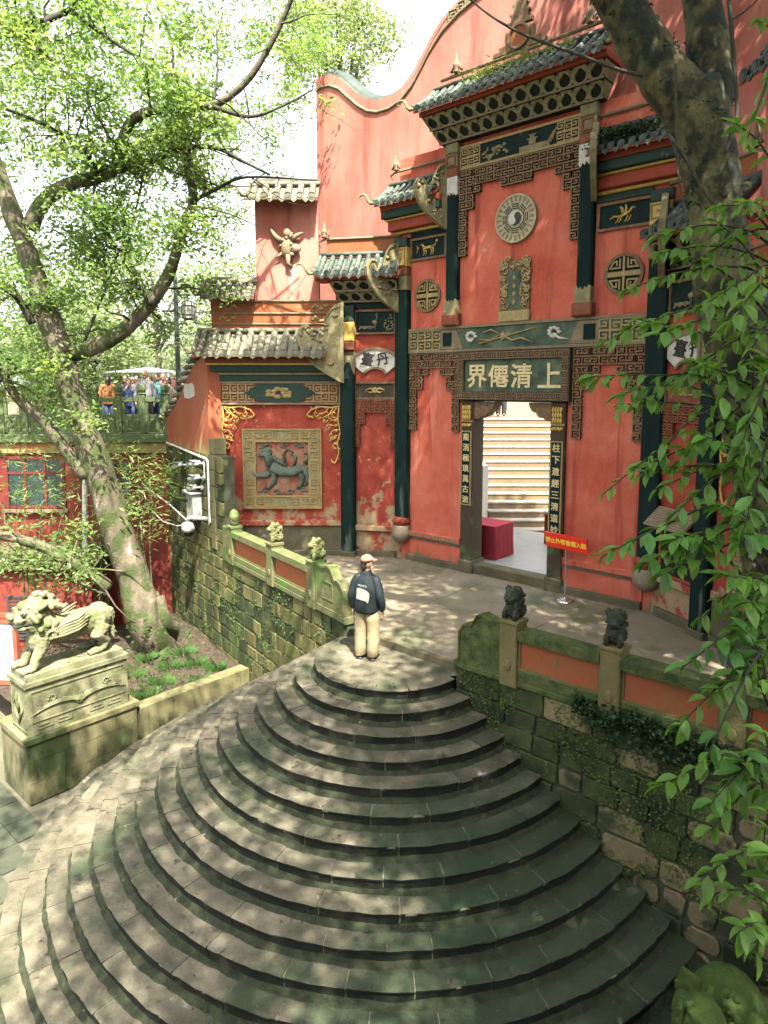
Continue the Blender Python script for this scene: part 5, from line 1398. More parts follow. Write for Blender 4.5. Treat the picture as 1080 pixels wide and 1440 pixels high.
MB().tube([tuple(S(119, 640, 18.9)), tuple(S(120, 880, 18.9))], .07, 8).build('drain_pipe', 'pipe_white', bld)
# terrace balustrade
tr = thing('terrace_railing', 'green stained stone railing with round headed posts along the terrace edge', 'railing', tuple(RB @ Vector((-4, -.1, 2.96))))
xs_ = [.05 - .68 * i for i in range(11)]
pm_ = MB().box(-.09, .09, -.09, .09, 0, 1.12, .012); pm_.lathe([(.10, 1.12), (.12, 1.15), (.08, 1.18), (.115, 1.26), (.12, 1.34), (.08, 1.40), (.02, 1.42)], n=10)
pmm = pm_.mesh('post', 'balcony_stone')
for i, x in enumerate(xs_):
    link('post', pmm, tr, RB @ T((x, -.05, 2.96)))
    if i < len(xs_) - 1:
        x0, x1 = xs_[i + 1] + .09, x - .09
        MB().box(x0, x1, -.11, .01, 3.88, 4.0, .012).build('top_rail', 'balcony_stone', tr, RB)
        pn = MB().box(x0, x1, -.09, -.01, 3.0, 3.52).build('lower_panel', 'balcony_stone', tr, RB)
        b = MB(); cx = (x0 + x1) / 2
        b.disc(cx, 3.26, .11, -.105, -.08, 16, .075); b.frame(x0 + .03, x1 - .03, 3.05, 3.47, .022, -.104, -.08)
        b.build('panel_carving', 'balcony_stone', pn, RB)
        for u in (x0, x1 - .07): MB().box(u, u + .07, -.09, -.01, 3.52, 3.88).build('baluster', 'balcony_stone', tr, RB)
# low annex behind the lion, with louvre
AN = frame_at(tuple(Vector((0, 0, 0)) + FW * 17.6 + RT * (-7.75)), (.743, .669, 0))
an = thing('low_annex', 'low dark red annex with a stone roof ledge behind the lion', 'building', tuple(AN @ Vector((-2, 0, GZ))))
MB().box(-6, 0, 0, 3.2, GZ, -.46).build('wall', 'plaster_dark_red', an, AN)
MB().box(-6.1, .10, -.22, 3.3, -.455, -.26, .02).build('roof_ledge', 'base_stone', an, AN)
MB().box(-2.2, -.3, -.03, .0, -1.55, -.95).build('recessed_panel', 'plaster_dark_red', an, AN)
lv = MB().frame(-2.25, -1.35, -2.4, -1.2, .06, -.05, .02).build('louvre', 'grille_dark', an, AN)
MB().box(-2.2, -1.4, -.012, .01, -2.35, -1.25).build('louvre_back', 'grille_dark', lv, AN)
for i in range(9): MB().box(-2.19, -1.41, -.045, -.01, -2.32 + i * .12, -2.32 + i * .12 + .05).build('slat', 'grille_dark', lv, AN)
# red framed notice board beside the lion
nbd = thing('notice_board', 'white notice board in a red wooden frame behind the lion', 'notice board', tuple(S(8, 960, 15.4)))
NB = frame_at(tuple(S(10, 905, 15.2)), (.80, .60, 0))
MB().box(-.75, .16, -.02, .02, -.85, .45).build('board', 'white_plastic', nbd, NB)
for x in (-.80, .17): MB().box(x, x + .09, -.05, .05, -1.9, .75).build('post', 'paint_red', nbd, NB)
for z in (.47, .62): MB().box(-.71, .17, -.04, .04, z, z + .08).build('rail', 'paint_red', nbd, NB)
MB().box(-.71, .17, -.04, .04, -.95, -.86).build('rail', 'paint_red', nbd, NB)
# glazed pavilion and marquee beyond the terrace
gp = thing('glass_pavilion', 'pale green glass pavilion with dark mullions beyond the terrace', 'building', tuple(S(-20, 560, 30)))
GPf = frame_at(tuple(S(66, 545, 30)), (.80, .60, 0))
MB().box(-7, 0, 0.02, 5, -2.5, 1.7).build('glazing', 'curtain_glass', gp, GPf)
for x in (-6.2, -4.2, -2.2, -.06): MB().box(x, x + .09, -.05, .02, -2.5, 1.72).build('mullion', 'grille_dark', gp, GPf)
for z in (-.05, 1.68): MB().box(-7, .05, -.07, .02, z, z + .12).build('transom', 'grille_dark', gp, GPf)
MB().add([(-7, -1.8, -1.9), (.1, -1.8, -1.9), (.1, -.03, -.1), (-7, -.03, -.1), (-7, -.03, -.16), (.1, -.03, -.16)], [(0, 1, 2, 3), (0, 3, 4), (1, 5, 2)]).build('lean_to_roof', 'ledge_stone', gp, GPf)
mq = thing('white_marquee', 'white flat marquee canopy behind the crowd on the terrace', 'marquee', tuple(S(205, 560, 27)))
c = S(210, 520, 27)
b = MB(); b.add([(c.x - .9 * a - .9 * q, c.y - .8 * a + 1.0 * q, c.z - .12) for a, q in ((1, -1), (-1, -1), (-1, 1), (1, 1))] + [(c.x, c.y, c.z + .10)], [(0, 1, 4), (1, 2, 4), (2, 3, 4), (3, 0, 4), (3, 2, 1, 0)])
b.build('canopy', 'canopy_white', mq)
for a, q in ((1, -1), (-1, -1), (-1, 1), (1, 1)):
    x, y = c.x - .86 * a - .85 * q, c.y - .76 * a + .95 * q
    MB().tube([(x, y, 2.9), (x, y, c.z - .10)], .04, 7).build('pole', 'pipe_white', mq)
td = MB().slab([tuple((RB @ Vector(p))[:2]) for p in ((-14, 9.2, 0), (8, 9.2, 0), (10, 40, 0), (-16, 40, 0))], 2.4, 2.9).build('upper_terrace', 'court_concrete'); struct(td)
# lamp post with two lanterns
lp = thing('lamp_post', 'dark iron lamp post with two hanging lattice lanterns by the terrace', 'lamp post', tuple(S(252, 620, 20.6)))
p0 = S(252, 560, 20.6); p1 = S(246, 396, 20.6)
px, py = p0.x, p0.y
MB().tube([(px, py, 2.7), (px, py, 5.0), (px, py, 7.45), (px, py, 7.6)], [.085, .075, .06, .03], 9).build('post', 'iron_green', lp, None, True)
for sg, zt in ((-1, 6.55), (1, 7.02)):
    e = Vector((px, py, zt)) + RT * sg * .42
    ar = MB().tube([(px, py, zt), e], .03, 6); ar.tube([Vector((px, py, zt - .3)), Vector((px, py, zt)) + RT * sg * .2 + Vector((0, 0, -.1)), e + Vector((0, 0, -.02))], .014, 5)
    ar.build('bracket', 'iron_green', lp)
    c = e - RT * sg * .06
    MB().tube([c, c + Vector((0, 0, -.18))], .012, 5).build('hanger', 'iron_green', lp)
    ln = MB().lathe([(.08, -.72), (.16, -.68), (.19, -.45), (.16, -.22), (.08, -.18)], n=6); ln.v = [(v[0] + c.x, v[1] + c.y, v[2] + c.z) for v in ln.v]
    lo = ln.build('lantern', 'lantern_glass', lp)
    for i in range(6):
        a = i * math.pi / 3
        f_ = lambda r, z: (c.x + r * math.cos(a), c.y + r * math.sin(a), c.z + z)
        MB().tube([f_(.09, -.73), f_(.172, -.68), f_(.202, -.45), f_(.172, -.22), f_(.09, -.17)], .014, 5).build('lantern_rib', 'iron_green', lo)
    for z, r in ((-.72, .10), (-.58, .185), (-.32, .185), (-.18, .10)):
        MB().tube([(c.x + r * math.cos(i * math.pi / 3), c.y + r * math.sin(i * math.pi / 3), c.z + z) for i in range(7)], .014, 5).build('lantern_hoop', 'iron_green', lo)
# ================================================================== inside the gate
pf = MB().box(-3.2, 3.2, .31, 4.2, -.05, .20).build('passage_floor', 'passage_floor', None, G); struct(pf)
bc = MB().slab([(-20, 13.8), (6, 13.8), (6, 40), (-20, 40)], -.4, -.05).build('back_court', 'stair_tan'); struct(bc)
tbl = thing('red_cloth_table', 'table draped in dark red cloth with a bright top inside the doorway', 'table', tuple(G @ Vector((-.95, 1.3, .2))))
tx0, tx1, ty0, ty1 = -1.75, -.80, .62, 1.45
b = MB(); N_ = 64; ring = []
per = []
for i in range(N_):
    s_ = i / N_ * 4
    k, u = int(s_), s_ - int(s_)
    x, y = [(tx0 + (tx1 - tx0) * u, ty0), (tx1, ty0 + (ty1 - ty0) * u), (tx1 - (tx1 - tx0) * u, ty1), (tx0, ty1 - (ty1 - ty0) * u)][k]
    per.append((x, y))
cxy = ((tx0 + tx1) / 2, (ty0 + ty1) / 2)
for z, amp, gr in ((1.0, 0, 1.0), (.97, .004, 1.01), (.6, .018, 1.03), (.22, .03, 1.05)):
    for i, (x, y) in enumerate(per):
        w_ = 1 + (amp * 1.6 * math.sin(i * 1.9) if amp else 0)
        b.v.append((cxy[0] + (x - cxy[0]) * gr * w_, cxy[1] + (y - cxy[1]) * gr * w_, z))
for j in range(3):
    for i in range(N_):
        k = (i + 1) % N_; b.f.append(((j + 1) * N_ + i, (j + 1) * N_ + k, j * N_ + k, j * N_ + i))
autosmooth(b.build('table_skirt', 'cloth_red', tbl, G), 60)
MB().box(tx0 - .01, tx1 + .01, ty0 - .01, ty1 + .01, 1.0, 1.02).build('table_top', 'cloth_magenta', tbl, G)
db = thing('folded_screen', 'low dark maroon screen standing behind the red cloth table', 'screen', tuple(G @ Vector((0.1, 3.0, .2))))
MB().box(-.8, .62, 3.0, 3.06, .2, 1.0).build('panel', 'frame_maroon', db, G); MB().box(.62, .68, 2.98, 3.08, .2, 1.06).build('post', 'frame_maroon', db, G)
MB().box(.75, 2.2, 2.6, 3.6, .205, .215).build('floor_mat', 'teal_mat', None, G); tag(bpy.data.objects[-1] if False else bpy.context.scene.objects['floor_mat'], 'teal floor mat on the passage floor inside the doorway', 'mat')
# sunlit stairs climbing beyond the gate
SC = FW * 19.6 + RT * 3.85
SF = frame_at((SC.x, SC.y, -.05), (.743, .669, 0))
fst = thing('far_staircase', 'sunlit tan stone stairs climbing beyond the doorway', 'staircase', tuple(SF @ Vector((0, 2, 0))))
for i in range(15):
    x0 = -1.15 if i < 2 else -.70
    st = MB().box(x0, 2.6, i * .335, 5.6, .215 * i, .215 * i + .214).build('step', 'stair_tan', fst, SF)
    MB().box(x0 - .01, 2.61, i * .335 - .03, i * .335 + .33, .215 * i + .172, .215 * i + .222, .01).build('tread', 'tread_pale', st, SF)
MB().box(-1.05, -.72, .70, 5.6, 0, 2.0).build('side_wall', 'lime_wall', fst, SF)
MB().prism([(-1.02, 0), (-.74, 0), (-.74, 4.2), (-1.02, 4.2)], 4.9, 5.2).build('side_pier', 'lime_wall', fst, SF)
hw = thing('white_wall', 'bright white rendered wall left of the far stairs', 'wall', tuple(SF @ Vector((-3, 3, 0))))
MB().box(-6, -1.06, 2.2, 2.6, 0, 5.0).build('wall', 'lime_wall', hw, SF)
MB().box(-6, -1.04, 2.1, 2.7, 5.0, 5.2).build('coping', 'stair_tan', hw, SF)
ld = MB().box(-6, 6, 5.6, 16, 2.4, 3.22).build('upper_landing', 'stair_tan', None, SF); struct(ld)
# rope-stand sign by the door
sn = thing('notice_stand', 'red notice sign on a steel pole stand beside the right door post', 'sign', tuple(G @ Vector((1.62, -.52, 0))))
sx, sy = 1.62, -.52
b = MB().lathe([(.19, 0.0), (.19, .02), (.12, .045), (.03, .07), (.022, .09)], (sx, sy), 18); b.build('base', 'steel', sn, G, True)
MB().tube([(sx, sy, .06), (sx, sy, 1.05)], .018, 8).build('pole', 'steel', sn, G)
SGf = G @ T((sx, sy - .03, 1.22)) @ Matrix.Rotation(R(-8), 4, 'Z') @ Matrix.Rotation(R(12), 4, 'X')
pl = MB().box(-.50, .50, -.015, .015, -.155, .155).build('sign_plate', 'sign_red', sn, SGf)
words(SGf, pl, '禁止外帶香燭入觀', -.42, .0, .12, 0, .112, .004, 'letter_yellow', -.016)
# ================================================================== trees
rt_ = random.Random(23)
def smooth_path(pts, rad, sub=4, wob=0.0, rnd=rt_):
    P = [Vector(p) for p in pts]; out, rr = [], []
    for i in range(len(P) - 1):
        p0, p1, p2, p3 = P[max(i - 1, 0)], P[i], P[i + 1], P[min(i + 2, len(P) - 1)]
        for k in range(sub):
            t = k / sub
            q = .5 * ((2 * p1) + (p2 - p0) * t + (2 * p0 - 5 * p1 + 4 * p2 - p3) * t * t + (3 * p1 - p0 - 3 * p2 + p3) * t ** 3)
            r = rad[i] + (rad[i + 1] - rad[i]) * t
            out.append(q + Vector((rnd.uniform(-1, 1), rnd.uniform(-1, 1), rnd.uniform(-1, 1))) * wob * r); rr.append(r)
    out.append(P[-1]); rr.append(rad[-1])
    return out, rr
def knobbly(b, path, rad, n=12, amp=.12, freq=2.2):
    "tapered limb with an uneven cross-section"
    k0 = len(b.v); b.tube(path, rad, n)
    for i in range(k0, len(b.v)):
        p = Vector(b.v[i]); j = (i - k0) // n
        c = path[j]; d = p - c
        b.v[i] = tuple(c + d * (1 + amp * noise.noise(p * freq) + amp * .6 * noise.noise(p * freq * 3)))
def limb(px, d0, d1, r0, r1, wob=.05):
    n = len(px)
    pts = [S(x, y, d0 + (d1 - d0) * i / (n - 1)) for i, (x, y) in enumerate(px)]
    rad = [r0 + (r1 - r0) * (i / (n - 1)) ** .8 for i in range(n)]
    return smooth_path(pts, rad, 4, wob)
def twigs_from(b, path, rad, count, length, rnd=rt_, lo=.2):
    tips = []
    for _ in range(count):
        i = rnd.randrange(int(len(path) * lo), len(path) - 1)
        p = path[i]; t = (path[i + 1] - path[i]).normalized()
        d = Vector((rnd.gauss(0, 1), rnd.gauss(0, 1), rnd.gauss(.25, .8))); d = (d - t * d.dot(t) * .4).normalized()
        L_ = length * rnd.uniform(.5, 1.3); q = [p]; r = min(rad[i] * .45, .035)
        for k in range(5):
            d = (d + Vector((rnd.gauss(0, .25), rnd.gauss(0, .25), rnd.gauss(.02, .22)))).normalized()
            q.append(q[-1] + d * L_ / 5)
        b.tube(q, [r * (1 - .16 * k) for k in range(6)], 5)
        tips += q[2:]
    return tips
# ---- big leaning tree on the left
TB = Vector((-15.62, 8.75, -2.35))
lt_ = thing('leaning_tree', 'large leaning tree with mottled mossy trunk and buttress roots behind the lion', 'tree', tuple(TB))
b = MB()
tp = [TB + Vector((.02, 0, -.2))] + [S(x, y, d) for x, y, d in ((207, 880, 16.9), (188, 815, 16.8), (168, 755, 16.6), (148, 690, 16.4), (126, 625, 16.2), (104, 560, 16.0), (84, 495, 15.9), (62, 425, 15.7), (38, 355, 15.5), (12, 285, 15.3), (-14, 210, 15.1), (-50, 120, 15))]
trd = [.50, .44, .37, .36, .37, .32, .28, .26, .24, .21, .19, .17, .13]
path0, rad0 = smooth_path(tp, trd, 4)
knobbly(b, path0, rad0, 16, .16, 1.8)
for (x, y, q) in ((-.75, .1, .14), (.70, -.35, .17), (.35, -.62, .15), (-.2, -.75, .15), (.55, .45, .14), (-.55, .6, .14)):
    e = TB + Vector((x, y, -.05)); s0 = path0[3] + Vector((x, y, 0)).normalized() * .22
    pr = [s0 + Vector((0, 0, 1.0)), s0 + Vector((x * .2, y * .2, .35)), TB + Vector((x * .62, y * .62, .42)), e, e + Vector((x * .3, y * .3, -.25))]
    pa, ra = smooth_path(pr, [.16, .19, q * 1.15, q, .07], 4); knobbly(b, pa, ra, 10, .15, 2.5)
b.build('trunk', 'bark', lt_, None, True)
LIMBS = [
    ([(104, 497), (150, 480), (198, 442), (236, 388), (258, 318), (272, 282), (264, 236), (262, 190), (250, 165)], 16.0, 15.2, .26, .07),
    ([(42, 322), (60, 285), (92, 262), (132, 250), (160, 238), (172, 196), (192, 164), (240, 152), (300, 148), (345, 116), (376, 70), (400, 22), (414, -12)], 15.5, 13.6, .24, .05),
    ([(158, 240), (205, 228), (250, 211), (300, 207), (340, 226), (380, 246)], 14.8, 15.4, .12, .03),
    ([(122, 672), (92, 632), (62, 592), (30, 566), (14, 545), (2, 520), (-30, 490)], 16.2, 15.2, .21, .10),
    ([(152, 826), (126, 806), (92, 786), (52, 766), (8, 754), (-50, 742)], 16.7, 15.2, .20, .13),
    ([(150, 836), (120, 826), (80, 806), (40, 792), (-10, 786)], 16.6, 16.2, .055, .03),
    ([(-40, 50), (10, 48), (40, 42), (72, 26), (105, 10), (132, -14)], 13.2, 13.6, .11, .06),
    ([(-30, 140), (20, 158), (64, 176), (104, 202), (132, 232), (136, 246)], 13.6, 14.8, .03, .07),
    ([(268, 284), (300, 268), (340, 250), (392, 250), (446, 254)], 15.4, 15.0, .07, .018),
    ([(300, 150), (350, 164), (395, 150), (440, 126)], 14.2, 14.4, .07, .02),
    ([(118, 482), (145, 415), (168, 352), (196, 300)], 15.9, 16.4, .05, .02),
    ([(212, 428), (196, 398), (184, 372), (150, 330), (110, 290)], 15.6, 15.0, .10, .025),
    ([(0, 395), (20, 410), (32, 430), (46, 455)], 15.0, 15.6, .06, .12),
    ([(262, 190), (240, 130), (244, 80), (232, 20)], 15.2, 14.8, .06, .02),
    ([(98, 14), (150, 52), (196, 80), (232, 82)], 13.5, 13.8, .06, .02),
    ([(300, 148), (306, 96), (304, 40)], 14.2, 14.2, .045, .018),
    ([(205, 228), (190, 300), (176, 350)], 15.2, 15.4, .04, .015),
    ([(276, 290), (320, 300), (362, 318)], 15.4, 15.0, .04, .012),
]
tips = []
for i, (px, d0, d1, r0, r1) in enumerate(LIMBS):
    pa, ra = limb(px, d0, d1, r0 * .80, r1 * .8)
    bb = MB(); knobbly(bb, pa, ra, 10 if r0 > .1 else 7, .12, 2.4)
    tips += twigs_from(bb, pa, ra, 12 if len(px) > 4 else 7, 1.7)
    bb.build('limb', 'bark' if r0 > .14 else 'bark_thin', lt_, None, True)
rg = np.random.default_rng(77)
def cluster_pts(cents, per, rad, seed, squash=.7):
    r_ = np.random.default_rng(seed); c = np.repeat(np.array(cents), per, axis=0)
    o = r_.normal(size=c.shape) * rad * .55; o[:, 2] *= squash
    return c + o
edge = [(-400, 470), (-100, 445), (0, 430), (50, 490), (100, 455), (250, 430), (300, 405), (360, 355), (420, 300), (480, 225), (600, 200)]
cents = []
while len(cents) < 1080:
    x, y, d = rg.uniform(-330, 530), rg.uniform(-300, 520), rg.uniform(14.8, 21.0)
    if x > 300: d = rg.uniform(17.5, 21.5)
    if y > 350 and x > 165 and (d < 20.8 or rg.random() < .6): continue
    lim = np.interp(y, [e[0] for e in edge], [e[1] for e in edge])
    if x > lim - 12: 
        if rg.random() > .12: continue
    if x > lim + 50: continue
    if y > 430 and x > 60 and rg.random() < .75: continue
    p = S(x, y, d)
    if noise.noise(p * .6) < -.02 + (.16 if x > 250 and y > 230 else 0): continue
    cents.append(tuple(p))
cents += [tuple(p) for p in tips if rg.random() < .8 and p.dot(RT) < -3.6 and (p.z > 3.5 or rg.random() < .35)]
leaf_obj('crown', leaf_soup(cluster_pts(cents, 60, .42, 8), .14, .35, 9, .42), 'leaf_light', lt_)
# ---- trees far behind the terrace
FT = [((60, 470, 34), 4.2, 4.4, 'pale sunlit tree far behind the glass pavilion'), ((215, 440, 38), 4.8, 4.0, 'pale sunlit tree far behind the white marquee'), ((120, 500, 30), 2.6, 2.2, 'small pale tree close behind the terrace crowd'),
      ((330, 430, 42), 3.6, 3.6, 'pale far tree seen past the lanterns beside the screen wall'), ((478, 60, 36), 3.2, 2.4, 'yellow green treetop showing above the scalloped red wall end')]
for k, ((x, y, d), rx, rz, lab) in enumerate(FT):
    c = S(x, y, d); base = Vector((c.x, c.y, 2.9 if k < 4 else -.05))
    t = thing('far_tree', lab, 'tree', tuple(base), 'pale trees beyond the terrace')
    bb = MB(); pa, ra = smooth_path([base, base.lerp(c, .5) + Vector((.2, .1, 0)), c + Vector((0, 0, rz * .6))], [.28, .2, .05], 4); knobbly(bb, pa, ra, 8)
    for q in range(7):
        a = q * .9; e = c + Vector((math.cos(a) * rx * .7, math.sin(a) * rx * .7, rt_.uniform(-.2, .6) * rz))
        pa2, ra2 = smooth_path([base.lerp(c, .55), base.lerp(c, .9).lerp(e, .4), e], [.12, .07, .02], 3); bb.tube(pa2, ra2, 6)
    bb.build('trunk', 'bark_thin', t, None, True)
    r_ = np.random.default_rng(100 + k); v = r_.normal(size=(300, 3)); v /= np.linalg.norm(v, axis=1)[:, None]; v *= r_.uniform(.35, 1, (300, 1)) ** .5
    cc = np.array(c) + v * np.array([rx, rx, rz])
    cc = cc[[noise.noise(Vector(p) * .45) > -.18 for p in cc]]
    leaf_obj('crown', leaf_soup(cluster_pts(cc, 34, .75, 50 + k), .24, .4, 60 + k, .5), 'leaf_far', t)
# ---- mossy forked tree on the right, growing from the court
RBp = Vector((-1.55, 9.35, -.05))
rt2 = thing('mossy_forked_tree', 'thick moss covered forked tree trunk in front of the gate roof', 'tree', tuple(RBp))
b = MB()
pa, ra = smooth_path([RBp, S(1092, 760, 8.35), S(1072, 640, 8.25), S(1048, 530, 8.15), S(1026, 430, 8.05), S(1010, 330, 8.0), S(1000, 240, 7.95), S(985, 165, 7.9), S(972, 128, 7.9)], [.46, .40, .38, .36, .34, .31, .30, .35, .30], 4)
knobbly(b, pa, ra, 16, .14, 2.6)
tl1, rl1 = smooth_path([S(985, 175, 7.9), S(945, 122, 7.9), S(908, 66, 7.85), S(872, 8, 7.8), S(835, -60, 7.6), S(770, -190, 7.3), S(740, -330, 7.0)], [.30, .30, .27, .25, .23, .18, .13], 4)
knobbly(b, tl1, rl1, 14, .14, 2.6)
tl2, rl2 = smooth_path([S(992, 170, 7.95), S(1000, 110, 7.95), S(994, 50, 7.95), S(988, -30, 8.0), S(1010, -180, 8.0), S(1030, -350, 7.8)], [.30, .25, .225, .22, .18, .12], 4)
knobbly(b, tl2, rl2, 14, .14, 2.6)
b.build('trunk', 'bark_moss', rt2, None, True)
# limbs that carry the crown over the stairs, above the view
top1, top2 = tl1[-1], tl2[-1]
for (p0, e, r) in ((top1, Vector((-3.5, 2.0, 11.2)), .13), (top1, Vector((-5.5, 9.0, 15.5)), .12), (top2, Vector((2.5, 1.5, 12.0)), .12), (top2, Vector((1.0, 10.5, 15.5)), .11), (top1, Vector((-1.0, 5.0, 14.0)), .10), (top2, Vector((4.5, 6.0, 13.5)), .10)):
    pa, ra = smooth_path([p0, p0.lerp(e, .45) + Vector((0, 0, .7)), e], [r, r * .7, .03], 6)
    bb = MB(); knobbly(bb, pa, ra, 8); twigs_from(bb, pa, ra, 10, 2.2)
    bb.build('limb', 'bark_thin', rt2, None, True)
for px, r in (([(905, 106), (870, 98), (800, 72), (735, 48), (690, 22), (655, -6)], .022), ([(1025, -10), (1030, 60), (1036, 140), (1034, 175), (1020, 215)], .03), ([(1026, 30), (1050, 14), (1068, -4)], .012), ([(940, 190), (968, 230), (985, 262), (1006, 290)], .025), ([(950, 90), (951, 170), (953, 240), (970, 330)], .016)):
    pa, ra = smooth_path([S(x, y, 7.55) for x, y in px], [r * (1 - .6 * i / len(px)) for i in range(len(px))], 3)
    bb = MB(); bb.tube(pa, ra, 6); bb.build('vine', 'bark_thin', rt2, None, True)
# tufts of fern and moss on the bark
r_ = np.random.default_rng(31); pts = []
for (P_, R_) in ((path := smooth_path([S(1072, 640, 8.25), S(1048, 530, 8.15), S(1026, 430, 8.05), S(1010, 330, 8.0), S(1000, 240, 7.95), S(985, 165, 7.9)], [.38, .36, .34, .31, .30, .35], 6)), (tl1[:16], rl1[:16]), (tl2[:10], rl2[:10])):
    for i in range(len(P_)):
        for _ in range(70 if R_[i] > .3 else 34):
            p = Vector(P_[i]) + Vector(r_.normal(size=3)).normalized() * R_[i] * r_.uniform(.98, 1.10)
            if noise.noise(p * 2.4) > -.05: pts.append(tuple(p))
tag(leaf_obj('moss_tufts', leaf_soup(np.array(pts), .06, .2, 4, .5), 'ivy', rt2), kind='stuff')
# crown over the stairs and the court (above the picture), its lobes placed to cast shade
cents = []
for (c, r, n, gap) in (((2.8, 3.0, 12.6), (5.7, 6.0, 2.6), 1200, -.14), ((-7.0, 7.3, 14.1), (2.1, 1.8, 1.5), 230, -.3), ((-1.2, 9.4, 15.4), (5.8, 4.2, 3.4), 1150, -.5), ((-4.4, 2.0, 10.9), (2.7, 3.2, 1.3), 64, .18), ((4.5, 9.5, 13.0), (4.0, 4.0, 3.0), 220, -.2)):
    k = 0
    while k < n:
        v = rg.normal(size=3); v /= np.linalg.norm(v); v *= rg.random() ** .45
        p = Vector((c[0] + v[0] * r[0], c[1] + v[1] * r[1], c[2] + v[2] * r[2]))
        if noise.noise(p * .5) < gap: continue
        q0 = p - Vector((-7.55, 7.75, -.1)); off = q0 - SUN * q0.dot(SUN)
        if off.length < 1.0: continue                  # hole cut along the sun's path to light the landing
        cents.append(tuple(p)); k += 1
leaf_obj('crown', leaf_soup(cluster_pts(cents, 34, .62, 18), .19, .5, 19, .5), 'leaf_dark', rt2)
# ---- slender tree with big glossy leaves reaching in from the right
def leaf_mesh(name, m, L_=.18, w_=.075, curl=.25):
    rows = [(0, .0), (.12, .45), (.35, .95), (.6, 1.0), (.82, .62), (1.0, .0)]
    b = MB()
    for t, u in rows:
        z = -curl * L_ * t * t
        b.v += [(-u * w_ / 2, t * L_, z + .018 * u), (0, t * L_, z), (u * w_ / 2, t * L_, z + .018 * u)]
    for i in range(5):
        k = i * 3; b.f += [(k, k + 1, k + 4, k + 3), (k + 1, k + 2, k + 5, k + 4)]
    me = b.mesh(name, m, True); return me
LV = [leaf_mesh('leaf', 'leaf_big', .17, .072, .30), leaf_mesh('leaf', 'leaf_big', .19, .085, .18), leaf_mesh('leaf', 'leaf_big', .15, .060, .42)]
LY = [leaf_mesh('leaf', 'leaf_young', .13, .05, .2)]
sb = S(1150, 1200, 6.5); sb = Vector((sb.x, sb.y, GZ))
st = thing('glossy_leaf_tree', 'slender tree with large glossy green leaves hanging before the balustrade', 'tree', tuple(sb))
stem = [sb, S(1162, 1100, 6.6), S(1128, 860, 6.4), S(1160, 600, 6.65), S(1118, 330, 6.35), S(1140, 60, 6.6)]
pa_s, ra_s = smooth_path(stem, [.075, .07, .06, .05, .04, .02], 5, .2)
bb = MB(); knobbly(bb, pa_s, ra_s, 8)
pa_2, ra_2 = smooth_path([pa_s[6], S(1190, 760, 7.1), S(1150, 520, 7.2), S(1175, 260, 7.3), S(1130, 20, 7.2)], [.05, .045, .04, .03, .015], 5, .2)
knobbly(bb, pa_2, ra_2, 7); bb.build('trunk', 'bark_thin', st, None, True)
pa_s = pa_s + pa_2
SPR = [((1015, 560), (826, 520), 6.3, 18), ((1010, 600), (850, 684), 6.2, 14), ((1030, 725), (848, 772), 6.1, 16), ((1050, 790), (930, 800), 6.0, 14), ((1055, 430), (852, 470), 6.5, 18), ((1065, 385), (880, 398), 6.6, 16), ((1065, 335), (925, 322), 6.6, 12),
       ((1075, 480), (905, 556), 6.3, 18), ((1085, 560), (955, 640), 6.2, 16), ((1085, 640), (950, 712), 6.1, 16), ((1090, 740), (965, 770), 6.0, 14), ((1090, 810), (985, 862), 5.9, 14), ((1090, 880), (965, 925), 5.8, 14), ((1080, 930), (955, 1012), 5.7, 14),
       ((1090, 1060), (930, 1096), 5.6, 14), ((1090, 1100), (1000, 1158), 5.6, 12), ((1090, 1200), (985, 1228), 5.6, 12), ((1092, 1280), (1000, 1248), 5.6, 9), ((1090, 250), (1035, 165), 6.6, 9), ((1090, 110), (1050, 190), 6.5, 9), ((1090, 60), (1062, 20), 6.5, 5),
       ((1060, 600), (870, 560), 6.4, 15), ((1070, 520), (900, 440), 6.5, 15), ((1075, 440), (960, 350), 6.5, 12), ((1080, 680), (905, 655), 6.2, 14), ((1085, 590), (985, 500), 6.0, 14), ((1085, 700), (985, 600), 5.9, 14), ((1088, 780), (1010, 700), 5.8, 14), ((1090, 860), (1020, 800), 5.8, 14),
       ((1088, 400), (990, 420), 6.2, 14), ((1088, 470), (1010, 560), 6.0, 14), ((1090, 330), (1010, 280), 6.5, 10), ((1090, 960), (1010, 960), 5.8, 10), ((1090, 1320), (1040, 1300), 5.5, 7), ((1090, 540), (1040, 620), 5.8, 12), ((1090, 620), (1040, 760), 5.7, 12), ((1090, 1000), (1030, 900), 5.7, 9), ((1090, 1140), (1040, 1060), 5.6, 10)]
for (p0, p1, d, n) in list(SPR):
    SPR.append(((min(1092, p0[0] + rt_.randint(-20, 30)), p0[1] + rt_.randint(-45, 45)), (p1[0] + rt_.randint(15, 110), p1[1] + rt_.randint(-60, 60)), d + rt_.uniform(-.3, .5), n))
allv = []
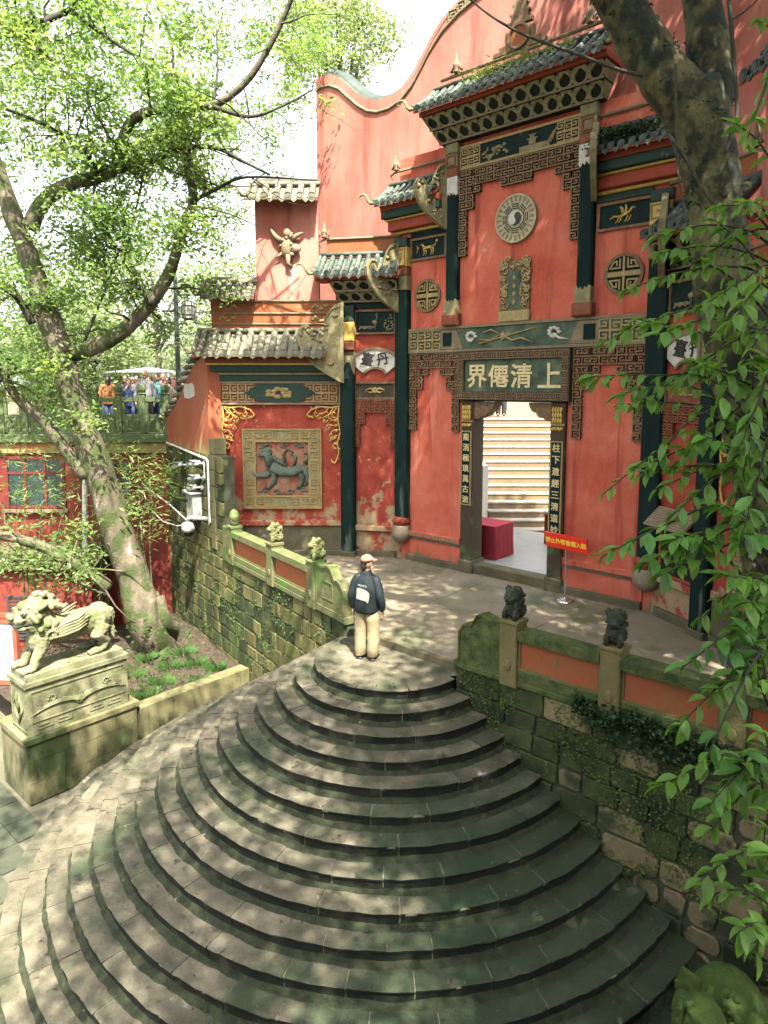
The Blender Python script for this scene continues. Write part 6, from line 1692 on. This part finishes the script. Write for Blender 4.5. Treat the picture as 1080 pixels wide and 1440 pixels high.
for si, (p0, p1, d, n) in enumerate(SPR):
    a, e = S(*p0, d), S(*p1, d - rt_.uniform(0, .5))
    j = min(range(len(pa_s)), key=lambda k: (pa_s[k] - a + Vector((0, 0, .65))).length * (1 + .3 * ((k * 7 + si * 3) % 5) / 5))
    mid = a.lerp(e, .5) + Vector((0, 0, .08)); e2 = e + Vector((0, 0, -.06))
    a = a + Vector((0, 0, rt_.uniform(-.05, .12)))
    tw, rw_ = smooth_path([pa_s[j], a, mid, e2], [.02, .014, .009, .004], 5)
    bb = MB(); bb.tube(tw, rw_, 5); bb.build('twig', 'bark_thin', st, None, True)
    k0 = 5
    young = si in (1,)
    for i in range(n):
        f_ = k0 + (len(tw) - 1 - k0) * (i + .5) / n; q = min(int(f_), len(tw) - 2); u = f_ - q
        p = tw[q].lerp(tw[q + 1], u); t = (tw[q + 1] - tw[q]).normalized()
        sd = t.cross(Vector((0, 0, 1))).normalized() * (1 if i % 2 else -1)
        for rep in range(2 if i > n * .5 else 1):
            d_ = (t * rt_.uniform(.3, .9) + sd * rt_.uniform(.2, 1.0) + Vector((0, 0, rt_.uniform(-.75, .25)))).normalized()
            up = (Vector((rt_.uniform(-.5, .5), rt_.uniform(-.5, .5), 1)) - d_ * 0).normalized()
            x = d_.cross(up).normalized(); z = x.cross(d_)
            m = Matrix.Identity(4); sc = rt_.uniform(.75, 1.2)
            for r in range(3): m[r][0], m[r][1], m[r][2], m[r][3] = x[r] * sc, d_[r] * sc, z[r] * sc, p[r]
            allv.append(((p - Vector((0, 0, CAMH))).length, rt_.choice(LY if young and i > 6 else LV), m))
allv.sort(key=lambda q: q[0])
for _, me, m in allv[:290]: link('leaf', me, st, m)
b = MB()
for _, me, m in allv[290:]:
    b.add([m @ vt.co for vt in me.vertices], [tuple(p.vertices) for p in me.polygons])
if b.v: tag(b.build('far_leaves', 'leaf_big', st, None, True), kind='stuff')
# ---- bamboo shrubs by the red building
def bamboo(label, cpx, seed, per=150, stems=4):
    c0 = S(*cpx[0]); t = thing('bamboo_shrub', label, 'shrub', (c0.x, c0.y, -2.3))
    r_ = np.random.default_rng(seed); pts = []
    base = Vector((c0.x, c0.y, -2.35))
    for c in cpx:
        c = S(*c)
        pa, ra = smooth_path([base + Vector((r_.uniform(-.3, .3), r_.uniform(-.3, .3), 0)), base.lerp(c, .6) + Vector((0, 0, .3)), c + Vector((0, 0, .1))], [.025, .018, .006], 4)
        if stems > 0: bb = MB(); bb.tube(pa, ra, 5); bb.build('stem', 'bark', t, None, True); stems -= 1
        o = r_.normal(size=(per, 3)) * np.array([.34, .34, .26]); pts.append(np.array(c) + o)
    leaf_obj('foliage', leaf_soup(np.concatenate(pts), .20, .2, seed + 1, .17), 'leaf_light', t)
bamboo('bright narrow leaved bamboo beside the block wall and leaning trunk', [(195, 660, 17.2), (178, 690, 17), (215, 690, 17.4), (200, 720, 17.2), (170, 640, 17.4), (190, 750, 17), (225, 665, 17.6)], 5)
bamboo('dense bamboo in front of the maroon window of the red building', [(30, 640, 16), (60, 690, 16.2), (20, 700, 15.8), (95, 700, 16.4), (50, 740, 16), (90, 640, 16.5), (110, 665, 16.6), (10, 610, 15.8), (70, 600, 16.6), (118, 740, 16.6)], 6, 90)
bamboo('feathery bamboo hanging below the terrace rail behind the trunk', [(128, 560, 17.6), (140, 590, 17.6), (112, 540, 17.8), (150, 620, 17.5), (95, 575, 17.6)], 7, 90)
# ---- grass and seedlings in the planting bed
r_ = np.random.default_rng(12)
def grass(label, name, spots, n, h, m):
    v = []
    for (x, y, s_) in spots:
        for _ in range(n):
            a = r_.uniform(0, 6.28); rr = abs(r_.normal(0, s_)); bx, by = x + rr * math.cos(a), y + rr * math.sin(a)
            hh = h * r_.uniform(.5, 1.2); dx, dy = math.cos(a) * hh * r_.uniform(.2, .8), math.sin(a) * hh * r_.uniform(.2, .8); w_ = .006
            z0 = -2.40 + .25 * math.exp(-((bx + 15.6) ** 2 + (by - 8.75) ** 2) / .8)
            px_, py_ = -math.sin(a) * w_, math.cos(a) * w_
            v += [(bx - px_, by - py_, z0), (bx + px_, by + py_, z0), (bx + dx * .5 + px_ * .7, by + dy * .5 + py_ * .7, z0 + hh * .75), (bx + dx, by + dy, z0 + hh * .8)]
    o = leaf_obj(name, np.array(v, 'f'), m, None); tag(o, label, 'grass', kind='stuff')
grass('tufts of green grass growing in the planting bed by the block wall', 'grass_tufts', [(-16.6, 9.45, .18), (-15.4, 9.1, .12), (-14.6, 8.8, .14), (-14.2, 8.2, .14), (-13.9, 8.7, .16), (-14.9, 8.0, .2), (-13.6, 7.6, .18), (-14.4, 7.3, .2), (-13.3, 8.9, .12), (-13.2, 7.0, .16), (-12.95, 8.2, .12)], 150, .24, 'grass')
r_2 = np.random.default_rng(3); pts = np.stack([r_2.uniform(-16.5, -12.8, 900), r_2.uniform(6.6, 9.2, 900), np.full(900, -2.36)], 1); pts[:, 2] += r_2.uniform(-.03, .05, 900)
keep = np.array([noise.noise(Vector(p) * 1.3) > .16 for p in pts])
tag(leaf_obj('leaf_litter', leaf_soup(pts[keep], .06, .8, 22, .5), 'grass', None), 'low seedlings and fallen leaves scattered over the planting bed soil', 'ground cover', kind='stuff')
# little plants on the main roof
r_3 = np.random.default_rng(9); pts = []
for (x, n, s_) in ((-.85, 160, .16), (-.55, 120, .14), (-.1, 220, .22), (.35, 90, .12), (.8, 70, .12), (1.2, 60, .1)):
    for _ in range(n): pts.append((-7.87 + x + r_3.normal(0, s_), 12.55 + r_3.normal(0, .12), 10.74 + abs(r_3.normal(0, .09))))
rp_ = leaf_obj('roof_weeds', leaf_soup(np.array(pts), .10, .2, 6, .22), 'leaf_young', None); tag(rp_, 'yellow green weeds sprouting on the main gate roof tiles', 'weeds', kind='stuff')
pts = [(-5.45 + r_3.normal(0, .30), 12.62 + r_3.uniform(-.25, .12), 8.86 + r_3.normal(0, .07)) for _ in range(1500)]
mr = leaf_obj('roof_moss', leaf_soup(np.array(pts), .055, .4, 16, .7), 'ivy', None); tag(mr, 'thick dark green moss covering the roof beside the flying horse panel', 'moss', kind='stuff')
# ================================================================== people
def skin_body(name, pts, edges, rad, m, root=0, sub=1):
    me = bpy.data.meshes.new(name); me.from_pydata(pts, edges, [])
    o = bpy.data.objects.new(name, me)
    md = o.modifiers.new('skin', 'SKIN'); md.use_smooth_shade = True
    for i, r in enumerate(rad):
        sv = me.skin_vertices[0].data[i]; sv.radius = (r, r) if not hasattr(r, '__len__') else r; sv.use_root = (i == root)
    sb_ = o.modifiers.new('sub', 'SUBSURF'); sb_.levels = sub; sb_.render_levels = sub
    out = evaluated(o); bpy.data.objects.remove(o); out.materials.clear(); out.materials.append(MATS[m]); return out
def loft(b, rings, n=14, cap=True):
    "rings: (centre, half width vector, half depth vector)"
    k0 = len(b.v)
    for c, u, v in rings:
        c, u, v = Vector(c), Vector(u), Vector(v)
        for k in range(n):
            a = 2 * math.pi * k / n; b.v.append(tuple(c + u * math.cos(a) + v * math.sin(a)))
    for i in range(len(rings) - 1):
        for k in range(n):
            p, q = k0 + i * n + k, k0 + i * n + (k + 1) % n; b.f.append((p, q, q + n, p + n))
    if cap: b.f += [tuple(k0 + k for k in range(n - 1, -1, -1)), tuple(k0 + (len(rings) - 1) * n + k for k in range(n))]
def person(label, loc, rz, cols, group=None, cap=None, head_turn=0, print_=False, arm=0.0, stoop=0.0, hgt=1.0, long_hair=False, baggy=1.0):
    "standing figure: local +y is the way the chest faces"
    Mx = T(loc) @ Matrix.Rotation(rz, 4, 'Z') @ Matrix.Scale(hgt, 4)
    p = thing('person', label, 'person', loc, group)
    shirt, trous, shoe, hair = cols
    P, E_, Rr = [], [], []
    def add(pt, r, prev=None):
        P.append(pt); Rr.append(r)
        if prev is not None: E_.append((prev, len(P) - 1))
        return len(P) - 1
    pel = add((0, 0, .92), (.13, .10)); sp = add((0, 0, 1.12), (.13, .09), pel); ch = add((0, .01, 1.32), (.15, .10), sp); nk = add((0, 0, 1.45), .058, ch); n2 = add((0, .015, 1.50), .052, nk)
    hd = add((0, .02, 1.60), (.072, .085), n2); add((0, .02, 1.68), (.07, .08), hd)
    hands = []
    for s in (-1, 1):
        hp = add((s * .09, 0, .88), .085, pel); kn = add((s * .10, .02, .48), .058, hp); an_ = add((s * .10, -.01, .09), .038, kn); add((s * .115, .13, .04), .035, an_)
        sh = add((s * .19, 0, 1.37), .06, ch); el = add((s * .26, -.03, 1.10), .044, sh); wr_ = add((s * .255, .05 + arm * .1, .86), .028, el)
        pm = add((s * .255, .065 + arm * .1, .79), (.018, .034), wr_); hands.append((s, pm))
        for k, (dy, ln) in enumerate(((-.024, .055), (-.008, .068), (.010, .072), (.026, .062))):
            a1 = add((s * .258, .068 + dy + arm * .1, .745), .0095, pm); add((s * .246, .075 + dy + arm * .1, .745 - ln), .0075, a1)
        th = add((s * .238, .105 + arm * .1, .775), .011, pm); add((s * .232, .118 + arm * .1, .735), .009, th)
    body = link('body', skin_body('body', P, E_, Rr, 'skin'), p, Mx)
    HM = Mx @ T((0, .02, 1.60)) @ Matrix.Rotation(head_turn, 4, 'Z')
    b = MB(); b.ball((0, 0, .02), (.078, .094, .115), 12, 9); b.ball((0, .095, .0), (.014, .022, .022)); b.ball((0, .07, -.06), (.045, .03, .035)); 
    for s in (-1, 1): b.ball((s * .08, -.005, .0), (.014, .024, .032))
    b.build('face', 'skin', body, HM, True)
    for s in (-1, 1): MB().ball((s * .032, .087, .022), (.012, .008, .008)).build('eye', 'shoe_black', body, HM, True)
    MB().box(-.02, .02, .094, .10, -.052, -.046).build('mouth', 'cloth_rose', body, HM)
    b = MB(); b.ball((0, -.018, .045), (.086, .092, .10), 12, 8)
    if long_hair:
        loft(b, [((0, -.03, .05), (.085, 0, 0), (0, .085, 0)), ((0, -.06, -.06), (.085, 0, 0), (0, .05, 0)), ((.0, -.08, -.20), (.085, 0, 0), (0, .035, 0)), ((0, -.09, -.32), (.06, 0, 0), (0, .02, 0))], 10)
    else: b.ball((0, -.055, -.03), (.072, .055, .105), 10, 7)
    b.build('hair', hair, p, HM, True)
    if cap:
        b = MB(); k0 = 0
        b.ball((0, -.002, .075), (.098, .108, .085), 14, 8)
        b.v = [v if v[2] > .06 else (v[0], v[1], .06) for v in b.v]
        b.build('cap', cap, p, HM, True)
        MB().slab([(-.075, .085), (-.05, .16), (0, .185), (.05, .16), (.075, .085)], .062, .074).build('cap_brim', cap, p, HM)
    # jacket
    b = MB()
    W_ = baggy
    loft(b, [((0, -.005, .80), (.178 * W_, 0, 0), (0, .135 * W_, 0)), ((0, -.005, .84), (.192 * W_, 0, 0), (0, .148 * W_, 0)), ((0, -.008, .93), (.190 * W_, 0, 0), (0, .145 * W_, 0)), ((0, -.01, 1.02), (.192 * W_, 0, 0), (0, .142 * W_, 0)), ((0, -.01, 1.12), (.194 * W_, 0, 0), (0, .138 * W_, 0)), ((0, -.01, 1.22), (.195 * W_, 0, 0), (0, .132, 0)),
             ((0, -.005, 1.32), (.188, 0, 0), (0, .120, 0)), ((0, 0, 1.39), (.165, 0, 0), (0, .10, 0)), ((0, 0, 1.43), (.125, 0, 0), (0, .085, 0)), ((0, .0, 1.455), (.095, 0, 0), (0, .080, 0)), ((0, .005, 1.50), (.078, 0, 0), (0, .072, 0))], 18)
    for s in (-1, 1):
        pth, rr = smooth_path([(s * .11, 0, 1.375), (s * .165, -.005, 1.345), (s * .222, -.02, 1.20), (s * .250, -.03, 1.08), (s * .262, 0 + arm * .05, .98), (s * .255, .045 + arm * .1, .845)], [.062, .076, .070 * W_, .066 * W_, .064 * W_, .052 * W_], 5)
        b.tube(pth, rr, 14)
    for i in range(len(b.v)):
        v = Vector(b.v[i]); n_ = Vector((v.x, v.y, 0)).normalized() if v.xy.length > .01 else Vector()
        b.v[i] = tuple(v + n_ * (.012 * noise.noise(Vector((v.x * 9, v.y * 9, v.z * 17))) + .006 * noise.noise(Vector((v.x * 22, v.y * 22, v.z * 30)))))
    jk = b.build('jacket', shirt, p, Mx, True)
    if print_:
        def back(x, z, off):        # surface of the back of the jacket
            hw, dp = .194 * W_, .142 * W_
            return (x, -.01 - dp * math.sqrt(max(0, 1 - (x / hw) ** 2)) - off, z)
        o = [(-.11, 1.235), (-.085, 1.24), (-.07, 1.225), (-.04, 1.24), (.06, 1.215), (.105, 1.17), (.112, 1.13), (.10, 1.04), (.085, .985), (.055, 1.02), (.03, 1.055), (-.01, 1.04), (-.05, 1.045), (-.10, 1.03), (-.125, 1.05), (-.118, 1.14)]
        q = MB(); N_ = 14
        zs = [1.24 - i * .02 for i in range(14)]
        def span(z):
            xs = []
            for i in range(len(o)):
                (x0, z0), (x1, z1) = o[i], o[(i + 1) % len(o)]
                if (z0 - z) * (z1 - z) <= 0 and z0 != z1: xs.append(x0 + (x1 - x0) * (z - z0) / (z1 - z0))
            return (min(xs), max(xs)) if len(xs) > 1 else None
        rows = [(z, span(z)) for z in zs]; rows = [r for r in rows if r[1]]
        for z, (xa, xb) in rows:
            for i in range(9): q.v.append(back(xa + (xb - xa) * i / 8, z, .012))
        for j in range(len(rows) - 1):
            for i in range(8): q.f.append((j * 9 + i, (j + 1) * 9 + i, (j + 1) * 9 + i + 1, j * 9 + i + 1))
        q.build('back_print', 'print_mint', jk, Mx, True)
        for i, chh in enumerate('WEMPS'):
            x = -.062 + i * .030
            pz = back(x, 1.290 - .004 * i, .014)
            link('letter', glyph(chh, .040, .003, 'print_mint'), jk, Mx @ T(pz) @ Matrix.Rotation(math.asin(x / (.194 * W_)) * .8, 4, 'Z'))
    # trousers
    b = MB()
    loft(b, [((0, 0, .98), (.165, 0, 0), (0, .125, 0)), ((0, 0, .88), (.18, 0, 0), (0, .135, 0)), ((0, 0, .78), (.185, 0, 0), (0, .125, 0))], 16)
    for s in (-1, 1):
        pth, rr = smooth_path([(s * .088, 0, .86), (s * .096, .005, .70), (s * .108, .015, .46), (s * .112, .0, .26), (s * .110, -.005, .12), (s * .108, 0.0, .055)], [.100, .108 * W_, .100 * W_, .096 * W_, .090 * W_, .074 * W_], 4)
        k0 = len(b.v); b.tube(pth, rr, 12)
        for i in range(k0, len(b.v)):
            v = Vector(b.v[i]); b.v[i] = tuple(v + Vector((1, 1, 0)) * (.016 * noise.noise(Vector((v.x * 10, v.y * 10, v.z * 15)) + Vector((s, 0, 0))) + .008 * noise.noise(v * 30)))
    b.build('trousers', trous, p, Mx, True)
    for s in (-1, 1):
        b = MB(); b.ball((s * .112, .055, .038), (.048, .135, .042), 10, 6); b.v = [(x, y, max(z, .004)) for x, y, z in b.v]
        b.box(s * .112 - .05, s * .112 + .05, -.085, .19, .0, .018)
        b.build('shoe', shoe, p, Mx, True)
    return p
FACE = lambda d: math.atan2(d.y, d.x) - math.pi / 2
person('person in pink cap, dark printed jacket and khaki trousers standing on the landing', (-7.43, 7.84, -.112), FACE(FW * .93 + RT * .36), ('jacket_navy', 'trousers_khaki', 'shoe_black', 'hair'),
       cap='cap_pink', head_turn=R(-52), print_=True, hgt=.985, baggy=1.08)
CROWD = [((152, 20.9), 'person in an orange top with long dark hair at the terrace rail', 'cloth_orange', True, 20, 1.0), ((187, 22.6), 'person in a pale top with long hair among the terrace crowd', 'cloth_beige', True, 200, .97), ((194, 21.4), 'person in a white shirt beside the dark jacket on the terrace', 'cloth_white', False, 150, .98),
         ((204, 21.0), 'tall person in a dark grey jacket at the terrace rail', 'cloth_grey', False, 190, 1.07), ((220, 21.3), 'person in a teal top leaning by the terrace rail', 'cloth_teal', False, 170, 1.0), ((229, 22.2), 'person in a muted rose top standing behind the teal one', 'cloth_rose', False, 210, 1.03),
         ((237, 21.2), 'person in a beige top near the lamp post', 'cloth_beige', False, 140, .95), ((247, 21.9), 'person in a rose top behind the lamp post', 'cloth_rose', False, 180, 1.06), ((178, 23.5), 'person in black at the back of the terrace crowd', 'cloth_black', False, 160, 1.0), ((212, 23.6), 'person in a white top at the back of the terrace crowd', 'cloth_white', False, 120, .98),
         ((182, 21.3), 'person in a blue top seen through the terrace railing', 'cloth_blue', False, 185, .9)]
for (x, d), lab, c, lh, a, h in CROWD:
    q = S(x, 545, d)
    person(lab, (q.x, q.y, 2.962 if d < 24 else 2.9), YAW + R(a), (c, 'cloth_black' if h > 1 else 'cloth_blue', 'shoe_black', 'hair'), 'visitors on the terrace', long_hair=lh, hgt=h)
for (x, y, c, tr_, lab) in ((.35, 5.9, 'cloth_rose', 'cloth_grey', 'person in grey trousers at the top of the far stairs'), (.9, 6.1, 'cloth_white', 'cloth_black', 'person in black trousers at the top of the far stairs')):
    q = SF @ Vector((x - .35, y, 3.27)); person(lab, tuple(q), YAW + R(170), (c, tr_, 'shoe_black', 'hair'), 'visitors on the far stairs')
# ================================================================== unseen hall added behind the view to block sky light
VH = frame_at((0, 0, 0), tuple(RT))                        # local x right, y forward
vh = thing('sky_block_hall', 'added unseen dark red hall with an upper gallery, blocking sky light', 'hall', tuple(VH @ Vector((2, -3, GZ))))
MB().box(-4.5, 11, -7, -.5, GZ, 2.45).build('sky_block_lower_wall', 'plaster_dark_red', vh, VH)
MB().box(-4.7, 11.2, -7.2, -.32, 2.455, 2.66).build('sky_block_gallery_floor', 'brown_wood', vh, VH)
MB().box(-4.5, 11, -7, -2.4, 2.665, 6.6).build('upper_wall', 'plaster_dark_red', vh, VH)
for x in (-4.3, -1.9, 1.6, 4.2, 6.8, 9.4):
    MB().tube([(x, -.55, 2.66), (x, -.55, 6.3)], .13, 12).build('sky_block_column', 'paint_red', vh, VH, True)
for x0, x1 in ((-4.17, -2.03), (1.73, 4.07), (4.33, 6.67), (6.93, 9.27)):
    MB().box(x0, x1, -.60, -.50, 3.55, 3.65).build('sky_block_gallery_rail', 'brown_wood', vh, VH)
MB().box(-4.8, 11.3, -.70, -.40, 6.3, 6.62).build('sky_block_eave_beam', 'brown_wood', vh, VH)
roof(VH @ T((0, -3.6, 0)), vh, -5.2, 11.7, 3.5, 6.75, 8.9, 60, 'tile_grey', (False, False), 'brown_wood')  # roof of the added unseen hall
bpy.data.scenes.remove(bench)
